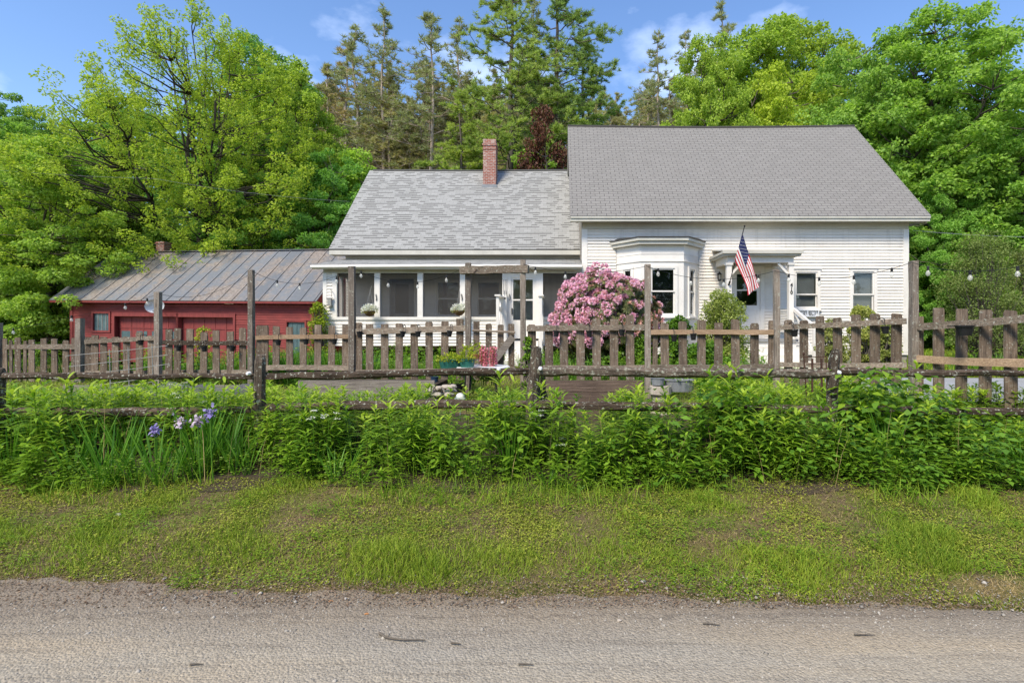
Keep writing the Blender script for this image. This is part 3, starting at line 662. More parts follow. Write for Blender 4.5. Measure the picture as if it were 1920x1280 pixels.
# corner mullions
def fr(p, q):
    p, q = Vector((*p, 0)), Vector((*q, 0)); d = (q - p); ang = math.atan2(d.y, d.x); return Matrix.Translation(p) @ Matrix.Rotation(ang, 4, 'Z'), d.length
zs0, zs1 = PZ(600, BY), PZ(497, BY)
faces3 = [(bp()[0], bp()[1]), (bp()[1], bp()[2]), (bp()[2], bp()[3])]
bayw = bay.build('bay_window', 'white_trim', H); frz.build('bay_frieze', 'white_trim', bayw)
for k, (p, q) in enumerate(faces3):
    M, Ln = fr(p, q); wdt = (.78 if k == 1 else .34); xc = Ln / 2 + (0.02 if k == 1 else 0.0)
    wz0, wz1, wzm = PZ(590, BY), PZ(503, BY), PZ(546, BY)
    m = MB(); m.box(0.0, xc - wdt / 2 - .09, 0, .1, zs0, zs1); m.box(xc + wdt / 2 + .09, Ln, 0, .1, zs0, zs1)
    m.box(xc - wdt / 2 - .09, xc + wdt / 2 + .09, 0.0, .1, wz1 + .09, zs1); m.box(xc - wdt / 2 - .09, xc + wdt / 2 + .09, 0.0, .1, zs0, wz0 - .06)
    mo = xf_build(m, 'window_surround', 'white_trim', bayw, M)
    # window is a part of the house, its pieces sub-parts
    wn_ = window(H, xc - wdt / 2, xc + wdt / 2, wz0, wz1, wzm, y=0.0, trim=.09, M=M, name='window', head=False)
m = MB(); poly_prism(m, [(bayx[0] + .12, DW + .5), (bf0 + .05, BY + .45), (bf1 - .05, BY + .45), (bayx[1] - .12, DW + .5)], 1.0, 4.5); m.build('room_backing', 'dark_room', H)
cap = MB(); poly_prism(cap, bp(.17), PZ(459, BY), PZ(452.5, BY)); poly_prism(cap, bp(.23), PZ(452.5, BY), PZ(447.5, BY)); poly_prism(cap, bp(.20), PZ(447.5, BY), PZ(445.5, BY)); cap.build('bay_cornice', 'cream_trim', bayw)
cap = MB(); a = bp(.26); zt = PZ(446.0, BY) + .01; b = [(a[0][0] + .25, DW + .02), (bf0 + .05, BY + .45), (bf1 - .05, BY + .45), (a[3][0] - .25, DW + .02)]
cap.add([(x, y, zt) for x, y in a] + [(x, y, zt + .10) for x, y in b] + [(x, y, zt - .02) for x, y in a], [(0, 1, 5, 4), (1, 2, 6, 5), (2, 3, 7, 6), (4, 5, 6, 7), (0, 8, 9, 1), (1, 9, 10, 2), (2, 10, 11, 3)])
cap.build('bay_roof', 'shingle_main', bayw)

# front porch with hood
Dq = 16.9; hx0, hx1 = 5.13, 7.65
q = MB(); zb = PZ(472, 16.66); q.slab((hx0, 16.66, 4.20), (hx1, 16.66, 4.20), (hx1 - .1, DW, 4.42), (hx0 + .1, DW, 4.42), .05); q.box(hx0, hx1, 16.62, DW, 4.08, 4.15)
q.box(hx0 + .05, hx1 - .05, 16.68, DW, 4.02, 4.08); hood = q.build('porch_roof', ['cream_trim'], H)
q = MB(); q.box(hx0 + .22, hx1 - .22, 16.84, 16.98, 3.82, 4.02); q.box(hx0 + .22, hx0 + .36, 16.98, DW, 3.82, 4.02); q.box(hx1 - .36, hx1 - .22, 16.98, DW, 3.82, 4.02)
q.build('porch_beam', 'white_trim', hood)
for xp in (5.40, 7.36):
    q = MB(); q.box(xp - .075, xp + .075, 16.84, 16.99, 1.40, 3.82); q.box(xp - .11, xp + .11, 16.81, 17.02, 3.74, 3.82); q.box(xp - .1, xp + .1, 16.82, 17.01, 1.40, 1.55)
    s_ = 1 if xp < 6 else -1
    q.beam((xp + s_ * .07, 16.91, 3.45), (xp + s_ * .40, 16.91, 3.80), .05, .07); q.build('porch_post', 'white_trim', H)
q = MB(); q.box(5.2, 7.56, 16.80, DW, 1.32, 1.40); q.build('porch_floor', 'porch_floor', H)
q = MB()
for k in range(5): q.box(5.24, 7.52, 16.86 - (k % 2) * .004, 16.9, .42 + k * .18, .42 + k * .18 + .172)
q.build('porch_skirt', 'white_trim', H)
for k in range(4):
    q = MB(); q.box(6.15, 7.62, 16.80 - .26 * (k + 1), 16.80 - .26 * k, Gz(7, 16) - .05, 1.32 - .19 * (k + 1)); q.build('step', 'white_trim', H)
q = MB(); q.box(7.52, 7.60, 15.72, 15.80, .4, 1.72); q.beam((7.44, 16.86, 2.34), (7.56, 15.76, 1.78), .07, .10); q.beam((7.44, 16.86, 1.62), (7.56, 15.76, 1.0), .04, .08)
q.beam((7.46, 16.8, 2.2), (7.56, 15.8, 1.0), .03, .06); q.build('step_rail', 'white_trim', H)
q = MB()   # lattice side rail
q.box(7.40, 7.45, 16.99, DW - .03, 2.30, 2.36); q.box(7.40, 7.45, 16.99, DW - .03, 1.62, 1.67)
for k in range(13): q.box(7.41, 7.435, 17.04 + k * .09, 17.075 + k * .09, 1.67, 2.30)
for k in range(7): q.box(7.405, 7.44, 17.0, DW - .03, 1.72 + k * .085, 1.75 + k * .085)
q.build('lattice_rail', 'white_trim', H)
# front door
dx0, dx1, dz0, dz1 = door
q = MB(); q.box(dx0 - .13, dx0, DW - .05, DW + .04, dz0, dz1 + .14); q.box(dx1, dx1 + .13, DW - .05, DW + .04, dz0, dz1 + .14); q.box(dx0, dx1, DW - .05, DW + .04, dz1, dz1 + .14); q.box(dx0 - .15, dx1 + .15, DW - .07, DW + .02, dz1 + .14, dz1 + .17)
q.build('door_casing', 'white_trim', H)
gx0, gx1, gz0_, gz1_ = PXX(1381, DW), PXX(1419, DW), PZ(572.5, DW), PZ(514, DW); gm = PZ(544, DW)
q = MB(); wall_with_holes(q, dx0, dx1, dz0, dz1, DW - .02, DW + .02, [(gx0, gx1, gz0_, gz1_)]); q.box(gx0, gx1, DW - .02, DW + .02, gm - .02, gm + .02)
rect_frame(q, gx0 + .02, (gx0 + gx1) / 2 - .03, dz0 + .15, gz0_ - .12, .025, DW - .032, DW - .02); rect_frame(q, (gx0 + gx1) / 2 + .03, gx1 - .02, dz0 + .15, gz0_ - .12, .025, DW - .032, DW - .02)
d_ = q.build('door', 'white_trim', H)
q = MB(); q.quad((gx0, DW, gz0_), (gx1, DW, gz0_), (gx1, DW, gz1_), (gx0, DW, gz1_)); q.build('pane', 'pane_glass', d_)
q = MB(); q.tube([(dx0 + .07, DW - .02, gz0_ - .05), (dx0 + .07, DW - .07, gz0_ - .05)], .018, 8); q.tube([(dx0 + .07, DW - .07, gz0_ - .05), (dx0 + .16, DW - .07, gz0_ - .05)], .012, 6); q.build('handle', 'dark_metal', d_)
# wall lantern
q = MB(); lx, lz = PXX(1346.5, DW), PZ(520, DW); q.box(lx - .03, lx + .03, DW - .03, DW, lz - .02, lz + .12); q.tube([(lx, DW - .02, lz + .05), (lx, DW - .09, lz + .13), (lx, DW - .15, lz + .14)], .012, 6)
q.lathe((lx, DW - .15, lz), [(.0, .20), (.02, .16), (.075, .10), (.08, .09)], 8); q.lathe((lx, DW - .15, lz), [(.055, -.10), (.06, -.11), (.04, -.14), (0, -.15)], 8)
for k in range(4): a = k * 1.571 + .78; q.tube([(lx + .05 * math.cos(a), DW - .15 + .05 * math.sin(a), lz - .1), (lx + .065 * math.cos(a), DW - .15 + .065 * math.sin(a), lz + .09)], .008, 4)
wlan = q.build('wall_lantern', 'dark_metal', H)
q = MB(); q.lathe((lx, DW - .15, lz), [(.035, -.09), (.05, .08)], 8); q.build('lamp_glass', 'lamp_frost', wlan)
# house number on the right porch post
def text_mesh(txt, size, name, mat, parent, pos, ext=.004, rx=90):
    cu = bpy.data.curves.new(name, 'FONT'); cu.body = txt; cu.size = size; cu.extrude = ext; cu.align_x = 'CENTER'; cu.align_y = 'CENTER'; cu.offset = size * .03
    to = bpy.data.objects.new(name + '_tmp', cu); C.objects.link(to); dg = bpy.context.evaluated_depsgraph_get()
    me = bpy.data.meshes.new_from_object(to.evaluated_get(dg)); bpy.data.objects.remove(to); me.materials.clear(); me.materials.append(MATS[mat])
    o = bpy.data.objects.new(name, me); C.objects.link(o); o.parent = parent; o.location = Vector(pos) - (worldloc(parent) if parent else Vector()); o.rotation_euler = (R(rx), 0, 0); return o
for ch, py in (('4', 534.5), ('1', 541.5), ('0', 548.5)): text_mesh(ch, .155, 'house_number', 'dark_metal', H, (7.36, 16.832, PZ(py, 16.84)))

# ---- wing with screened porch
WX0 = -8.0; WX1 = X0 - .02; WYE = 19.7; WZE = 4.58; WYR = 24.0; WZR = 8.80; WYB = 28.2
w2 = MB(); siding(w2, DI, WX0, WX1, 1.3, 4.5, [(PXX(725, DI), PXX(777, DI), PZ(602, DI), PZ(526, DI))])
pw1 = (PXX(819, DI) , PXX(862, DI), PZ(592, DI), PZ(528, DI)); pd = (PXX(735, DI), PXX(772, DI), 1.40, PZ(527, DI)); pw2 = (PXX(895, DI), PXX(938, DI), PZ(592, DI), PZ(528, DI))
w2 = MB(); siding(w2, DI, WX0, WX1, 1.3, 4.5, [pw1, pd, pw2]); wall_with_holes(w2, WX0 + .01, WX1, .95, 4.5, DI + .004, DI + .12, [pw1, pd, pw2])
siding(w2, WX0, DI, WYB, .95, 4.5, (), axis='y', sgn=-1)
def gclip2(z):
    k = (z - 4.5) / (WZR - .3 - 4.5); return (DI + (WYR - DI) * k, WYB - .4 - (WYB - .4 - WYR) * k)
siding(w2, WX0, DI, WYB, 4.5, WZR - .4, (), axis='y', sgn=-1, clipf=gclip2)
w2.box(WX0 + .006, WX0 + .1, DI + .12, WYB, .95, 4.5); w2.add([(WX0 + .006, DI, 4.5), (WX0 + .006, WYB - .4, 4.5), (WX0 + .006, WYR, WZR - .35), (WX0 + .1, DI, 4.5), (WX0 + .1, WYB - .4, 4.5), (WX0 + .1, WYR, WZR - .35)], [(0, 1, 2), (5, 4, 3), (0, 3, 4, 1), (1, 4, 5, 2), (2, 5, 3, 0)])
w2.box(WX0 + .1, WX1, WYB - .1, WYB, .95, 4.5)
w2.build('wing_wall', 'white_paint', H)
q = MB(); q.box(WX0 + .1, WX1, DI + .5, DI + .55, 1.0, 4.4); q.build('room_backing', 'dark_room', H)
for (a, b, c, d) in (pw1, pw2): window(H, a, b, c, d, (c + d) / 2, y=DI, trim=.08, blind=False, head=False)
q = MB(); a, b, c, d = pd; rect_frame(q, a - .08, b + .08, c, d + .08, .08, DI - .04, DI + .03, tb=.001); wall_with_holes(q, a, b, c, d, DI + .0, DI + .04, [(a + .12, b - .12, c + .9, d - .12)]); q.build('inner_door', 'interior_grey', H)
wr = roofpart(H, 'wing_roof', 'shingle_wing', -431 * .0197, X0 - .0, WYE, WZE + .09, WYR, WZR + .04, WYB + .3, WZE + .09, sagx=.03)
t = MB(); t.tube([(-8.0 - .33, WYR, WZR + .04), (-4, WYR, WZR + .01), (X0, WYR, WZR + .04)], .05, 6); t.build('ridge_cap', 'shingle_wing', wr)
t = MB(); t.box(-8.46, X0 - .02, WYE - .02, WYE + .02, WZE - .12, WZE + .04); t.box(-8.46, X0 - .02, WYE + .02, DI, WZE - .12, WZE - .09); t.box(-8.0, X0, DI - .04, DI + .0, 4.28, WZE - .12)
t.slab((-8.46, WYE, WZE), (-8.43, WYE, WZE), (-8.43, WYR, WZR - .03), (-8.46, WYR, WZR - .03), .18); t.slab((-8.46, WYB + .3, WZE), (-8.43, WYB + .3, WZE), (-8.43, WYR, WZR - .03), (-8.46, WYR, WZR - .03), .18)
t.build('wing_cornice', 'cream_trim', H)
# porch roof, gutter
PX_L = PXX(606, DP); q = MB(); q.slab((-8.22, 17.80, 3.87), (X0 - .03, 17.80, 3.87), (X0 - .03, DI, 4.34), (-8.10, DI, 4.34), .06)
s_ = 1.0; q.build('porch_roof', 'shingle_wing', H, uv=lambda p: (p.x, p.y))
q = MB(); q.tube([(PXX(583, 17.76), 17.76, 3.79), (-4, 17.76, 3.82), (X0 - .03, 17.76, 3.80)], .055, 8); q.box(-8.2, X0 - .03, 17.80, 17.83, 3.72, 3.84); q.build('gutter', 'white_trim', H)
PZS, PZT, PZB = PZ(594, DP), PZ(512, DP), PZ(648, DP)
q = MB(); q.box(PX_L, X0 - .03, DP, DP + .12, PZT, 3.80); q.box(-8.2, X0 - .03, 17.83, DP + .12, 3.80, 3.83)
q.box(PX_L, PX_L + .12, DP + .12, DI, PZT, 3.80)
q.build('porch_frieze', 'cream_trim', H)
dL, dR = PXX(958, DP), PXX(1005, DP)
q = MB(); hd = [(PXX(944, DP), PXX(1019, DP), 1.3, 3.7)]
siding(q, DP, PX_L + .1, X0 - .03, PZB, PZS - .10, hd); siding(q, DP, PX_L + .1, PXX(630, DP) - .12, PZS - .1, PZT, ()); q.box(PX_L + .02, PXX(944, DP), DP + .004, DP + .12, PZB, PZS - .09); q.box(PXX(1019, DP), X0 - .03, DP + .004, DP + .12, PZB, PZS - .09)
q.box(PX_L + .02, PXX(630, DP) - .02, DP + .004, DP + .12, PZS - .09, PZT); siding(q, PX_L, DP, DI, PZB, PZS - .1, (), axis='y', sgn=-1); q.box(PX_L + .004, PX_L + .1, DP + .12, DI, PZB, PZS - .09)
q.build('porch_wall', 'white_paint', H)
q = MB(); q.box(PX_L + .1, X0 - .05, DP + .12, DI, 1.32, 1.40); q.build('screen_porch_floor', 'porch_floor', H)
q = MB(); q.box(PX_L + .12, X0 - .05, DP + .12, DI - .04, 3.76, 3.79); q.build('porch_ceiling', 'interior_grey', H)
pl = [(606, 613), (623.5, 632), (702.5, 712.5), (783, 793), (862.5, 873), (942, 951), (1010, 1018)]
for a, b in pl:
    q = MB(); q.box(PXX(a, DP), PXX(b, DP), DP - .03, DP + .124, PZB if a == 606 else (1.30 if a > 940 else PZS), PZT); q.build('porch_post', 'white_trim', H)
q = MB(); q.box(PX_L + .1, PXX(944, DP), DP - .05, DP + .13, PZS - .10, PZS - .0); q.box(PXX(1018, DP), X0 - .03, DP - .05, DP + .13, PZS - .10, PZS - .0); q.build('sill', 'white_trim', H)
q = MB()
for yy in (DP + .8, DP + 1.4): q.box(PX_L - .002, PX_L + .1, yy - .06, yy + .06, PZS - .09, PZT)
q.build('side_post', 'white_trim', H)
q = MB(); q.box(PX_L + .0, PX_L + .1, DP + .12, DI, PZS - .09, PZS); q.build('sill', 'white_trim', H)
sc_ = [(632, 702.5), (712.5, 783), (793, 862.5), (873, 942), (1018, 1090)]
for a, b in sc_:
    q = MB(); q.quad((PXX(a, DP), DP + .06, PZS), (PXX(b, DP), DP + .06, PZS), (PXX(b, DP), DP + .06, PZT), (PXX(a, DP), DP + .06, PZT)); q.build('screen', 'insect_screen', H)
q = MB(); q.quad((PX_L + .05, DP + .12, PZS), (PX_L + .05, DI, PZS), (PX_L + .05, DI, PZT), (PX_L + .05, DP + .12, PZT)); q.build('screen', 'insect_screen', H)
# porch storm door
a, b, c, d = dL, dR, 1.40, PZ(520, DP)
g0, g1, g2, g3 = PXX(962, DP), PXX(999, DP), PZ(600, DP), PZ(524, DP); gm = PZ(562, DP)
q = MB(); wall_with_holes(q, a, b, c, d, DP + .02, DP + .06, [(g0, g1, g2, g3)]); q.box(g0, g1, DP + .015, DP + .055, gm - .025, gm + .02); d_ = q.build('storm_door', 'white_trim', H)
q = MB(); q.quad((g0, DP + .04, g2), (g1, DP + .04, g2), (g1, DP + .04, g3), (g0, DP + .04, g3)); q.build('pane', 'pane_glass', d_)
q = MB(); q.tube([(a + .04, DP + .0, gm - .5), (a + .04, DP - .01, gm - .28)], .02, 6); q.build('handle', 'dark_metal', d_)
q = MB(); q.box(PXX(951, DP), a, DP - .01, DP + .1, 1.4, PZT); q.box(b, PXX(1010, DP), DP - .01, DP + .1, 1.4, PZT); q.box(a, b, DP - .01, DP + .1, d, PZT); q.build('door_casing', 'white_trim', H)
# side steps with rails at the storm door
for k in range(4):
    q = MB(); q.box(-1.72, -.66, 17.9 - .27 * (k + 1), 18.08 - .27 * k, .38, 1.32 - .20 * k); q.build('step', 'white_trim', H)
for sx_ in (-1.98, -.62):
    q = MB(); x = sx_; q.box(x, x + .11, 17.86, 17.97, .5, 2.78); q.box(x + .01, x + .10, 16.85, 16.95, .45, 2.74); q.box(x - .03, x + .15, 16.80, 18.0, 2.76, 2.81)
    q.beam((x + .05, 17.86, 1.35), (x + .05, 16.95, .9), .04, .09); q.beam((x + .05, 17.86, 2.6), (x + .05, 16.95, 1.45), .04, .09); q.box(x + .02, x + .09, 16.95, 17.86, 2.35, 2.44)
    q.build('step_rail', 'white_trim', H)
# a narrow upright post with a black ladder motif and star beside the door
q = MB(); x = PXX(946, 17.9); q.box(x - .07, x + .07, 17.88, 17.96, 1.3, PZ(545, 17.9)); q.build('post_board', 'white_trim', H)
q = MB()
for xx in (PXX(945, 17.9), PXX(949, 17.9)): q.tube([(xx, 17.84, PZ(552, 17.9)), (xx, 17.84, PZ(524, 17.9))], .012, 5)
sx0, sz0 = PXX(946.5, 17.86), PZ(559, 17.86); pts = [(sx0 + (.055 if k % 2 == 0 else .022) * math.sin(k * math.pi / 5), 17.87, sz0 + (.055 if k % 2 == 0 else .022) * math.cos(k * math.pi / 5)) for k in range(10)]
q.add(pts + [(x_, y_ + .008, z_) for x_, y_, z_ in pts], [tuple(range(10)), tuple(range(10, 20))[::-1]] + [(i, (i + 1) % 10, 10 + (i + 1) % 10, 10 + i) for i in range(10)]); q.build('door_ornament', 'dark_metal', H)
# small black hooks on the porch posts
for px in (705.5, 866, 956):
    q = MB(); x = PXX(px, DP - .04); z = PZ(557, DP); q.tube([(x, DP - .05, z - .12), (x + .015, DP - .06, z - .04), (x, DP - .06, z + .03), (x - .01, DP - .05, z + .1)], .014, 5); q.build('hook', 'dark_metal', H)
q = MB(); x = PXX(619, DP - .05); z = PZ(563, DP); q.tube([(x, DP - .02, z + .35), (x + .06, DP - .12, z + .36), (x + .1, DP - .15, z + .3), (x + .08, DP - .15, z + .1)], .01, 5); q.box(x - .09, x + .1, DP - .16, DP - .06, z + .06, z + .08); q.box(x - .05, x + .07, DP - .15, DP - .07, z - .16, z + .06); q.box(x - .08, x + .09, DP - .17, DP - .05, z - .19, z - .165); q.build('bird_feeder', 'steel_rod', H)
# chimney
q = MB(); cx0, cx1, cy0, cy1 = -3.25, -2.70, 23.0, 23.6; q.box(cx0, cx1, cy0, cy1, 7.6, 9.62); q.box(cx0 - .03, cx1 + .03, cy0 - .03, cy1 + .03, 9.62, 9.70); q.box(cx0, cx1, cy0, cy1, 9.70, 9.90); q.box(cx0 - .02, cx1 + .02, cy0 - .02, cy1 + .02, 9.45, 9.50)
q.build('chimney', 'brick', H, uv=lambda p: (p.x + p.y, p.z))
q = MB(); q.box(cx0 - .05, cx1 + .05, cy0 - .05, cy0 + .02, 7.72, 7.93); q.build('flashing', 'grey_plastic', H)

# ------------------------------------------------------------------ red barn
phi = R(9); BX, BD = -9.45, 20.8; Lb = 12.1
cu_, su_ = math.cos(phi), math.sin(phi)
def Bp(u, v, z):       # u runs from the right end to the left, v into depth; the old barn leans a little with the slope
    return Vector((BX - u * cu_ + v * su_, BD + u * su_ + v * cu_, z + 0.012 * u))
B = thing('barn', (BX - 6, BD + 1, 0.2), 'long red clapboard barn with rust-stained grey metal roof and two garage doors', 'barn')
def bbuild(mb, name, mat, parent, **k):
    mb.v = [tuple(Bp(*v)) for v in mb.v]; return mb.build(name, mat, parent, **k)
def U(px):            # wall position seen at px
    k = (px - PX0) / F; return (BX - k * BD) / (cu_ + k * su_)
zt = 2.66
gd1, gd2 = (U(318), U(201), 0.2, PZ(597, 21.9)), (U(426), U(322), .2, PZ(597, 21.4)); bw = (U(190), U(160), PZ(625, 22.2), PZ(593, 22.2)); bd = (U(562), U(528), .3, PZ(605, 21))
q = MB(); hs = [gd1, gd2, bw, bd]; siding(q, 0.35, .35, Lb - .35, .35, zt, hs, step=.10, out=.02); wall_with_holes(q, .36, Lb - .36, .2, zt, .354, .5, hs)
q.box(.36, .45, .5, 5.4, .2, zt); q.box(Lb - .45, Lb - .36, .5, 5.4, .2, zt); q.box(.36, Lb - .36, 5.4, 5.5, .2, zt)
for uu in (.36, Lb - .45): q.add([(uu, .36, zt), (uu, 5.4, zt), (uu, 2.9, zt + 2.3), (uu + .09, .36, zt), (uu + .09, 5.4, zt), (uu + .09, 2.9, zt + 2.3)], [(0, 1, 2), (5, 4, 3), (0, 3, 4, 1), (1, 4, 5, 2), (2, 5, 3, 0)])
bbuild(q, 'wall', 'red_paint', B)
q = MB(); q.box(.33, .47, .31, .5, .2, zt); q.box(Lb - .47, Lb - .33, .31, .5, .2, zt); q.box(.33, Lb - .33, .30, .35, zt - .10, zt)
for gd in (gd1, gd2): q.box(gd[0] - .1, gd[0], .30, .5, .2, gd[3] + .16); q.box(gd[1], gd[1] + .1, .30, .5, .2, gd[3] + .16); q.box(gd[0], gd[1], .30, .5, gd[3], gd[3] + .16)
bbuild(q, 'corner_board', 'red_door', B)
for gd in (gd1, gd2):
    q = MB(); a, b, c, d = gd; q.box(a, b, .52, .58, c, d); n = 4
    for i in range(1, n): q.box(a, b, .50, .52, c + (d - c) * i / n - .015, c + (d - c) * i / n + .015)
    for i in range(1, 5): q.box(a + (b - a) * i / 5 - .03, a + (b - a) * i / 5 + .03, .505, .52, c, d)
    g_ = bbuild(q, 'garage_door', 'red_door', B)
    if gd is gd1:
        q = MB()
        for i in range(4): u0 = a + (b - a) * (i + .15) / 4; q.box(u0, u0 + (b - a) * .17, .508, .519, c + .52 * (d - c), c + .68 * (d - c))
        bbuild(q, 'pane', 'teal_glass', g_)
for (a, b, c, d), nm in ((bw, 'window'), (bd, 'side_door')):
    q = MB(); rect_frame(q, a - .08, b + .08, c - .08, d + .1, .08, .30, .40); w_ = bbuild(q, nm, 'red_door' if nm == 'window' else 'red_paint', B)
    q = MB(); q.box(a, b, .38, .42, c, d); n = 4
    for i in range(1, n): q.box(a + (b - a) * i / n - .012, a + (b - a) * i / n + .012, .365, .38, c, d, 1)
    bbuild(q, 'door_leaf' if nm == 'side_door' else 'pane', ['teal_glass', 'steel_rod' if nm == 'window' else 'teal_glass'], w_)
q = MB(); Zr0 = 5.22; vr = 2.85
q.slab((-.0, 0, 2.80), (Lb + .35, 0, 2.80), (Lb + .35, vr, Zr0), (-.0, vr, Zr0), .03); q.slab((-.0, 2 * vr + .0, 2.80), (Lb + .35, 2 * vr, 2.80), (Lb + .35, vr, Zr0), (-.0, vr, Zr0), .03)
slope = math.hypot(vr, Zr0 - 2.8)
def barnuv(p): 
    d = p - Vector((BX, BD, 0)); u = -(d.x * cu_ - d.y * su_); v = d.x * su_ + d.y * cu_; return (u, v / vr * slope)
br = bbuild(q, 'roof', 'barn_roof', B, uv=barnuv)
q = MB(); u = .1
while u < Lb + .3:
    for v0, v1 in ((0, vr), (2 * vr, vr)): q.beam((u, v0, 2.81), (u, v1, Zr0 + .01), .03, .035)
    u += .6
q.beam((0, vr, Zr0 + .02), (Lb + .35, vr, Zr0 + .02), .2, .03)
q.v = q.v; bbuild(q, 'roof_seam', 'barn_roof', br, uv=barnuv)
q = MB(); q.box(0.0, Lb + .35, .02, .06, 2.70, 2.785); q.box(.0, Lb + .35, .06, .35, 2.70, 2.72); bbuild(q, 'eave_board', 'red_door', B)
q = MB(); k3 = (307 - PX0) / F; uc = (BX + 3.1 * su_ - k3 * (BD + 3.1 * cu_)) / (cu_ + k3 * su_); q.box(uc - .22, uc + .22, vr + .05, vr + .45, 4.7, 5.72); q.box(uc - .25, uc + .25, vr + .02, vr + .48, 5.62, 5.67); bbuild(q, 'chimney', 'brick', B, uv=lambda p: (p.x + p.y, p.z))
# satellite dish and double flood lamp are fixed to the wall
dc = Bp(U(297), .0, PZ(577, 21.8)); q = MB(); n = 16; vs = [(0, .06, 0)]; 
for rr, dd in ((.14, .05), (.26, .015), (.36, -.045)):
    for k in range(n): a = 2 * math.pi * k / n; vs.append((rr * math.cos(a) * .95, dd, rr * math.sin(a) * .78))
fs = [(0, 1 + k, 1 + (k + 1) % n) for k in range(n)]
for r_ in range(2):
    for k in range(n): fs.append((1 + r_ * n + k, 1 + (r_ + 1) * n + k, 1 + (r_ + 1) * n + (k + 1) % n, 1 + r_ * n + (k + 1) % n))
Md = Matrix.Translation(dc + Vector((0, -.2, 0))) @ Matrix.Rotation(R(20), 4, 'X') @ Matrix.Rotation(R(25), 4, 'Z') @ Matrix.Rotation(R(-14), 4, 'Y')
q.add([Md @ Vector(v) for v in vs], fs); q.tube([Md @ Vector((0, .08, 0)), dc + Vector((0, .1, -.1)), dc + Vector((0, .45, -.1))], .02, 6); dish = q.build('satellite_dish', 'white_plastic', B)
q = MB(); q.tube([Md @ Vector((0, 0, -.28)), Md @ Vector((0, -.4, -.12))], .012, 5); q.blob(Md @ Vector((0, -.42, -.1)), .05); q.build('receiver_arm', 'grey_plastic', dish)
q = MB(); fc = Bp(U(425), .22, PZ(570, 21.2))
for s_ in (-1, 1): q.tube([fc, fc + Vector((s_ * .09, -.05, .0)), fc + Vector((s_ * .17, -.12, .03))], [.02, .04, .055], 8)
q.build('flood_lamp', 'white_plastic', B)

# ------------------------------------------------------------------ picket fences
FD = [(-600, 13.5), (-40, 12.6), (2, 12.2), (152, 11.8), (300, 11.0), (472, 10.8), (662, 10.3), (878, 9.8), (980, 9.4), (1213, 8.9), (1453, 8.6), (1710, 7.5), (1960, 6.3), (2100, 6.2), (2400, 6.15)]
def fD(px): return float(np.interp(px, [a for a, _ in FD], [b for _, b in FD]))
PT = 0.14
def picket(parent, px, w, top, bot, dy=.0, D=None, lean=0.0, mat='weathered'):
    D = D or fD(px) - .03 + dy; c = P(px, top, D); wd = w * D / F; zt = c.z; zb = PZ(bot, D); m = MB(); n = 5; vs = []
    t = .022; sh = random.choice((.004, .012, .022))
    prof = [(-wd / 2, zb), (wd / 2, zb), (wd / 2, zt - sh - random.uniform(0, .02)), (wd / 2 - sh, zt - random.uniform(0, .012)), (-wd / 2 + sh, zt - random.uniform(0, .012)), (-wd / 2, zt - sh - random.uniform(0, .02))]
    ln = random.uniform(-.012, .012) + lean
    f = [(c.x + x + ln * (z - zb), D, z) for x, z in prof]; b = [(x, D + t, z) for x, y, z in f]; k = len(f)
    m.add(f + b, [tuple(range(k)), tuple(range(k, 2 * k))[::-1]] + [(i, i + k, (i + 1) % k + k, (i + 1) % k) for i in range(k)])
    o = m.build('picket', mat, parent, loc=None); return o
def rail(parent, a, b, th, D0=None, D1=None, mat='weathered_h', off=-.065, name='rail', dp=.04):
    D0 = (D0 or fD(a[0])) + off; D1 = (D1 or fD(b[0])) + off; m = MB(); p, q = P(*a, D0), P(*b, D1)
    m.beam(p, q, dp, th * (D0 + D1) / 2 / F, segs=6, jit=.004, bow=random.uniform(-.015, .01)); return m.build(name, mat, parent)
def post(parent, px, w, top, bot=None, D=None, mat='post_wood', name='post', lean=0.0):
    D = D or fD(px); wd = w * D / F / (1 + .8 * abs(px - PX0) / F); x = PXX(px, D); z1 = PZ(top, D); z0 = Gz(x, D) - .2; m = MB()
    m.beam((x, D + wd / 2 - .1, z0), (x + lean, D + wd / 2 - .1, z1), wd, wd, segs=6, jit=.005, up=(0, 1, 0)); return m.build(name, mat, parent)
def fence(x, label, tops, D=None):
    return thing('picket_fence', (PXX(x, fD(x)), fD(x), Gz(PXX(x, fD(x)), fD(x))), label, 'fence', 'weathered picket fencing around the garden')
A = fence(76, 'low weathered picket fence at the far left, ending at the stout square post', 0)
post(A, 2, 15, 605); post(A, 153, 17, 597)
for px in (8, 20, 33, 46, 59, 81, 102, 123, 136): picket(A, px, 11 if px not in (20, 46, 136) else 6, random.uniform(632, 639), 722)
rail(A, (-10, 651), (148, 650), 9); rail(A, (-10, 702), (148, 704), 7)
Bf = fence(380, 'weathered picket fence before the red barn, between stout post and tall pale post', 0)
post(Bf, 300, 14.5, 548); post(Bf, 474, 13, 507, mat='post_wood')
for px in (165, 177, 194, 216, 237, 261, 283, 316, 332, 356, 381, 405, 431, 455): picket(Bf, px, 12.5, (614 + random.uniform(0, 8)) if px > 300 else 626 + random.uniform(-4, 6), 705)
rail(Bf, (160, 641), (296, 634), 8); rail(Bf, (306, 642), (470, 643), 8, mat='split_rail'); rail(Bf, (160, 699), (470, 697), 7)
Cf = fence(670, 'weathered picket fence below the screened porch, up to the wooden arch', 0)
post(Cf, 662, 13.7, 500)
for px in (486, 496, 517, 543, 568, 595, 621, 647): picket(Cf, px, 12.5, random.uniform(608, 614), 697)
for px in (672, 693, 721, 748, 777, 805, 833, 862): picket(Cf, px, 13.6, 597 if px == 862 else random.uniform(601, 608), 712)
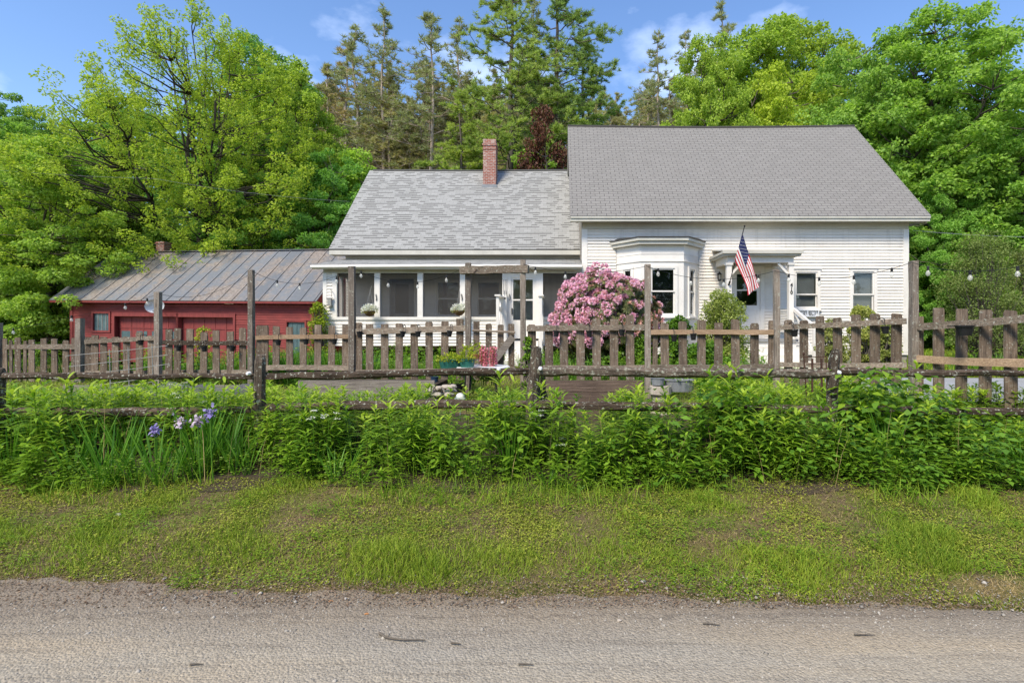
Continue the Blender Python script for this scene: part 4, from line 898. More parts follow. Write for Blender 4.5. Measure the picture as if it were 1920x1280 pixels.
rail(Cf, (480, 633), (657, 631), 8, mat='new_rail'); rail(Cf, (668, 622), (874, 615), 11); rail(Cf, (500, 689), (660, 690), 9); rail(Cf, (668, 697), (874, 695), 8)
Ar = thing('garden_arch', (PXX(929, 9.6), 9.6, Gz(-1.1, 9.6)), 'rough square wooden garden arch with one thick beam over the gate', 'arch')
post(Ar, 879, 11, 494, name='post'); post(Ar, 981, 10.5, 488, name='post')
m = MB(); m.beam(P(864, 507, 9.68), P(991, 504, 9.3), .10, .135, segs=10, jit=.008); m.build('beam', 'weathered_h', Ar)
m = MB(); z0 = P(880, 509, 9.5)
for i in range(14): x = -1.52 + i * .075; m.tube([(x, 9.54 - .02 * i / 3, z0.z + random.uniform(-.03, .0)), (x + .05, 9.52 - .02 * i / 3, z0.z + random.uniform(.02, .06)), (x + .09, 9.53 - .02 * i / 3, z0.z + random.uniform(-.03, .03))], .006, 4)
m.build('twig_lettering', 'rust', Ar)
G = thing('garden_gate', (PXX(925, 9.6), 9.6, Gz(-1.1, 9.6)), 'open wooden garden gate with diagonal brace hung under the arch', 'gate', )
for px, tp in ((893, 602), (916, 606), (938, 608), (959, 606)): picket(G, px, 11.5, tp, 712, D=9.62)
m = MB(); m.tube([P(886, 619, 9.58), P(966, 623, 9.56)], .02, 6); m.build('rail', 'weathered_h', G)
m = MB(); m.beam(P(921, 682, 9.57), P(962, 632, 9.57), .03, .115, segs=3, jit=.003, up=(0, -1, .01)); 
m = MB(); p, q = P(921, 684, 9.57), P(962, 631, 9.57); d = (q - p).normalized(); n_ = Vector((-d.z, 0, d.x)) * .062
m.add([p + n_, q + n_, q - n_, p - n_] + [v + Vector((0, -.03, 0)) for v in (p + n_, q + n_, q - n_, p - n_)], [(0, 1, 2, 3), (7, 6, 5, 4), (0, 4, 5, 1), (1, 5, 6, 2), (2, 6, 7, 3), (3, 7, 4, 0)]); m.build('brace', 'bed_board_grey', G)
m = MB(); m.tube([P(886, 690, 9.58), P(966, 690, 9.56)], .02, 6); m.build('rail', 'weathered_h', G)
Df = fence(1250, 'long weathered picket fence in front of the pink rhododendron and front door', 0)
post(Df, 1213, 11.5, 497); post(Df, 1453, 12.7, 506)
for px in (998, 1030, 1058, 1089, 1119, 1151, 1182): picket(Df, px, 15.5, random.choice((597, 605, 608)) + (-8 if px == 1182 else 0), 712)
for px in (1228, 1247, 1281, 1315, 1347, 1380, 1415, 1445): picket(Df, px, 15.5 if px not in (1228, 1445) else 9, random.uniform(598, 606), 708)
rail(Df, (988, 616), (1209, 614), 10); rail(Df, (1218, 623), (1450, 623), 9, mat='new_rail'); rail(Df, (988, 688), (1209, 688), 8); rail(Df, (1218, 687), (1450, 686), 8)
Ef = fence(1580, 'weathered picket fence before the two blind-covered windows, rail rising to a thick post', 0)
post(Ef, 1708, 18, 490)
for px, w_ in ((1479, 15), (1508, 15.5), (1539, 15.5), (1572, 16.5), (1606, 17), (1641, 18.5), (1681, 19)): picket(Ef, px, w_, np.interp(px, (1479, 1681), (598, 586)) + random.uniform(-3, 4), 722)
rail(Ef, (1462, 614), (1700, 602), 9.5); rail(Ef, (1462, 683), (1700, 684), 9)
Ff = fence(1820, 'tallest picket fence panel at the right with wide boards and a black planter', 0)
for px, w_, tp in ((1724, 16, 592), (1761, 20, 577), (1803, 21, 578), (1848, 22.5, 580), (1897, 24, 581), (1950, 25, 583), (2005, 26, 583), (2062, 26, 584), (2120, 27, 584), (2180, 27, 585), (2245, 28, 586), (2310, 28, 587)): picket(Ff, px, w_, tp, np.interp(px, (1720, 1950), (738, 775)), dy=.05)
rail(Ff, (1716, 613), (1960, 594), 14, off=-.03); rail(Ff, (1716, 672), (1960, 681), 14, off=-.03, mat='new_rail'); rail(Ff, (1962, 594), (2340, 590), 14, off=-.03); rail(Ff, (1962, 681), (2340, 695), 14, off=-.03); post(Ff, 1985, 26, 580)

# ------------------------------------------------------------------ split rail fence
S = thing('split_rail_fence', (0, 6.0, Gz(0, 6.0)), 'old dark split-rail fence with lichen-covered rails across the whole front', 'fence')
SD = 6.0
for px, tp, bx, w_ in ((-2, 690, -6, 20), (488, 664, 488, 21), (1006, 650, 991, 21), (1566, 656, 1553, 21), (2050, 665, 2050, 21), (2560, 665, 2560, 21), (-500, 672, -500, 21)):
    m = MB(); a = P(bx, 860, SD); b = P(px, tp, SD); m.tube([a, a.lerp(b, .3) + Vector((.008, 0, 0)), a.lerp(b, .6) + Vector((-.006, 0, 0)), a.lerp(b, .93), b], [.075, .068, .066, .062, .045], 7)
    m.v = [(x + random.uniform(-.008, .008), y + random.uniform(-.008, .008), z + random.uniform(-.015, .015)) for x, y, z in m.v]; m.build('post', 'split_post', S)
def srail(pts, th, mat, dy=0.0):
    P3 = [P(a, b, SD + dy) for a, b in pts]; out = []; rad = []
    for i in range(len(P3) - 1):
        for k in range(6): t = k / 6; out.append(P3[i].lerp(P3[i + 1], t) + Vector((0, random.uniform(-.01, .01), random.uniform(-.008, .008)))); rad.append(th * SD / F / 2 * random.uniform(.88, 1.15))
    out.append(P3[-1]); rad.append(th * SD / F / 2 * .8); m = MB(); m.tube(out, rad, 7)
    m.v = [(x, y + random.uniform(-.01, .01), z + random.uniform(-.008, .008)) for x, y, z in m.v]; return m.build('rail', mat, S)
srail([(-60, 703), (200, 705), (484, 705)], 12, 'split_rail'); srail([(480, 706), (700, 701), (998, 695)], 14, 'split_rail', .03)
srail([(1000, 696), (1200, 697), (1380, 700), (1562, 699)], 19, 'split_rail_lichen'); srail([(1565, 696), (1750, 699), (1960, 699), (2060, 700)], 13, 'split_rail', .03); srail([(2050, 699), (2300, 702), (2600, 700)], 15, 'split_rail'); srail([(2050, 772), (2300, 775), (2600, 772)], 15, 'split_rail'); srail([(-560, 706), (-300, 703), (-4, 704)], 14, 'split_rail', .03); srail([(-560, 775), (-300, 772), (-4, 770)], 15, 'split_rail', .03)
srail([(-60, 770), (200, 772), (484, 768)], 16, 'split_rail'); srail([(486, 765), (700, 759), (990, 757)], 17, 'split_rail', .03)
srail([(994, 758), (1250, 762), (1552, 767)], 17, 'split_rail'); srail([(1552, 765), (1750, 771), (1960, 772), (2060, 775)], 16, 'split_rail', .03)

# ------------------------------------------------------------------ raised beds in front of the picket fence
def bed(label, rows, mat='bed_board'):
    o = thing('raised_bed', (PXX(rows[0][0], rows[0][2]), rows[0][2], Gz(PXX(rows[0][0], rows[0][2]), rows[0][2])), label, 'raised bed', 'timber raised beds behind the split-rail fence')
    for a, b, D, y0, y1 in rows:
        m = MB(); m.box(PXX(a, D), PXX(b, D), D - .02, D + .025, PZ(y1, D), PZ(y0, D)); m.build('board', mat, o)
    return o
o = bed('dark brown two-board raised bed left of the white pedestal', [(1005, 1205, 8.0, 713, 734), (1005, 1205, 7.99, 735, 775)])
m = MB(); m.box(PXX(1005, 8), PXX(1205, 8), 8.02, 8.6, .5, PZ(722, 8)); m.build('soil', 'soil', o)
o = bed('long low raised bed of grey boards below the screened porch', [(560, 815, 8.4, 713, 760)], 'bed_board_grey')
m = MB(); m.box(PXX(560, 8.4), PXX(815, 8.4), 8.43, 9.4, .5, PZ(722, 8.4)); m.build('soil', 'soil', o)
o = bed('grey board raised bed lined with black sheet in front of the barn', [(120, 200, 8.4, 722, 760), (380, 480, 8.4, 722, 760)], 'bed_board_grey')
m = MB(); n = 14; vs = []; 
for j in range(2 * n + 1):
    for i in range(4):
        t = j / (2 * n); px = 200 + 275 * t; vs.append(P(px + random.uniform(-2, 2), [722, 732, 748, 772][i] + 4 * math.sin(j * .9 + i) + 3 * math.sin(j * .35), 8.35 - i * .05))
fs = [(j * 4 + i, (j + 1) * 4 + i, (j + 1) * 4 + i + 1, j * 4 + i + 1) for j in range(2 * n) for i in range(3)]
m.add(vs, fs); m.build('liner', 'tarp', o)
# leaning pale rods
o = thing('rod_trellis', tuple(P(220, 720, 8.2)), 'slanting bundle of thin pale metal rods leaning across the fence before the barn', 'trellis')
for (a, b, c, d) in ((124, 667, 314, 648), (129, 687, 315, 665), (200, 697, 318, 682), (130, 727, 262, 711), (190, 729, 290, 715), (0, 728, 0, 728)):
    if a == 0: continue
    m = MB(); m.tube([P(a, b, 8.6), P((a + c) / 2, (b + d) / 2 + 1, 8.4), P(c, d, 8.2)], .005, 5); m.build('rod', 'steel_rod', o)
for px in (205, 240, 285):
    m = MB(); m.tube([P(px, np.interp(px, (124, 314), (662, 645)), 8.4), P(px + 3, 760, 8.4)], .008, 5); m.build('stake', 'steel_rod', o)

# ------------------------------------------------------------------ pots hung on the rails
pots = [(264, 642), (335, 653), (383, 654), (436, 653), (522, 642), (574, 640), (627, 640), (674, 626), (755, 626), (784, 626), (843, 625), (1043, 625), (1105, 625), (1166, 623), (1264, 634), (1300, 631), (1490, 624), (1660, 618)]
where = ['farthest left, before the first garage door', 'just right of the tall post before the barn', 'before the second garage door, middle of three', 'rightmost of the three before the second garage door',
 'leftmost on the fresh rail by the barn', 'middle one on the fresh rail by the barn', 'rightmost on the fresh rail by the barn', 'beside the tall post at the porch corner',
 'left one of the close pair under the porch screens', 'right one of the close pair under the porch screens', 'nearest to the arch, under the white flower basket',
 'leftmost under the rhododendron', 'middle one under the rhododendron', 'rightmost under the rhododendron', 'under the bay window, left of two', 'under the bay window, right of two', 'beside the lattice porch rail', 'on the rising rail left of the thick post']
for (px, py), wtxt in zip(pots, where):
    D = fD(px) - .16; c = P(px, py, D); r = .052
    o = thing('hanging_pot', tuple(c), 'small black hooked pot, ' + wtxt, 'pot', 'black pots hooked on the fence rails')
    m = MB(); m.lathe((c.x, c.y, c.z), [(0.001, -.055), (r * .72, -.055), (r * .95, .035), (r * 1.1, .035), (r * 1.1, .05), (r * .9, .05), (r * .85, .02), (.001, .02)], 12); b = m.build('bowl', 'black_plastic', o)
    zr = .085; m = MB(); m.tube([(c.x, c.y, c.z + .05), (c.x, c.y + .005, c.z + .15), (c.x, c.y + .06, c.z + .17), (c.x, c.y + .16, c.z + .15), (c.x, c.y + .165, c.z + .10)], .007, 5); m.build('hook', 'dark_metal', o)
    o.rotation_euler = (0, random.uniform(-.12, .12), 0)
c = P(1808, 620, fD(1808) - .24); o = thing('rail_planter', tuple(c), 'large black half-basket planter on the fence rail at the right', 'planter')
m = MB(); rr = .10; m.lathe(tuple(c), [(.001, -.06), (rr * .78, -.06), (rr * .96, .05), (rr * 1.08, .05), (rr * 1.08, .07), (rr * .95, .07), (rr * .9, .03), (.001, .03)], 18); m.build('bowl', 'black_plastic', o)
m = MB(); m.box(c.x - .08, c.x + .08, c.y + .09, c.y + .20, c.z + .055, c.z + .065); m.build('bracket', 'dark_metal', o)

# ------------------------------------------------------------------ string lights
tops = [(-150, 640, 12.5), (300, 551, 10.9), (474, 509, 10.7), (662, 502, 10.2), (879, 497, 9.7), (981, 495, 9.3), (1213, 499, 8.8), (1453, 508, 8.5), (1709, 492, 7.4), (2010, 470, 6.3)]
bulbs = [(25, 632), (134, 632), (235, 586), (276, 567), (520, 527), (562, 532), (631, 520), (677, 515), (728, 530), (783, 531), (837, 520), (1004, 504), (1060, 511), (1234, 508), (1295, 519), (1357, 522), (1422, 519), (1479, 516), (1536, 523), (1601, 521), (1672, 508), (1740, 507), (1819, 509), (1908, 501)]
sags = [12, 22, 26, 30, 12, 14, 20, 20, 26]
SL = thing('string_lights', (0, 9.5, 2.9), 'string of clear bulbs sagging between the tall fence posts', 'string lights')
m = MB(); wire = []
for (a, b), sg in zip(zip(tops[:-1], tops[1:]), sags):
    p, q = P(*a), P(*b); Dm = (a[2] + b[2]) / 2; pts = []
    for i in range(17): t = i / 16; v = p.lerp(q, t); v.z -= sg * Dm / F * 4 * t * (1 - t); pts.append(v)
    wire += pts; m.tube(pts, .004, 4)
m.build('wire', 'dark_metal', SL)
def near(px):
    best = min(range(len(wire)), key=lambda i: abs(PX0 + wire[i].x / wire[i].y * F - px)); return wire[best]
bp_ = None
for px, py in bulbs:
    wv = near(px); D = wv.y; x = PXX(px, D); z = wv.z
    bl = thing('bulb', (x, D, z), None, None); bl.parent = SL; bl.location = Vector((x, D, z)) - worldloc(SL)
    if bp_ is None:
        m1 = MB(); m1.lathe((0, 0, 0), [(.012, .012), (.017, 0), (.017, -.045), (.012, -.05)], 8); s1 = m1.build('socket', 'dark_metal'); m2 = MB(); m2.lathe((0, 0, 0), [(.012, -.045), (.018, -.06), (.028, -.08), (.029, -.096), (.020, -.116), (.001, -.126)], 10); s2 = m2.build('glass', 'bulb_glass', smooth=True); bp_ = (s1, s2)
        s1.parent = bl; s2.parent = bl
    else:
        for s_ in bp_: c_ = s_.copy(); C.objects.link(c_); c_.parent = bl

# ------------------------------------------------------------------ flag
FL = thing('flag', tuple(P(1367, 535, 16.75)), 'stars and stripes flag hanging from a slanted pole on the porch post', 'flag')
a, b = P(1368, 530, 16.75), P(1396, 424, 16.15); m = MB(); m.tube([a, b], .014, 8); m.blob(b, .03); m.build('pole', 'dark_metal', FL)
m = MB(); m.tube([a + Vector((0, .10, -.06)), a, a.lerp(b, .03)], .03, 8); m.build('bracket', 'dark_metal', FL)
# draped cloth: hoist edge runs down the pole, the fly hangs to the lower right
hoA, hoB = P(1392, 436, 16.22), P(1378, 487, 16.50)
flA, flB = P(1424, 537, 16.25), P(1401, 554, 16.42)     # fly corners
nu, nv = 40, 26; vs = []
for j in range(nv + 1):
    tv = j / nv; h = hoA.lerp(hoB, tv); fl = flA.lerp(flB, tv)
    for i in range(nu + 1):
        tu = i / nu; v = h.lerp(fl, tu)
        mid = Vector((.10 * tv * math.sin(math.pi * tu), 0, -.20 * math.sin(math.pi * min(1, tu * 1.2)) * tv * (1 - tu)))
        v = v + mid + Vector((0, .06 * math.sin(tv * 9 + tu * 3) * tu + .02 * math.sin(tu * 9 - tv * 4), 0))
        vs.append(v)
fs, mi = [], []
for j in range(nv):
    for i in range(nu):
        k = j * (nu + 1) + i; fs.append((k, k + 1, k + nu + 2, k + nu + 1)); canton = i < nu * .4 and j < nv * 7 / 13
        mi.append(2 if canton else (0 if (j // 2) % 2 == 0 else 1))
m = MB(); m.add(vs, fs); m.m = mi
def clothpt(u, v):
    i = min(nu - 1, int(u * nu)); j = min(nv - 1, int(v * nv)); fu, fv = u * nu - i, v * nv - j; g = lambda i, j: vs[j * (nu + 1) + i]
    return g(i, j) * (1 - fu) * (1 - fv) + g(i + 1, j) * fu * (1 - fv) + g(i, j + 1) * (1 - fu) * fv + g(i + 1, j + 1) * fu * fv
for r_ in range(9):
    for c_ in range(6 if r_ % 2 == 0 else 5):
        u = .4 * (c_ + (.5 if r_ % 2 == 0 else 1)) / 6; v = 7 / 13 * (r_ + .5) / 9.0; pts = []
        for k in range(10): rr = .0165 if k % 2 == 0 else .007; pts.append(clothpt(min(.399, max(0, u + rr * .62 * math.sin(k * math.pi / 5))), max(0, v - rr * math.cos(k * math.pi / 5))) + Vector((0, -.004, 0)))
        m.add(pts, [tuple(range(10))], 1)
cl = m.build('cloth', ['flag_red', 'flag_white', 'flag_blue'], FL)
sm = cl.modifiers.new('Solidify', 'SOLIDIFY'); sm.thickness = .002

# ------------------------------------------------------------------ pots, table and odds and ends by the gate
def plant_tuft(name, c, n, r, h, mat, parent, ln=.05, wd=.025, up=.3, stems=True):
    d = rdir(n, -.2, 1); cc = np.array(c) + d * np.array([r, r, h]) * rng.uniform(.25, 1, (n, 1)) ** .6
    V, Fx = leaves(cc, d * [1, 1, .4] + rng.normal(0, .4, (n, 3)) + [0, 0, up], rdir(n, .1, 1), rng.uniform(.6, 1.2, n) * ln, rng.uniform(.7, 1.2, n) * wd)
    off = worldloc(parent) if parent else Vector(c); 
    return nmesh(name, V - np.array(off), Fx, mat, parent, None if parent else tuple(c))
tb = P(905, 686, 9.0)
T = thing('garden_table', (tb.x, 9.0, Gz(tb.x, 9)), 'round white garden table behind the split-rail fence, holding pots', 'table')
m = MB(); m.lathe((tb.x, 9.0, tb.z), [(.001, -.03), (.44, -.03), (.46, -.015), (.44, .0), (.001, .0)], 24); m.build('tabletop', 'white_plastic', T)
for k in range(4): a = .785 + k * 1.571; m = MB(); m.tube([(tb.x + .34 * math.cos(a), 9 + .34 * math.sin(a), tb.z - .02), (tb.x + .38 * math.cos(a), 9 + .38 * math.sin(a), Gz(tb.x, 9))], .015, 6); m.build('leg', 'dark_metal', T)
def tub(px, py, D, w, h, mat, label, leafm='yellow_leaf', n=160, lr=1.1, lh=.22, name='planter', cat='planter', oval=1.0, grp=None):
    c = P(px, py, D); r = w * D / F / 2; hh = h * D / F; o = thing(name, (c.x, D, c.z), label, cat, grp)
    m = MB(); m.lathe(tuple(c), [(.001, 0), (r * .82, 0), (r * .97, hh * .93), (r * 1.04, hh * .93), (r * 1.04, hh), (r * .95, hh), (r * .92, hh * .85), (.001, hh * .85)], 18, sy=oval); m.build('pot', mat, o)
    if leafm: plant_tuft('plant', (c.x, D, c.z + hh * .9), n, r * lr, lh, leafm, o, .055, .03)
    return o
tub(845, 690, 8.85, 46, 16, 'green_plastic', 'wide green tub of yellow-green leaves on the garden table', n=220, lh=.12, oval=.5)
tub(876, 690, 8.75, 30, 17, 'green_plastic', 'smaller green tub at the right on the garden table', n=200, lh=.24)
tub(892, 672, 9.15, 26, 8, 'terracotta', 'shallow orange clay pot behind the green tubs', n=120, lh=.22)
tub(815, 720, 8.9, 15, 14, 'blue_glaze', 'dark blue glazed pot hanging below the table edge', leafm=None)
tub(855, 734, 8.7, 28, 16, 'black_plastic', 'black pot on the ground by the stones', leafm='weed', n=60, lh=.15)
for px, lab in ((905, 'pink lupin beside the green tubs, left one'), (924, 'pink lupin beside the white table, right one')):
    for_ = P(px, 700, 8.95); o = thing('lupin', (for_.x, 8.95, for_.z - .2), lab, 'flower', 'pink lupins by the gate')
    m = MB(); ns = 5; sp = []
    for k in range(ns): x = for_.x + random.uniform(-.07, .07); zt = PZ(648 + random.uniform(0, 12), 8.95); sp.append((x, 8.95 + random.uniform(-.06, .06), zt)); m.tube([(x, 8.95, for_.z - .2), sp[-1]], .006, 4)
    m.build('stem', 'weed_broad', o)
    cc = np.concatenate([np.array(s_) + np.stack([np.zeros(110), np.zeros(110), -rng.uniform(0, .30, 110)], 1) for s_ in sp]); d = rdir(len(cc), -.1, .5)
    tt = np.tile(np.linspace(0, 1, 110), ns); V, Fx = leaves(cc + d * .012, d, rdir(len(cc), .2, 1), .035, .028); nmesh('blossom', V - np.array(o.location), Fx, 'lupin_bloom', o)
    plant_tuft('leaf', (for_.x, 8.95, for_.z - .12), 60, .14, .1, 'weed_broad', o, .08, .03)
for px, py, D, lab in ((693, 586, 17.6, 'hanging basket of white flowers at the first porch post'), (861, 585, 17.6, 'hanging basket of white flowers beside the arch post')):
    c = P(px, py, D); o = thing('hanging_basket', tuple(c + Vector((0, 0, .15))), lab, 'hanging basket', 'hanging baskets on the porch')
    m = MB(); m.lathe(tuple(c), [(.001, -.13), (.10, -.10), (.17, -.02), (.19, .04), (.17, .05), (.001, .03)], 14); m.build('basket', 'coir', o)
    m = MB(); tp = c + Vector((0, .25, .95))
    for k in range(3): a = k * 2.09; m.tube([c + Vector((.18 * math.cos(a), .18 * math.sin(a), .04)), c + Vector((0, .05, .72))], .005, 4)
    m.tube([c + Vector((0, .05, .72)), c + Vector((0, .2, .9))], .006, 4); m.build('hanger', 'steel_rod', o)
    plant_tuft('blossoms', (c.x, D, c.z + .08), 520, .27, .20, 'white_petal', o, .05, .05); plant_tuft('leaves', (c.x, D, c.z), 90, .25, .10, 'yellow_leaf', o, .05, .025)
c = P(1238, 722, 7.9)
o = thing('plant_pedestal', (c.x, 7.9, Gz(c.x, 7.9)), 'rough white stone pedestal carrying a grey pot', 'pedestal')
m = MB(); m.lathe((c.x, 7.9, Gz(c.x, 7.9) - .05), [(.16, 0), (.155, .06), (.12, .10), (.12, .30), (.16, .34), (.16, c.z - Gz(c.x, 7.9) + .04), (.001, c.z - Gz(c.x, 7.9) + .04)], 14); m.v = [(x + random.uniform(-.006, .006), y, z) for x, y, z in m.v]; m.build('column', 'pale_stone', o)
tub(1233, 721, 7.9, 26, 13, 'grey_plastic', 'grey round pot on the white stone pedestal', leafm=None)
tub(1275, 733, 8.0, 60, 22, 'grey_plastic', 'wide grey tub right of the white pedestal', leafm='weed', n=80, lh=.12, oval=.6)
m = MB(); c = P(863, 745, 6.9); m.blob((0, 0, 0), .06, j=0, n=14, m=9); m.lathe((0, 0, -.06), [(.07, .03), (.075, .05), (.07, .06)], 14); m.tube([(0, 0, -.05), (0, 0, -.3)], .01, 6)
o = m.build('garden_globe_light', 'white_plastic', None, smooth=True); o.location = c; tag(o, 'small white globe garden light standing in the weeds', 'garden light')
for k in range(22):
    px = 806 + (k * 7) % 48 + random.uniform(-2, 2); py = 738 - (k // 8) * 6 + random.uniform(-2, 2); D = 8.2 + random.uniform(-.1, .15); c = P(px, py, D)
    m = MB(); m.blob((0, 0, 0), random.uniform(.03, .05), j=.22, sc=(1.3, 1, .8)); o = m.build('stone', 'pale_stone', None); o.location = c; tag(o, 'rounded buff stone in the heap below the garden table', 'stone', 'heap of buff stones below the table')
# rusty iron plant stand
o = thing('iron_plant_stand', tuple(P(1530, 740, 7.2)), 'rusty iron plant stand with ball finial beside the split-rail post', 'plant stand')
D = 7.2
for (a, b, c_, d_, r_) in ((1507, 665, 1512, 742, .009), (1523, 672, 1523, 735, .014), (1540, 672, 1541, 735, .014), (1549, 668, 1550, 740, .008), (1507, 669, 1549, 669, .006), (1508, 706, 1550, 706, .008), (1512, 683, 1549, 683, .006)):
    m = MB(); m.tube([P(a, b, D), P(c_, d_, D)], r_, 6)
    if (a, b) == (1507, 665): m.blob(P(1507, 663, D), .018)
    m.build('bar', 'rust', o)
# sticks and leaves lying on the road and verge
def stick(pts, r, label):
    c = Vector((PXX(pts[0][0], 0), 0, 0)); W = []
    for px, py in pts:
        D = HC * F / (py - PYH) * (1 if py > 1100 else .93); W.append(Vector((PXX(px, D), D, 0)))
    W = [Vector((v.x, v.y, max(.02, Gz(v.x, v.y) + .012) + r)) for v in W]; m = MB(); m.tube(W, [r * (1 - .6 * i / (len(W) - 1)) for i in range(len(W))], 6); o = m.build('stick', 'bark_grey', None, loc=W[0]); tag(o, label, 'stick')
stick([(711, 1195), (722, 1202), (738, 1206), (760, 1208), (797, 1208)], .0075, 'long curved brown stick lying on the gravel road')
stick([(845, 1213), (856, 1214), (864, 1215)], .006, 'short stub of stick on the road right of the curved stick')
stick([(356, 1254), (368, 1253), (381, 1253)], .005, 'small thin stick near the bottom edge of the road, left half')
stick([(972, 1253), (985, 1253), (1000, 1254)], .005, 'small dark stick at the bottom middle of the road')
stick([(1602, 1197), (1620, 1197), (1641, 1198)], .005, 'thin straight stick on the road shoulder at the right')
stick([(1318, 1176), (1335, 1177), (1350, 1179)], .006, 'brown twig among weeds tufts on the road shoulder')
stick([(778, 888), (800, 902), (822, 917)], .006, 'pale dry stalk slanting at the edge of the weeds')
# utility wires
def cable(pts, label, r=.02):
    W = [P(*p) for p in pts]; m = MB(); out = []
    for a, b in zip(W[:-1], W[1:]):
        for i in range(9): t = i / 8; v = a.lerp(b, t); v.z -= .5 * t * (1 - t); out.append(v)
    m.tube(out, r, 4); o = m.build('overhead_cable', 'grey_plastic', None, loc=out[0]); tag(o, label, 'cable')
cable([(1712, 432, 18.4), (2100, 442, 18)], 'thin overhead cable leaving the right corner of the house', .010)
cable([(655, 378, 22.5), (290, 335, 22), (-200, 300, 22)], 'thin overhead cable running left from the wing roof', .005)

for px, py in ((935, 692), (1013, 691), (1573, 698), (466, 700)):
    c = P(px, py, 5.93); m = MB(); m.lathe((0, 0, 0), [(.001, .03), (.014, .03), (.022, .015), (.014, 0), (.024, -.015), (.001, -.02)], 10); m.v = [(c.x + x, c.y - z, c.z + y) for x, y, z in m.v]; m.build('insulator', 'white_plastic', S)
def lying(px, py, D, name, mat, label, cat, r, sc):
    x = PXX(px, D); m = MB(); m.blob((0, 0, 0), r, j=.2, sc=sc); o = m.build(name, mat, None); o.location = (x, D, max(.016, Gz(x, D)) + r * sc[2] * .6); tag(o, label, cat)
lying(222, 960, HC * F / (960 - PYH) * .9, 'stone', 'pale_stone', 'pale rounded stone on the grass verge at the left', 'stone', .022, (1.3, 1, .7))
lying(1161, 1169, HC * F / (1169 - PYH), 'stone', 'pale_stone', 'small white stone on the gravel shoulder right of centre', 'stone', .012, (1.2, 1, .7))
for px, py, lab in ((683, 1156, 'curled orange dead leaf on the gravel shoulder'), (616, 1106, 'pale yellow dead leaf at the grass edge'), (1532, 1084, 'brown dead leaf standing in the verge grass')):
    D = HC * F / (py - PYH) * (1 if py > 1120 else .95); x = PXX(px, D); z = max(.018, Gz(x, D) + .008); V, Fx = strips(np.array([[0, 0, 0.]]), np.array([[1, .3, .35]]), np.array([[0, 0, 1.]]), .035, .026, .5, 4); o = nmesh('dead_leaf', V, Fx, 'fallen_leaf', None, (x, D, z)); tag(o, lab, 'leaf')

# ------------------------------------------------------------------ tree builders (built at the origin, then placed)
def tubes_np(paths, n=5):
    """paths: list of (pts(k,3), radii(k)) -> V,F"""
    Vs, Fs, o = [], [], 0; an = np.arange(n) * 2 * np.pi / n
    for p, r in paths:
        p = np.asarray(p, float); r = np.asarray(r, float); d = unit(np.gradient(p, axis=0)); ref = np.where(np.abs(d[:, 2:3]) > .95, [[1., 0, 0]], [[0, 0, 1.]])
        a = unit(np.cross(d, ref)); b = np.cross(d, a)
        V = p[:, None] + (a[:, None] * np.cos(an)[None, :, None] + b[:, None] * np.sin(an)[None, :, None]) * r[:, None, None]
        k = len(p); I = (np.arange(k - 1)[:, None] * n + np.arange(n)[None]); J = (np.arange(k - 1)[:, None] * n + (np.arange(n)[None] + 1) % n)
        Fs.append(np.stack([I, J, J + n, I + n], -1).reshape(-1, 4) + o); Vs.append(V.reshape(-1, 3)); o += k * n
    return np.concatenate(Vs), np.concatenate(Fs)
def curve(p, q, k, sag=0.0, wob=0.0, r=rng):
    t = np.linspace(0, 1, k)[:, None]; p = np.asarray(p, float); q = np.asarray(q, float)
    c = p + (q - p) * t; c[:, 2] += sag * np.sin(np.pi * t[:, 0]); 
    if wob: c[1:-1] += r.normal(0, wob, (k - 2, 3))
    return c
def clump_leaves(c, rad, n, ln, r, flat=.55, droop=.25, nb=(0, -.5, .45)):
    """leaves over an ellipsoidal spray, denser on its outside"""
    d = rdir(n, -1, 1, r); q = r.uniform(.35, 1, (n, 1)) ** .5; pos = c + d * q * rad * [1, 1, flat]
    dd = d * [1, 1, .3] + r.normal(0, .45, (n, 3)) - [0, 0, droop]; nn = rdir(n, -.6, 1, r) + d * .5 + [0, -.1, .45]
    return leaves(pos, dd, nn, ln * r.uniform(.65, 1.25, n), ln * .62 * r.uniform(.7, 1.2, n))
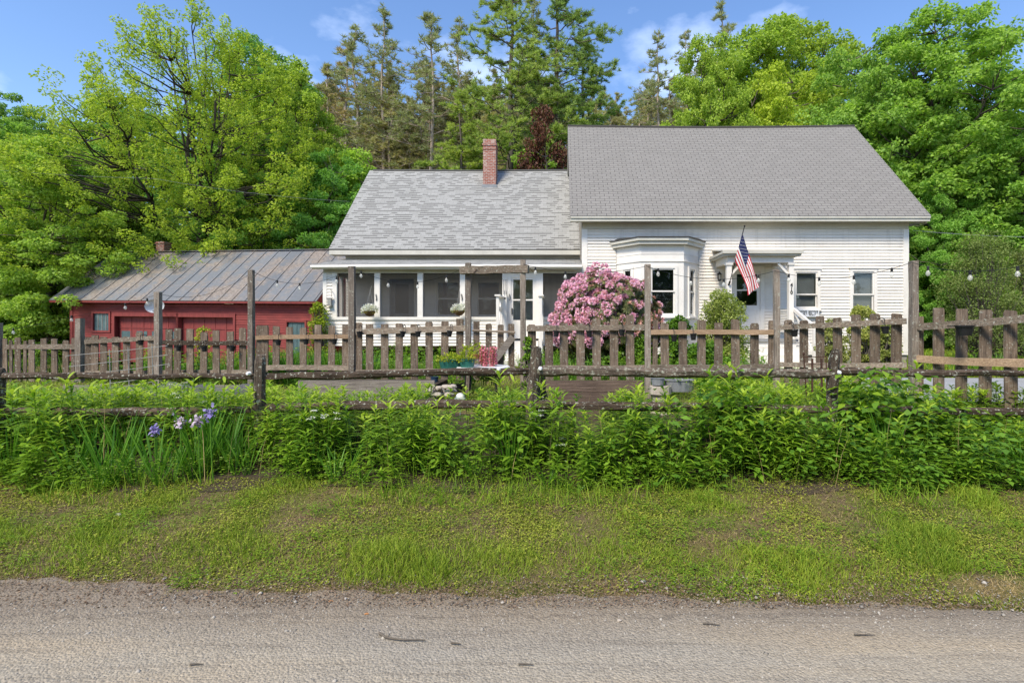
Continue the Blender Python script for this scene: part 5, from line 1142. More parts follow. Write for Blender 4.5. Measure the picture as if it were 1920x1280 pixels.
def dec_tree(name, seed, Hh, R_, th, prof, nclump, per, ln, bark, leafm, crad=.13, flat=.5, fan=0.0, nlimb=10, lean=(0, 0), trunk_r=None, vtop=0.0, loc=(0, 0, 0)):
    """prof: list of (t, radius share); th: height where the crown begins; returns the Empty"""
    r = np.random.default_rng(seed); root = bpy.data.objects.new(name, None); C.objects.link(root); root.location = loc
    tr = trunk_r or Hh * .014; pt = [a for a, _ in prof]; pr = [b for _, b in prof]
    ax = lambda z: np.array([lean[0] * z / Hh, lean[1] * z / Hh]) * 1.0
    ph = r.uniform(0, 6.28, 6)
    def env(t, a): return R_ * np.interp(t, pt, pr) * (1 + .16 * np.sin(2 * a + ph[0]) + .12 * np.sin(3 * a + ph[1] + t * 5) + .10 * np.sin(5 * a + ph[2] - 7 * t))
    # clump centres by rejection, apart from one another
    cs = []; rads = []; tries = 0
    while len(cs) < nclump and tries < nclump * 60:
        tries += 1; t = r.uniform(0, 1); a = r.uniform(0, 2 * np.pi)
        if r.uniform() > np.interp(t, pt, pr) ** 1.2 + .08: continue
        q = r.uniform(0, 1) ** .38; e = env(t, a) * q; z = th + t * (Hh - th); c = np.array([e * np.cos(a), e * np.sin(a), z]); c[:2] += ax(z)
        rc = R_ * crad * r.uniform(.65, 1.35)
        if cs and np.min(np.linalg.norm((np.array(cs) - c) * [1, 1, 1.3], axis=1)) < rc * .85: continue
        cs.append(c); rads.append(rc)
    cs = np.array(cs); rads = np.array(rads)
    # trunk and limbs
    ztop = th + (Hh - th) * (.75 if fan == 0 else .5); tp = curve([0, 0, -.4], [*ax(ztop), ztop], 10, 0, tr * .5, r); paths = [(tp, np.interp(np.linspace(0, 1, 10), [0, .06, 1], [tr * 1.5, tr, tr * .3]))]
    nodes = [tp[3:]]; 
    for i in range(nlimb):
        z0 = th * (.7 if fan else .85) + (ztop - th * .7) * (i / nlimb) ** 1.2 * (.75 if fan else .9); a = i * 2.4 + r.uniform(-.4, .4); t1 = np.clip((z0 - th) / (Hh - th) + (.30 + .45 * fan * r.uniform(.6, 1.1)), .05, .97)
        e = env(t1, a) * (.62 - .22 * fan * (i % 2)); q = np.array([e * np.cos(a), e * np.sin(a), th + t1 * (Hh - th)]); q[:2] += ax(q[2]); p = np.array([*ax(z0), z0])
        lp = curve(p, q, 9, -.06 * np.linalg.norm(q - p) if fan else .05 * np.linalg.norm(q - p), R_ * .02, r); rr = tr * (.55 - .25 * i / nlimb)
        paths.append((lp, np.linspace(rr, rr * .25, 9))); nodes.append(lp[2:])
    nodes = np.concatenate(nodes)
    for c, rc in zip(cs, rads):
        dz = nodes[:, 2] - c[2]; dd = np.linalg.norm(nodes - c, axis=1) + np.where(dz > -.2, 2.5 * (dz + .2), 0); k = int(np.argmin(dd)); p = nodes[k]; L_ = np.linalg.norm(c - p)
        paths.append((curve(p, c + (c - p) / (L_ + 1e-6) * rc * .4, 5, -.04 * L_, .03 * L_, r), np.linspace(min(tr * .2, .015 + .012 * L_), .008, 5)))
    V, Fx = tubes_np(paths, 6); t_ = nmesh('trunk', V, Fx, bark, root); t_.data.polygons.foreach_set('use_smooth', [True] * len(t_.data.polygons))
    parts = []
    for c, rc in zip(cs, rads):
        k = 3; 
        for j in range(k):      # each clump is a few overlapping sprays
            off = r.normal(0, .38, 3) * rc * [1, 1, .6]; tt = (c[2] - th) / (Hh - th)
            if fan: ud = unit(c - np.array([0, 0, th * .6])); off = off * .55 + ud * rc * (j - 1) * r.uniform(.7, 1.3)
            fl = flat * (1 + vtop * max(0, tt - .45) * 2)
            parts.append(clump_leaves(c + off, rc * r.uniform(.55, .9) * np.array([1 - .35 * vtop * tt] * 3), max(8, int(per / k * (rc / (R_ * crad)) ** 2)), ln, r, fl))
    V, Fx = join(parts); nmesh('crown', V, Fx, leafm, root); return root

def tufts(c, n, ln, wd, r, up=.35):
    """needle tufts: n blades radiating from each centre c (m,3)"""
    m = len(c); cc = np.repeat(c, n, 0); d = rdir(m * n, -.5, 1, r) + [0, 0, up]; l_ = ln * r.uniform(.7, 1.2, m * n); d = unit(d); s = unit(np.cross(d, rdir(m * n, -1, 1, r)))
    tip = cc + d * l_[:, None]; b = cc + d * l_[:, None] * .3
    V = np.stack([cc, b + s * wd / 2, tip, b - s * wd / 2], 1).reshape(-1, 3); return V, np.arange(len(V)).reshape(-1, 4)
def red_pine(name, seed, Hh, R_, base, leafm='needles_dull', bark='bark_pine', dens=1.0, dead=26, loc=(0, 0, 0)):
    r = np.random.default_rng(seed); root = bpy.data.objects.new(name, None); C.objects.link(root); root.location = loc; tr = Hh * .0105
    tp = curve([0, 0, -.5], [r.normal(0, .3), r.normal(0, .3), Hh], 12, 0, .10, r); paths = [(tp, np.linspace(tr * 1.2, .03, 12))]; cs = []
    nb = int(46 * dens)
    for i in range(nb):
        t = (i + r.uniform(0, 1)) / nb; z = base + t * (Hh - base); a = r.uniform(0, 6.28); L_ = R_ * (np.interp(t, [0, .2, .6, 1], [.75, 1, .75, .12])) * r.uniform(.6, 1.15)
        p = np.array([np.interp(z, tp[:, 2], tp[:, 0]), np.interp(z, tp[:, 2], tp[:, 1]), z]); q = p + np.array([np.cos(a) * L_, np.sin(a) * L_, L_ * r.uniform(-.05, .55)])
        bpth = curve(p, q, 6, -.10 * L_, .05 * L_, r); paths.append((bpth, np.linspace(.035, .012, 6)))
        for j in range(int(5 + 6 * L_ / R_)):
            k = r.uniform(.35, 1); c = bpth[min(5, int(k * 5))] + r.normal(0, .16, 3) * L_ ** .5 * [1, 1, .7]; cs.append(c); paths.append((np.stack([bpth[min(5, int(k * 4))], c]), [.010, .006]))
    for i in range(dead):
        z = base * r.uniform(.35, 1.1); a = r.uniform(0, 6.28); L_ = r.uniform(.5, 1.9); p = np.array([np.interp(z, tp[:, 2], tp[:, 0]), np.interp(z, tp[:, 2], tp[:, 1]), z]); q = p + np.array([np.cos(a) * L_, np.sin(a) * L_, r.uniform(-.4, .3)])
        c_ = curve(p, q, 4, .1, .05, r); paths.append((c_, np.linspace(.022, .008, 4)))
        for j in range(3): paths.append((np.stack([c_[1 + j % 3], c_[1 + j % 3] + r.normal(0, .35, 3)]), [.008, .005]))
    V, Fx = tubes_np(paths, 4); t_ = nmesh('trunk', V, Fx, bark, root); t_.data.polygons.foreach_set('use_smooth', [True] * len(t_.data.polygons))
    cs = np.array(cs); V, Fx = tufts(cs, 20, .34, .045, r); nmesh('crown', V, Fx, leafm, root); return root
def white_pine(name, seed, Hh, R_, base, leafm='needles', bark='bark_grey', nb=70, side=0.0, loc=(0, 0, 0), ln=.26):
    """long level boughs with flat plumes of needles, open gaps between them"""
    r = np.random.default_rng(seed); root = bpy.data.objects.new(name, None); C.objects.link(root); root.location = loc; tr = Hh * .014
    tp = curve([0, 0, -.5], [r.normal(0, .3), r.normal(0, .3), Hh], 12, 0, .12, r); paths = [(tp, np.interp(np.linspace(0, 1, 12), [0, .5, 1], [tr * 1.2, tr * .75, .03]))]; cs = []
    for i in range(nb):
        t = (i + r.uniform(0, 1)) / nb; z = base + t ** .9 * (Hh - base); a = r.uniform(0, 6.28); L_ = R_ * np.interp(t, [0, .15, .5, .85, 1], [.8, 1, .85, .4, .08]) * r.uniform(.55, 1.2) * (1 + side * np.cos(a))
        p = np.array([np.interp(z, tp[:, 2], tp[:, 0]), np.interp(z, tp[:, 2], tp[:, 1]), z]); q = p + np.array([np.cos(a) * L_, np.sin(a) * L_, L_ * r.uniform(.02, .42)])
        bpth = curve(p, q, 8, -.07 * L_, .035 * L_, r); paths.append((bpth, np.linspace(.05, .012, 8)))
        ns = int(9 + 16 * L_ / R_)
        for j in range(ns):
            k = r.uniform(.3, 1.0); b0 = bpth[min(7, int(k * 7))]; sd_ = np.array([-np.sin(a), np.cos(a), 0]) * r.choice([-1, 1]); l2 = L_ * .26 * r.uniform(.4, 1.1) * (1.15 - k * .5); e = b0 + sd_ * l2 + np.array([np.cos(a), np.sin(a), .12]) * l2 * .8 + r.normal(0, .08, 3)
            paths.append((np.stack([b0, e]), [.014, .006])); m = max(2, int(l2 / .17)); tt = r.uniform(.25, 1.05, m)[:, None]; cs.append(b0 + (e - b0) * tt + r.normal(0, .05, (m, 3)))
    for i in range(16):
        z = base * r.uniform(.3, 1.0); a = r.uniform(0, 6.28); L_ = r.uniform(.8, 2.4); p = np.array([0, 0, z]); paths.append((curve(p, p + [np.cos(a) * L_, np.sin(a) * L_, r.uniform(0, .9)], 5, 0, .06, r), np.linspace(.03, .008, 5)))
    V, Fx = tubes_np(paths, 5); t_ = nmesh('trunk', V, Fx, bark, root); t_.data.polygons.foreach_set('use_smooth', [True] * len(t_.data.polygons))
    cs = np.concatenate(cs); V, Fx = tufts(cs, 17, ln * 1.1, .038, r, .15); nmesh('crown', V, Fx, leafm, root); return root

def put(root, px, D, label, cat='tree', group=None, sc=1.0, rz=None, tint=(1, 1, 1), fresh=False, sz=None, dz=0.0):
    o = root if fresh else copy_tree(root)
    x = PXX(px, D); o.location = (x, D, Gz(x, D) - .1 + dz); o.rotation_euler = (0, 0, rng.uniform(0, 6.28) if rz is None else rz); o.scale = (sc, sc, sz or sc)
    if 'category' in o: pass
    tag(o, label, cat, group)
    if group is None and 'group' in o: del o['group']
    for ch in o.children:
        ch.color = (*tint, 1)
    return o
def top_scale(Hh, px, D, ytop):    # scale that brings a tree of height Hh to reach ytop in the view
    return (PZ(ytop, D) - Gz(PXX(px, D), D)) / Hh

# prototypes -------------------------------------------------------
big = dec_tree('maple_tree', 11, 18, 7.0, 2.6, [(0, .62), (.15, .92), (.4, 1.0), (.6, .86), (.8, .60), (.93, .34), (1, .12)], 580, 205, .125, 'bark_maple', 'leaf_maple', crad=.074, flat=.6, fan=1.0, nlimb=20, vtop=1.0, trunk_r=.26)
put(big, 382, 28.5, 'large spreading maple with yellow-green spring leaves behind the red barn', fresh=True, rz=.6, sc=top_scale(18.3, 382, 28.5, 18), tint=(1.12, 1.05, 1))
oval = dec_tree('broadleaf_tree', 21, 15, 4.2, 1.6, [(0, .55), (.2, .95), (.45, 1.0), (.7, .78), (.9, .42), (1, .12)], 280, 320, .155, 'bark_maple', 'leaf_forest', crad=.125, flat=.6, nlimb=14)
rnd = dec_tree('broadleaf_tree', 22, 13, 5.0, 1.0, [(0, .7), (.2, 1.0), (.5, .98), (.75, .7), (1, .2)], 300, 330, .165, 'bark_grey', 'leaf_forest', crad=.12, flat=.5, nlimb=14)
sap = dec_tree('sapling', 23, 7, 2.1, .5, [(0, .6), (.3, 1.0), (.6, .85), (1, .15)], 110, 260, .14, 'bark_grey', 'leaf_forest', crad=.19, flat=.55, nlimb=8)
thin = dec_tree('poplar_tree', 24, 16, 2.4, 3.0, [(0, .5), (.3, 1.0), (.7, .75), (1, .1)], 150, 200, .14, 'bark_grey', 'leaf_forest', crad=.18, flat=.7, nlimb=12)
rp1 = red_pine('red_pine', 31, 22, 3.0, 10.5, dens=1.0, dead=60)
rp3 = red_pine('red_pine', 33, 22, 1.7, 14.0, dens=.7, dead=60)
rp2 = red_pine('red_pine', 32, 21, 2.7, 11, dens=.85, dead=60)
wp1 = white_pine('white_pine', 41, 25, 6.0, 5.0, nb=95)
wp2 = white_pine('white_pine', 42, 24, 5.2, 4.0, nb=85, side=.3)
Y, Gn, Gd = (1.35, 1.15, .9), (1.0, 1.0, 1.0), (.8, .95, .95)
lst = [  # proto, H, px, D, ytop, width factor, label, tint
 (rnd, 13, 95, 25.5, 262, 1.05, 'bright green maple overhanging the left end of the barn roof', (1.35, 1.2, 1.0)),
 (rnd, 13, -120, 30, 200, 1.1, 'broad green tree cut off by the left edge of the photo', (1.2, 1.1, .9)),
 (oval, 15, 20, 37, 215, 1.2, 'green tree rising behind the overhanging maple at the far left', (1.1, 1.1, 1)),
 (rnd, 13, 235, 27, 330, .75, 'low leafy tree behind the barn chimney, under the spreading maple', (1.25, 1.12, 1)),
 (rnd, 13, 505, 31, 245, .9, 'dense green tree behind the right end of the barn roof', (1.0, 1.08, 1)),
 (oval, 15, 545, 34, 110, .8, 'tall yellow-green tree between the spreading maple and the pines', (1.45, 1.2, .9)),
 (rnd, 13, 620, 31, 285, .8, 'deep green tree beside the slope of the wing roof', (.95, 1.12, 1.1)),
 (oval, 15, 495, 40, 75, .95, 'dark tree top showing above the right shoulder of the spreading maple', (.7, .85, .9)),
 (oval, 15, 1325, 33, 62, .62, 'slim bright green tree like a candle above the main roof', (1.45, 1.2, .9)),
 (rnd, 13, 1450, 34, 128, .72, 'yellow-green maple just above the middle of the main roof', (1.7, 1.3, .7)),
 (oval, 15, 1415, 39, 38, 1.0, 'tall feathery tree behind the yellow-green maple, left one', (1.35, 1.15, .85)),
 (oval, 15, 1510, 39, 28, .9, 'tall feathery tree behind the yellow-green maple, right one', (1.4, 1.15, .8)),
 (rnd, 13, 1640, 31, 72, .85, 'large pale green maple rising past the right end of the ridge', (1.15, 1.12, 1.1)),
 (oval, 15, 1765, 29, 12, 1.12, 'tallest green maple at the right, its top against the sky', (1.2, 1.15, 1.0)),
 (rnd, 13, 1885, 27, 140, .92, 'full green maple at the right edge behind the pale shrub', (1.1, 1.12, .95)),
 (rnd, 13, 1760, 26, 330, .72, 'lower leafy maple right behind the right corner of the house', (1.0, 1.1, .95)),
 (rnd, 13, 2060, 30, 170, 1.1, 'green tree cut off by the right edge of the photo', (1.0, 1.1, .95)),
]
for i, (pr, Hh, px, D, yt, wf, lab, ti) in enumerate(lst):
    s = top_scale(Hh * 1.0, px, D, yt); put(pr, px, D, lab, sc=s * wf if wf < 1.2 else s * 1.1, sz=s, tint=ti, rz=i * 1.3, group=None)
pines = [(rp1, 22, 722, 46, 18, 1.0, 'red pine with the topmost slim crown left of the roof chimney'), (rp2, 21, 676, 48, 52, 1.15, 'red pine just left of the topmost slim one'), (rp1, 22, 806, 44, 22, 1.15, 'red pine with open crown and paired trunks right of the topmost slim one'),
 (rp2, 21, 640, 52, 80, 1.2, 'shorter dense red pine at the left of the pine group'), (rp2, 21, 870, 50, 38, 1.0, 'red pine half hidden behind the white pine boughs'), (rp1, 22, 998, 42, -10, .8, 'pale-barked red pine standing between the two white pines'),
 (rp2, 21, 1230, 56, 58, .95, 'leftmost slim dark pine in the gap above the main roof'), (rp1, 22, 1285, 58, 58, .9, 'slim dark pine in the gap beside the candle-shaped tree'), (rp2, 21, 1345, 44, 12, .9, 'pine with tufted top right behind the candle-shaped tree')]
for i, (pr, Hh, px, D, yt, wf, lab) in enumerate(pines):
    s = top_scale(Hh, px, D, yt); put(pr, px, D, lab, sc=s * wf, sz=s, rz=i * 2.1, tint=(.95, 1.0, .9) if i != 3 else (1.2, .9, .8))
put(wp1, 957, 39, 'huge white pine with long feathery boughs left of the main roof ridge', sc=1.0, sz=top_scale(25, 957, 39, -60), rz=2.2, tint=(1.15, 1.1, 1), fresh=False)
put(wp2, 1040, 41, 'dark-trunked white pine beside the left end of the main ridge', sc=1.05, sz=top_scale(24, 1040, 41, -70), rz=.4, tint=(.85, .9, .9))
put(wp2, 860, 37, 'young hemlock-like pine with drooping level boughs behind the wing chimney', sc=.62, sz=top_scale(24, 860, 37, 170), rz=1.4, tint=(1.3, 1.2, .9))
put(wp1, 1090, 45, 'dark pine filling in behind the left end of the main roof', sc=.8, sz=top_scale(25, 1090, 45, 60), rz=4.4, tint=(.7, .8, .8))
ap = dec_tree('dead_tree', 25, 9, 2.3, 1.2, [(0, .6), (.3, 1.0), (.6, .8), (1, .2)], 110, 200, .15, 'bark_grey', 'dead_leaf', crad=.18, flat=.8, nlimb=8)
put(ap, 1026, 31, 'withered tree with brown dead leaves beside the roof chimney', fresh=True, sc=.9, sz=top_scale(9, 1026, 31, 212), tint=(1, 1, 1), rz=0)
# forest farther up the slope: pines and young trees, each a tree of its own
r3 = np.random.default_rng(5)
def zone(px):
    for lim, t in ((-100, 'past the left edge of the photo'), (60, 'left of the barn'), (250, 'behind the left end of the barn'), (420, 'behind the spreading maple'), (600, 'behind the right end of the barn'), (680, 'by the left slope of the wing roof'), (740, 'below the topmost slim pine'), (830, 'above the middle of the wing roof'), (900, 'just left of the brick chimney'), (960, 'right behind the brick chimney'), (1060, 'between chimney and main roof'), (1150, 'above the left end of the main ridge'), (1260, 'in the gap above the main ridge'), (1340, 'behind the candle-shaped tree'), (1450, 'above the middle of the main ridge'), (1600, 'above the right half of the main ridge'), (1760, 'behind the right roof slope'), (1930, 'behind the olive shrub at the right')):
        if px < lim: return t
    return 'past the right edge of the photo'
for i in range(105):
    D = r3.uniform(46, 92); px = r3.uniform(560, 1400); yt = r3.uniform(95, 210) if not (1130 < px < 1320) else r3.uniform(150, 230)
    pr, Hh = ((rp3, 22), (rp2, 21), (rp3, 22))[i % 3]; s = min(1.1, top_scale(Hh, px, D, yt)); 
    put(pr, px, D, zone(px) and 'slender pine on the ' + ('near' if D < 62 else 'upper') + ' slope, ' + zone(px), group='far pines on the slope', sc=s * 1.15, sz=s, tint=tuple(np.array([1.1, 1, .9]) * r3.uniform(.8, 1.25)))
for i in range(60):
    D = r3.uniform(60, 95); px = r3.uniform(545, 1420); yt = r3.uniform(150, 240); s = top_scale(21, px, D, yt)
    put(rp2, px, D, 'slender pine on the upper slope, ' + zone(px), group='far pines on the slope', sc=s * 1.5, sz=s, tint=tuple(np.array([1.0, 1, .85]) * r3.uniform(.8, 1.2)))
for i in range(42):
    D = r3.uniform(33, 60); px = r3.uniform(560, 1500); yt = r3.uniform(270, 340) - (D - 33) * 1.0; Hh = 7; s = top_scale(Hh, px, D, yt)
    put(sap, px, D, ('young leafy tree close ' if D < 45 else 'young leafy tree deeper in ') + 'behind the roofs, ' + zone(px), group='young trees behind the roofs', sc=max(.7, s * .9), sz=s, tint=tuple(np.array([1.25, 1.15, .9]) * r3.uniform(.75, 1.25)))
for i in range(26):
    D = r3.uniform(38, 70); px = r3.choice([r3.uniform(-350, 520), r3.uniform(1500, 2350)]); yt = r3.uniform(150, 260); Hh = 15; s = top_scale(Hh, px, D, yt)
    put(oval, px, D, ('leafy tree in the wood, ' if D < 54 else 'leafy tree deepest in the wood, ') + zone(px), group='trees deep in the wood', sc=s, tint=tuple(np.array([1.0, 1.05, .95]) * r3.uniform(.7, 1.1)))
for i in range(16):
    D = r3.uniform(24, 34); px = r3.choice([r3.uniform(-250, 420), r3.uniform(1730, 2150)]); yt = r3.uniform(400, 500); s = top_scale(7, px, D, yt)
    put(sap, px, D, 'low leafy tree at the edge of the wood, ' + zone(px), group='low trees at the wood edge', sc=max(.6, s * 1.1), sz=s, tint=tuple(np.array([1.1, 1.1, .9]) * r3.uniform(.7, 1.2)))
# the originals of copied kinds are removed with their parts
for i, (x, y, Hh) in enumerate(((-17, -19, 13), (-8, -23, 15), (1, -18, 13), (9, -22, 15), (17, -19, 13), (27, -23, 15), (-28, -22, 15))):
    o = copy_tree((rnd, oval)[Hh == 15]); o.location = (x, y, 0); o.scale = (1.1, 1.1, .85); o.rotation_euler = (0, 0, i * 1.7); tag(o, 'leafy tree across the road, seen only mirrored in the window panes', 'tree', 'trees across the road')
for o in (oval, rnd, sap, rp1, rp2, rp3, wp1, wp2, thin):
    for c in list(o.children): bpy.data.objects.remove(c)
    bpy.data.objects.remove(o)
# understory on the hill
r4 = np.random.default_rng(9); n = 1500; yy = r4.uniform(31, 78, n); xx = (r4.uniform(-500, 2500, n) - PX0) / F * yy
parts = []
for x, y in zip(xx, yy):
    h = r4.uniform(.5, 1.8); z = Gz(x, y) + h * .5; parts.append(clump_leaves(np.array([x, y, z]), r4.uniform(.7, 1.6), 60, .22, r4, h / 2))
V, Fx = join(parts); o = nmesh('undergrowth', V, Fx, 'leaf_forest'); tag(o, kind='stuff'); o.color = (1.1, 1.05, .9, 1)

# ------------------------------------------------------------------ shrubs
def shrub(name, px, D, ytop, w, label, leafm, n, ln, seed, ybot=None, bark='bark_grey', tint=(1, 1, 1), h0=.05, dense=1.0, stems=9, flat=1.0, cl=60):
    r = np.random.default_rng(seed); x = PXX(px, D); z0 = Gz(x, D); hh = PZ(ytop, D) - z0; rw = w * D / F / 2
    root = thing(name, (x, D, z0 - .03), label, 'shrub'); paths = []; cs = []
    for i in range(cl):
        a = r.uniform(0, 6.28); t = r.uniform(.12, 1); q = np.sqrt(max(0, 1 - (max(0, t - .35) / .67) ** 2)) * r.uniform(.3, .95); cs.append([np.cos(a) * q * rw, np.sin(a) * q * rw, hh * (h0 + (.93 - h0) * t)])
    cs = np.array(cs)
    for c in cs: a = r.uniform(0, 6.28); paths.append((curve([.1 * np.cos(a), .1 * np.sin(a), 0], c, 6, 0, .03, r), np.linspace(.022, .006, 6)))
    V, Fx = tubes_np(paths, 5); nmesh('stem', V, Fx, bark, root)
    parts = [clump_leaves(c, rw * r.uniform(.2, .34), int(n / cl), ln, r, .85, .05) for c in cs]; V, Fx = join(parts); f = nmesh('foliage', V, Fx, leafm, root); f.color = (*tint, 1); return root
# rhododendron
r5 = np.random.default_rng(77); rx, rD = PXX(1140, 13.2), 13.2; rz0 = Gz(rx, rD); rh = PZ(509, rD) - rz0; rw = 198 * rD / F / 2
RH = thing('rhododendron', (rx, rD, rz0 - .03), 'big domed rhododendron covered in pink and mauve blooms before the bay window', 'shrub')
def dome(n, lo=0.0):
    out = []
    while len(out) < n:
        d = rdir(1, -.35, 1, r5)[0]; p = np.array([d[0] * rw, d[1] * rw, (rh * .52 + max(d[2], -.35) * rh * .48)]); p[:2] *= min(1.32, 1 / max(.3, (1 - abs(d[2]) ** 3.2) ** .0 * (d[0] ** 2 + d[1] ** 2) ** .16)); p *= 1 + .07 * np.sin(7 * d[0] + 3) * np.cos(6 * d[2]); out.append((p, d))
    return out
paths = []; shell = dome(1350); 
for p, d in shell[:150]: paths.append((curve([r5.normal(0, .12), r5.normal(0, .12), 0], p * .93, 6, 0, .05, r5), np.linspace(.03, .008, 6)))
V, Fx = tubes_np(paths, 5); nmesh('stem', V, Fx, 'bark_grey', RH)
lp, bl, nw = [], [], []
for i, (p, d) in enumerate(shell):
    q = p * r5.uniform(.84, 1.0); m = 16; a = np.linspace(0, 6.28, m, endpoint=False) + r5.uniform(0, 6); s = unit(np.cross(d, [0, .3, 1])); t = np.cross(s, d); dd = s * np.cos(a)[:, None] + t * np.sin(a)[:, None] + d * .15 - [0, 0, .25]
    lp.append(leaves(np.repeat(q[None], m, 0), dd, np.repeat(d[None], m, 0) + r5.normal(0, .2, (m, 3)), r5.uniform(.10, .15, m), .038))
    left = -d[0] * .9 + d[2] * .35 + r5.normal(0, .33)      # the mauve trusses sit on the left and top, faded pink ones on the right
    if left > .0 + .25 * np.sin(5 * d[0] + 2) * np.sin(6 * d[2]) and r5.uniform() < .66:
        k = 46; e = rdir(k, -.2, 1, r5); e = s * e[:, :1] + t * e[:, 1:2] + d * e[:, 2:]; rr = r5.uniform(.035, .085); bl.append(leaves(q + d * .05 + e * rr * .75, e + r5.normal(0, .25, (k, 3)), unit(np.cross(e, r5.normal(0, 1, (k, 3)))), .062, .052))
    elif r5.uniform() < (.72 if d[2] > -.15 else .3):
        k = 16; e = rdir(k, .1, 1, r5); e = s * e[:, :1] + t * e[:, 1:2] + d * e[:, 2:]; nw.append(leaves(np.repeat((q + d * .02)[None], k, 0), e, unit(np.cross(e, r5.normal(0, 1, (k, 3)))), r5.uniform(.05, .10, k), .025))
        if r5.uniform() < .4: k = 22; e = rdir(k, 0, 1, r5); e = s * e[:, :1] + t * e[:, 1:2] + d * e[:, 2:]; bl.append(leaves(q + d * .04 + e * .03, e, unit(np.cross(e, r5.normal(0, 1, (k, 3)))), .045, .035))
inner = [clump_leaves(p * r5.uniform(.45, .85), .22, 36, .11, r5, .8, .2) for p, d in shell[:200]]
V, Fx = join(lp + inner); nmesh('leaves', V, Fx, 'rhodo_leaf', RH); V, Fx = join(bl); nmesh('blossom', V, Fx, 'rhodo_bloom', RH); V, Fx = join(nw); nmesh('faded_blossom', V, Fx, 'rhodo_new', RH)
shrub('shrub', 1352, 14.6, 538, 100, 'loose yellow-green shrub between the bay window and the front door', 'variegated', 17000, .06, 1, tint=(.85, .95, .7), cl=130)
shrub('shrub', 1618, 14.2, 566, 60, 'pale variegated shrub under the right-hand window', 'variegated', 11000, .055, 2, tint=(1.1, 1.1, .9))
shrub('shrub', 1560, 14.0, 588, 52, 'variegated shrub between the two blind-covered windows', 'variegated', 8000, .055, 3)
shrub('shrub', 1662, 14.0, 600, 45, 'low variegated shrub near the right house corner', 'variegated', 6000, .055, 4, tint=(.9, .95, .8))
shrub('shrub', 1845, 17, 425, 150, 'tall greyish olive shrub with fine twigs at the right of the house', 'variegated', 22000, .06, 5, tint=(.55, .68, .55), cl=170)
shrub('shrub', 1925, 18.5, 455, 110, 'twiggy olive shrub behind at the right edge', 'variegated', 14000, .06, 6, tint=(.5, .55, .5), cl=110)
shrub('shrub', 598, 17.8, 560, 40, 'small yellow-green shrub at the left corner of the porch', 'yellow_leaf', 2400, .07, 7, tint=(.8, .9, .8))
shrub('shrub', 382, 12.6, 606, 34, 'small yellow-leaved shrub in front of the second garage door', 'yellow_leaf', 900, .06, 8, tint=(.9, .95, .8))
shrub('shrub', 1270, 12.8, 585, 60, 'green shrub with a purple flower under the bay window', 'weed_broad', 6000, .07, 9, tint=(1, 1, 1))
shrub('shrub', 1325, 12.4, 640, 90, 'low green shrub behind the picket fence below the bay window', 'weed_broad', 7000, .07, 10)
shrub('shrub', 1190, 12.3, 618, 70, 'dark green shrub low on the right of the rhododendron', 'weed_broad', 6000, .08, 11, tint=(1.1, 1, 1))
V1 = shrub('climbing_vine', 988, 9.35, 618, 22, 'thin climbing vine on the right post of the arch', 'weed_broad', 1500, .05, 12, cl=40, tint=(1.6, 1.4, 1.4)); V1['category'] = 'vine'
V1 = shrub('climbing_vine', 1012, 6.2, 640, 20, 'twiggy vine around the leaning split-rail post', 'weed_broad', 260, .035, 13, cl=18, tint=(1.4, 1.2, 1)); V1['category'] = 'vine'

# ------------------------------------------------------------------ weeds, garden plants, irises, grass
def plant_A(r, h):      # leafy stem with lance leaves in a spiral and a dense tip
    n = int(16 + 22 * h); t = np.sort(r.uniform(.22, 1, n) ** .8); lean = r.normal(0, .10, 2); a = np.arange(n) * 2.4 + r.uniform(0, 6)
    c = np.stack([lean[0] * t * h, lean[1] * t * h, t * h], 1); up = .35 + 1.3 * np.clip(t - .7, 0, 1) * 2; d = np.stack([np.cos(a), np.sin(a), up], 1)
    ln = (.195 - .085 * np.clip(t - .75, 0, 1) * 4 * .6) * r.uniform(.75, 1.3, n); V, Fx = strips(c, d, np.array([[0, 0, 1.]]), ln, .034 * r.uniform(.8, 1.2, n), .38, 3)
    sV, sF = tubes_np([(np.array([[0, 0, -.05], [lean[0] * .5 * h, lean[1] * .5 * h, h * .5], [lean[0] * h, lean[1] * h, h]]), [.005, .004, .002])], 4); return join([(V, Fx), (sV, sF)])
def plant_B(r, h):      # broad-leaved
    n = int(16 + 18 * h); t = r.uniform(.1, 1, n); a = r.uniform(0, 6.28, n); rad = .05 + .13 * r.uniform(0, 1, n); c = np.stack([np.cos(a) * rad, np.sin(a) * rad, t * h], 1)
    d = np.stack([np.cos(a), np.sin(a), r.uniform(-.5, .15, n)], 1); return leaves(c, d, np.stack([np.cos(a) * .5, np.sin(a) * .5, np.ones(n)], 1) + r.normal(0, .3, (n, 3)), r.uniform(.07, .13, n), r.uniform(.045, .08, n), .12)
def plant_C(r, h):      # sword leaves
    n = 16; a = r.uniform(0, 6.28, n); c = np.stack([np.cos(a) * .03, np.sin(a) * .03, np.zeros(n)], 1); d = np.stack([np.cos(a) * .28, np.sin(a) * .28, np.ones(n)], 1); return strips(c, d, r.normal(0, 1, (n, 3)) * [1, 1, 0], h * r.uniform(.7, 1.15, n), .02, .18, 4)
def plant_D(r, h):      # ferny low stuff
    n = int(60); a = r.uniform(0, 6.28, n); rad = .16 * np.sqrt(r.uniform(0, 1, n)); c = np.stack([np.cos(a) * rad, np.sin(a) * rad, r.uniform(.05, 1, n) * h], 1); return leaves(c, np.stack([np.cos(a), np.sin(a), r.uniform(-.2, .6, n)], 1), rdir(n, .2, 1, r), r.uniform(.03, .06, n), r.uniform(.015, .03, n))
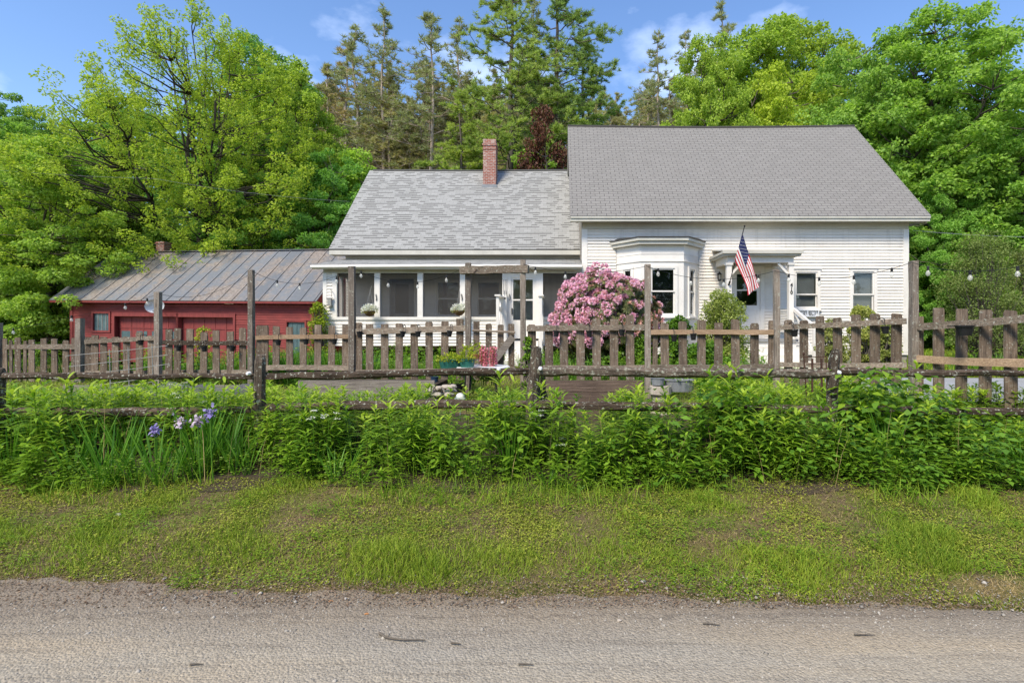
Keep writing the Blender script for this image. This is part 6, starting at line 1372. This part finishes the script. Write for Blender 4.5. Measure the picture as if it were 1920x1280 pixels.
def scatter(pts, hs, fn, seed, nvar=10):
    """copies prototypes (unit variants) to points, scaled to height"""
    global LASTPID
    r = np.random.default_rng(seed); var = [fn(r, .75) for _ in range(nvar)]; parts = []; LASTPID = []
    for (x, y, z), h in zip(pts, hs):
        V, Fx = var[r.integers(nvar)]; s = h / .75; a = r.uniform(0, 6.28); ca, sa = np.cos(a), np.sin(a); s1 = .45 + .55 * s
        W = np.stack([(V[:, 0] * ca - V[:, 1] * sa) * s1 + x, (V[:, 0] * sa + V[:, 1] * ca) * s1 + y, V[:, 2] * s + z], 1); parts.append((W, Fx)); LASTPID.append(len(Fx))
    LASTPID = np.repeat(np.arange(len(LASTPID)), LASTPID); return join(parts)
def vnoise(x, y, f, seed):
    r = np.random.default_rng(seed); out = 0
    for k in range(5): a = r.uniform(0, 6.28); ff = f * r.uniform(.6, 1.9); out = out + np.sin((x * np.cos(a) + y * np.sin(a)) * ff + r.uniform(0, 6.28)) 
    return out / 5
r6 = np.random.default_rng(13)
TIPS = {}
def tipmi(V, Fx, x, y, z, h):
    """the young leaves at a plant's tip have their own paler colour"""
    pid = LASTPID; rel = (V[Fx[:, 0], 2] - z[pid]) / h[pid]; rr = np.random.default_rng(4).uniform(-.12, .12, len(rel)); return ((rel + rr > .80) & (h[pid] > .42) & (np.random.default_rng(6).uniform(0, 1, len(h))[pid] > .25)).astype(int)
def topy(px):   # outline of the weeds' tops against the rails
    return np.interp(px, [0, 470, 560, 640, 700, 1540, 1600, 1920], [-12, -12, -12, -8, 0, 0, -10, -12]) + np.interp(px, [0, 60, 130, 200, 270, 340, 380, 440, 470, 520, 560, 620, 690, 780, 800, 860, 930, 990, 1030, 1070, 1120, 1180, 1230, 1290, 1350, 1400, 1450, 1500, 1555, 1600, 1660, 1720, 1780, 1850, 1920],
                         [722, 728, 740, 738, 745, 720, 722, 745, 768, 740, 738, 740, 738, 744, 752, 748, 728, 735, 768, 735, 775, 735, 742, 760, 702, 697, 725, 752, 762, 712, 700, 730, 765, 768, 768])
def band(n, Da, Db, dens=1, seed=1):
    n = int(n * 1.5); r = np.random.default_rng(seed); D = Da + (Db - Da) * r.uniform(0, 1, n); px = r.uniform(-650, 2690, n); x = (px - PX0) * D / F; return px, D, x
def base_edge(px): return np.interp(px, [0, 250, 500, 800, 1150, 1500, 1920], [4.95, 4.95, 5.15, 5.05, 5.05, 5.1, 4.9])
def weeds(n, Da, Db, fn, mat, seed, hmax=1.0, keep=None, hfac=1.0, nm='weeds', tint=(1, 1, 1)):
    px, D, x = band(n, 0, 1, seed=seed); n = len(px); D = Da + (Db - Da) * D; be = base_edge(px) + .22 * vnoise(px, px * 0, .022, 5) + .08 ; D = np.where(D < be, be + rng.uniform(0, .5, n), D); x = (px - PX0) * D / F
    k = np.ones(n, bool) if keep is None else keep(px, D)
    if fn in (plant_A, plant_B): k = k & (vnoise(x, D, 5.0, 55) + rng.uniform(-.25, .25, n) > -.22)
    px, D, x = px[k], D[k], x[k]; z = gz(x, D); h = HC - (topy(px) - PYH) * D / F - z; h = np.minimum(h, .24 + (D - base_edge(px)) * 1.9) * rng.uniform(.5, 1.1, len(px)) * (1 + .34 * vnoise(x, D, 3.6, 77)) * hfac; h = np.clip(h, .10, hmax)
    V, Fx = scatter(np.stack([x, D, z], 1), h, fn, seed)
    m2 = None
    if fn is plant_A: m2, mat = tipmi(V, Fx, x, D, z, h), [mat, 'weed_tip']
    o = nmesh(nm, V, Fx, mat, mi=m2); tag(o, kind='stuff'); o.color = (*tint, 1); return o
def plant_E(r, h):      # dock-like plant with big broad leaves
    n = 12; a = r.uniform(0, 6.28, n); c = np.stack([np.cos(a) * .02, np.sin(a) * .02, r.uniform(.05, .8, n) * h], 1); d = np.stack([np.cos(a), np.sin(a), r.uniform(.0, .9, n)], 1); return strips(c, d, np.array([[0, 0, 1.]]), r.uniform(.12, .22, n), r.uniform(.06, .10, n), .5, 4)
lily = lambda px, D: ((px > 170) & (px < 470) & (D < 5.75))
weeds(1150, 4.95, 6.9, plant_A, 'weed', 101, keep=lambda px, D: ~(lily(px, D)) & ((px < 1560) | (rng.uniform(0, 1, len(px)) < .35)) & (rng.uniform(0, 1, len(px)) < .85))
weeds(560, 4.95, 6.4, plant_B, 'weed_broad', 102, keep=lambda px, D: (px > 1200) & ~lily(px, D), hfac=.95)
weeds(500, 5.6, 6.9, plant_B, 'weed', 112, keep=lambda px, D: (px > 1560), hfac=1.0, tint=(1.05, 1, 1))
weeds(380, 4.95, 6.3, plant_B, 'weed_broad', 103, keep=lambda px, D: (px <= 1200) & ~lily(px, D), hfac=.7, tint=(1.3, 1.15, 1))
weeds(170, 4.95, 5.7, plant_C, 'weed_blade', 104, keep=lambda px, D: lily(px, D), hfac=1.1)
weeds(120, 5.0, 6.3, plant_C, 'weed_blade', 105, hfac=.8)
weeds(420, 4.85, 5.25, plant_D, 'weed', 106, hmax=.25, hfac=.8)
weeds(150, 4.95, 6.6, plant_E, 'weed_broad', 120, keep=lambda px, D: (px > 1150) & ~lily(px, D), hfac=.8, tint=(1.25, 1.15, 1))
weeds(110, 5.0, 6.4, plant_E, 'weed_broad', 121, keep=lambda px, D: (px < 1150) & ~lily(px, D), hfac=.6, tint=(1.5, 1.25, 1))
# umbels of cow parsley
def umbel(x, y, z, r, h):
    L_ = []; t = np.array([x + r.normal(0, .03), y, z + h]); L_.append(tubes_np([(np.array([[x, y, z], t]), [.004, .003])], 4)); 
    for k in range(4):
        c = t + r.normal(0, .05, 3) * [1, 1, .5]; L_.append(tubes_np([(np.array([t - [0, 0, .08], c]), [.002, .0015])], 3)); m = 26; a = r.uniform(0, 6.28, m); q = .035 * np.sqrt(r.uniform(0, 1, m)); p = c + np.stack([np.cos(a) * q, np.sin(a) * q, r.normal(0, .004, m)], 1); L_.append(leaves(p, rdir(m, 0, .3, r), rdir(m, .6, 1, r), .011, .011))
    return L_
for i, (px, py) in enumerate(((330, 722), (350, 722), (372, 755), (590, 775), (612, 778), (560, 785), (1005, 752), (1010, 772), (1000, 792), (1040, 760), (1050, 825), (15, 858), (345, 738), (1012, 745))):
    D = 5.35 + (i % 3) * .12 if py > 760 else 6.1; c = P(px, py, D); z = Gz(c.x, D); L_ = umbel(c.x, D, z, r6, c.z - z); V, Fx = join(L_); nf = [f.shape[0] for _, f in L_]; mi = np.concatenate([np.full(k, 0 if len(v) > 0 and k in (4,) or k == 3 else 1) for (v, _), k in zip(L_, nf)])
    o = nmesh('cow_parsley', V - np.array([c.x, D, z]), Fx, ['weed_broad', 'white_petal'], mi=mi); o.location = (c.x, D, z); tag(o, 'white lacy cow parsley head, ' + ['under the upper rail, left of three', 'under the upper rail, middle of three', 'above the pale irises', 'left one of three between first and leaning post', 'right one of three between first and leaning post', 'nearest to the first rail post', 'top one at the leaning post', 'second from the top at the leaning post', 'third down, left of the leaning post foot', 'just right of the leaning post', 'lowest, below the leaning post', 'at the far left, low in the weeds', 'under the upper rail, above the irises', 'close by the leaning post, under the raised bed'][i], 'flower', 'cow parsley among the weeds')
# irises
for i, (px, py, mt, lab) in enumerate(((394, 777, 'iris_petal', 'deep violet iris bloom, highest of the four in the weeds'), (371, 789, 'iris_pale', 'pale mauve iris bloom just left of the deep violet one'), (338, 791, 'iris_pale', 'faded lilac iris bloom, second from the left of the four'), (290, 808, 'iris_petal', 'violet iris bloom lowest and leftmost of the four'))):
    D = 5.25; c = P(px, py, D); z0 = Gz(c.x, D); o = thing('iris', (c.x, D, z0), lab, 'flower', 'irises among the weeds'); m = MB(); m.tube([(c.x + .03, D, z0), (c.x + .01, D, (z0 + c.z) / 2), tuple(c)], .006, 5); m.build('stem', 'weed_blade', o)
    q = np.array(c); a = np.linspace(0, 6.28, 6, endpoint=False) + i; parts = [strips(np.repeat(q[None], 3, 0), np.stack([np.cos(a[::2]), np.sin(a[::2]), np.full(3, 1.3)], 1), np.array([[0, 0, 1.]]), .06, .055, -.1, 3), strips(np.repeat(q[None], 3, 0), np.stack([np.cos(a[1::2]), np.sin(a[1::2]), np.full(3, .35)], 1), np.array([[0, 0, 1.]]), .06, .06, .9, 4)]
    parts.append(leaves(q + rng.normal(0, 1, (34, 3)) * [.022, .02, .03], rdir(34, -.8, 1), rdir(34, -.3, 1), .034, .032)); V, Fx = join(parts); nmesh('petals', V - np.array([c.x, D, z0]), Fx, mt, o)
# garden plants behind the picket fence
n = 3000; px = r6.uniform(-500, 2550, n); D0_ = np.interp(px, [a for a, _ in FD], [b for _, b in FD]) + .35; D = D0_ + (16.8 - D0_) * r6.uniform(0, 1, n) ** 1.3; x = (px - PX0) * D / F
k = ~((px > 1690) & (D < 13.2)) & ~((px > 885) & (px < 1000) & (D < 16)) & ~((px < 260) & (D > 12.8)) & ~((x > 6.3) & (x < 7.7) & (D > 15)); px, D, x = px[k], D[k], x[k]
hh = r6.uniform(.25, .7, len(px)) * np.where((px > 1440) & (px < 1720), .35, 1.0); z = gz(x, D); sel = r6.uniform(0, 1, len(px))
for a, b, fn, mt, sd in ((0, .45, plant_B, 'weed_broad', 201), (.45, .8, plant_C, 'weed_blade', 202), (.8, 1, plant_A, 'weed', 203)):
    q = (sel >= a) & (sel < b); V, Fx = scatter(np.stack([x[q], D[q], z[q]], 1), hh[q] * 1.1, fn, sd); o = nmesh('garden_plants', V, Fx, mt); tag(o, kind='stuff'); o.color = (1.1, 1.05, 1, 1)
n = 130; px = r6.uniform(466, 700, n); D = r6.uniform(11.2, 13, n); x = (px - PX0) * D / F; V, Fx = scatter(np.stack([x, D, gz(x, D)], 1), r6.uniform(.6, .95, n), plant_C, 204); tag(nmesh('garden_plants', V, Fx, 'weed_blade'), kind='stuff')
# plants between the two fences
n = 2200; px = r6.uniform(-650, 2690, n); D = r6.uniform(6.5, 7.9, n); x = (px - PX0) * D / F; z = gz(x, D); yt_ = 726 + 16 * vnoise(px, px * 0, .03, 3) + np.where((px > 1290) & (px < 1480), -22, 0) + np.where((px > 560) & (px < 700), 4, 0) + r6.uniform(-6, 26, n); h = np.clip(HC - (yt_ - PYH) * D / F - z, .1, .6)
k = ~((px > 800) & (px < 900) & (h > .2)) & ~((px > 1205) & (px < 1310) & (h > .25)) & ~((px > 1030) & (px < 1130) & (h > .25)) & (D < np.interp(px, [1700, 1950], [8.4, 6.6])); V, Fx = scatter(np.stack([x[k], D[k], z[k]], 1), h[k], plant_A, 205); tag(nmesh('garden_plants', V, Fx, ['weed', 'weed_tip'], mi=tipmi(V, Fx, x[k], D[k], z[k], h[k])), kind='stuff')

# verge: short grass, clover, dry thatch
def blades(x, y, h, w, r, mat, nm, lean=.5, tint=(1, 1, 1)):
    n = len(x); z = gz(x, y); c = np.stack([x, y, z - .004], 1); a = r.uniform(0, 6.28, n); s = np.stack([np.cos(a), np.sin(a), np.zeros(n)], 1); l_ = np.stack([r.normal(0, lean, n), r.normal(0, lean, n), np.ones(n)], 1); l_ = unit(l_)
    m = c + l_ * h[:, None] * .55; t = c + l_ * h[:, None] + np.stack([l_[:, 0], l_[:, 1], -.3 * np.ones(n)], 1) * h[:, None] * .25
    V = np.stack([c - s * w / 2, c + s * w / 2, m + s * w * .4, t, m - s * w * .4], 1).reshape(-1, 3); I = np.arange(n)[:, None] * 5
    q = np.concatenate([I, I + 1, I + 2, I + 4], 1); tr = np.concatenate([I + 4, I + 2, I + 3], 1); o = nmesh(nm, V, [q, tr], mat); tag(o, kind='stuff'); o.color = (*tint, 1); return o
r7 = np.random.default_rng(21)
def verge_pts(n, y0off=-.05, y1=5.35):
    n = int(n * 1.45); D = r7.uniform(3.3, y1, n); px = r7.uniform(-650, 2660, n); x = (px - PX0) * D / F; k = (D > road_edge(x) + y0off - .05 * r7.uniform(0, 1, n)) & (((x - 3.0) / .42) ** 2 + ((D - 3.55) / .20) ** 2 + r7.uniform(-.4, .4, n) > 1); return x[k], D[k]
x, y = verge_pts(150000); e = y - road_edge(x); pn = vnoise(x, y, 3.2, 1) + .5 * vnoise(x, y, 9, 2); tall = np.exp(-((e - .42) / .28) ** 2)
k = r7.uniform(0, 1, len(x)) < np.clip(.28 + 1.0 * pn + .55 * tall, .06, 1) * smooth((e + .02) / .16); x, y, tall_, pn_ = x[k], y[k], tall[k], pn[k]
blades(x, y, (.020 + .030 * tall_ + .07 * np.clip(pn_, 0, 1) ** 1.5) * r7.uniform(.4, 1.7, len(x)), .0050, r7, 'grass_blade', 'grass', .45)
x, y = verge_pts(95000, -.20); e = y - road_edge(x); k = r7.uniform(0, 1, len(x)) < np.clip(.55 - .8 * (vnoise(x, y, 3.2, 1)) + .35 * np.exp(-(e / .12) ** 2), .05, 1) * smooth((e + .22) / .2); x, y = x[k], y[k]
blades(x, y, r7.uniform(.015, .065, len(x)), .0036, r7, 'grass_dry', 'dry_grass', 2.2, tint=(.95, .9, .85))
x, y = verge_pts(210000, .05); e = y - road_edge(x); k = r7.uniform(0, 1, len(x)) < np.clip(.30 + .75 * vnoise(x, y, 4.5, 4), .03, 1) * (.35 + .65 * smooth((e - .3) / .6)); x, y = x[k], y[k]; n = len(x)
a = r7.uniform(0, 6.28, n); V, Fx = leaves(np.stack([x, y, gz(x, y) + r7.uniform(.004, .028, n)], 1), np.stack([np.cos(a), np.sin(a), r7.normal(0, .25, n)], 1), np.stack([r7.normal(0, .35, n), r7.normal(0, .35, n), np.ones(n)], 1), r7.uniform(.010, .024, n), r7.uniform(.008, .016, n)); tag(nmesh('clover', V, Fx, 'clover'), kind='stuff')
x, y = verge_pts(60000, -.35); k = r7.uniform(0, 1, len(x)) < .35 + .65 * np.exp(-((y - road_edge(x)) / .14) ** 2); x, y = x[k], y[k]; n = len(x); a = r7.uniform(0, 6.28, n); V, Fx = leaves(np.stack([x, y, gz(x, y) + .006 + .016 * (y < 3.6)], 1), np.stack([np.cos(a), np.sin(a), r7.normal(0, .2, n)], 1), np.stack([r7.normal(0, .4, n), r7.normal(0, .4, n), np.ones(n)], 1), r7.uniform(.008, .022, n), r7.uniform(.005, .014, n)); tag(nmesh('leaf_litter', V, Fx, 'litter'), kind='stuff')
# broad dandelion-like tufts on the verge
n = 700; x, y = verge_pts(n, .05, 5.2); k = vnoise(x, y, 2.3, 8) > -.1; x, y = x[k], y[k]; V, Fx = scatter(np.stack([x, y, gz(x, y)], 1), r7.uniform(.035, .10, len(x)), plant_D, 31); tag(nmesh('verge_weeds', V, Fx, 'weed'), kind='stuff')
n = 240; px = r7.uniform(-600, 2600, n); D = np.interp(px, [0, 1920], [5.2, 5.1]) + r7.uniform(0, 1.3, n); x = (px - PX0) * D / F
blades(x, D, r7.uniform(.35, .85, n), .006, r7, 'grass_dry', 'dry_stalks', .16, (1.0, .95, .9))
n = 3800; D = 4.75 + .5 * r7.uniform(0, 1, n) ** 1.4; px = r7.uniform(-600, 2600, n); x = (px - PX0) * D / F; k = vnoise(x, D, 2.6, 91) > .02; blades(x[k], D[k], r7.uniform(.08, .26, int(k.sum())), .007, r7, 'grass_blade', 'grass', .35, (.9, 1, .9))
n = 5200; x = 3.0 + .24 * r7.normal(0, 1, n); D = 3.55 + .10 * r7.normal(0, 1, n); blades(x, D, r7.uniform(.015, .05, n), .0038, r7, 'grass_dry', 'dry_grass', 3.0, (1.05, .95, .95))
# sparse tufts on the shoulder
xs_ = []; 
for px, py in ((130, 1123), (1320, 1170), (1400, 1172), (1330, 1195), (700, 1165), (560, 1158), (1120, 1178), (1600, 1185), (375, 1125), (1750, 1190)):
    D = HC * F / (py - PYH); n = 90; xs_.append(np.stack([PXX(px, D) + r7.normal(0, .045, n), D + r7.normal(0, .02, n)], 1))
q = np.concatenate(xs_); blades(q[:, 0], q[:, 1], r7.uniform(.006, .022, len(q)), .003, r7, 'grass_blade', 'grass', 1.4, (1.1, .9, .8))
# lawn behind
n = 85000; D = r7.uniform(8.0, 17.6, n); px = r7.uniform(-500, 2600, n); x = (px - PX0) * D / F; k = ~((x > 5.7) & (D < 12.7)) & ~((x < -10.4) & (D > 13.1) & (D < 16.6)); x, D = x[k], D[k]
blades(x, D, r7.uniform(.04, .11, len(x)), .012, r7, 'grass_blade', 'lawn_grass', .4)
n = 30000; D = r7.uniform(17, 31, n); px = r7.uniform(-200, 700, n); x = (px - PX0) * D / F; k = (x < -22) | (x > 1e3); x, D = x[k], D[k]
px = r7.uniform(1700, 2500, n); D2 = r7.uniform(12.8, 30, n); x2 = (px - PX0) * D2 / F; x = np.concatenate([x, x2]); D = np.concatenate([D, D2]); blades(x, D, r7.uniform(.10, .35, len(x)), .03, r7, 'grass_blade', 'lawn_grass', .3)
# pebbles on the road
n = 15000; D = np.concatenate([r7.uniform(2.0, 3.5, int(n * .6)), r7.uniform(3.0, 3.7, n - int(n * .6))]); px = r7.uniform(-60, 1980, n); x = (px - PX0) * D / F; s = .0025 + .006 * r7.uniform(0, 1, n) ** 4 + .012 * (r7.uniform(0, 1, n) > .996)
oct_ = np.array([[1, 0, 0], [-1, 0, 0], [0, 1, 0], [0, -1, 0], [0, 0, .7], [0, 0, -.7]]); of = np.array([[0, 2, 4], [2, 1, 4], [1, 3, 4], [3, 0, 4], [2, 0, 5], [1, 2, 5], [3, 1, 5], [0, 3, 5]])
Vp = oct_[None] * s[:, None, None] * r7.uniform(.6, 1.4, (n, 6, 1)); a = r7.uniform(0, 6.28, n); ca, sa = np.cos(a)[:, None], np.sin(a)[:, None]; Vp = np.stack([Vp[..., 0] * ca - Vp[..., 1] * sa, Vp[..., 0] * sa + Vp[..., 1] * ca, Vp[..., 2]], -1) + np.stack([x, D, np.maximum(.016, gz(x, D) + .008)], 1)[:, None]
tag(nmesh('gravel', Vp.reshape(-1, 3), (of[None] + np.arange(n)[:, None, None] * 6).reshape(-1, 3), 'pebble'), kind='stuff')
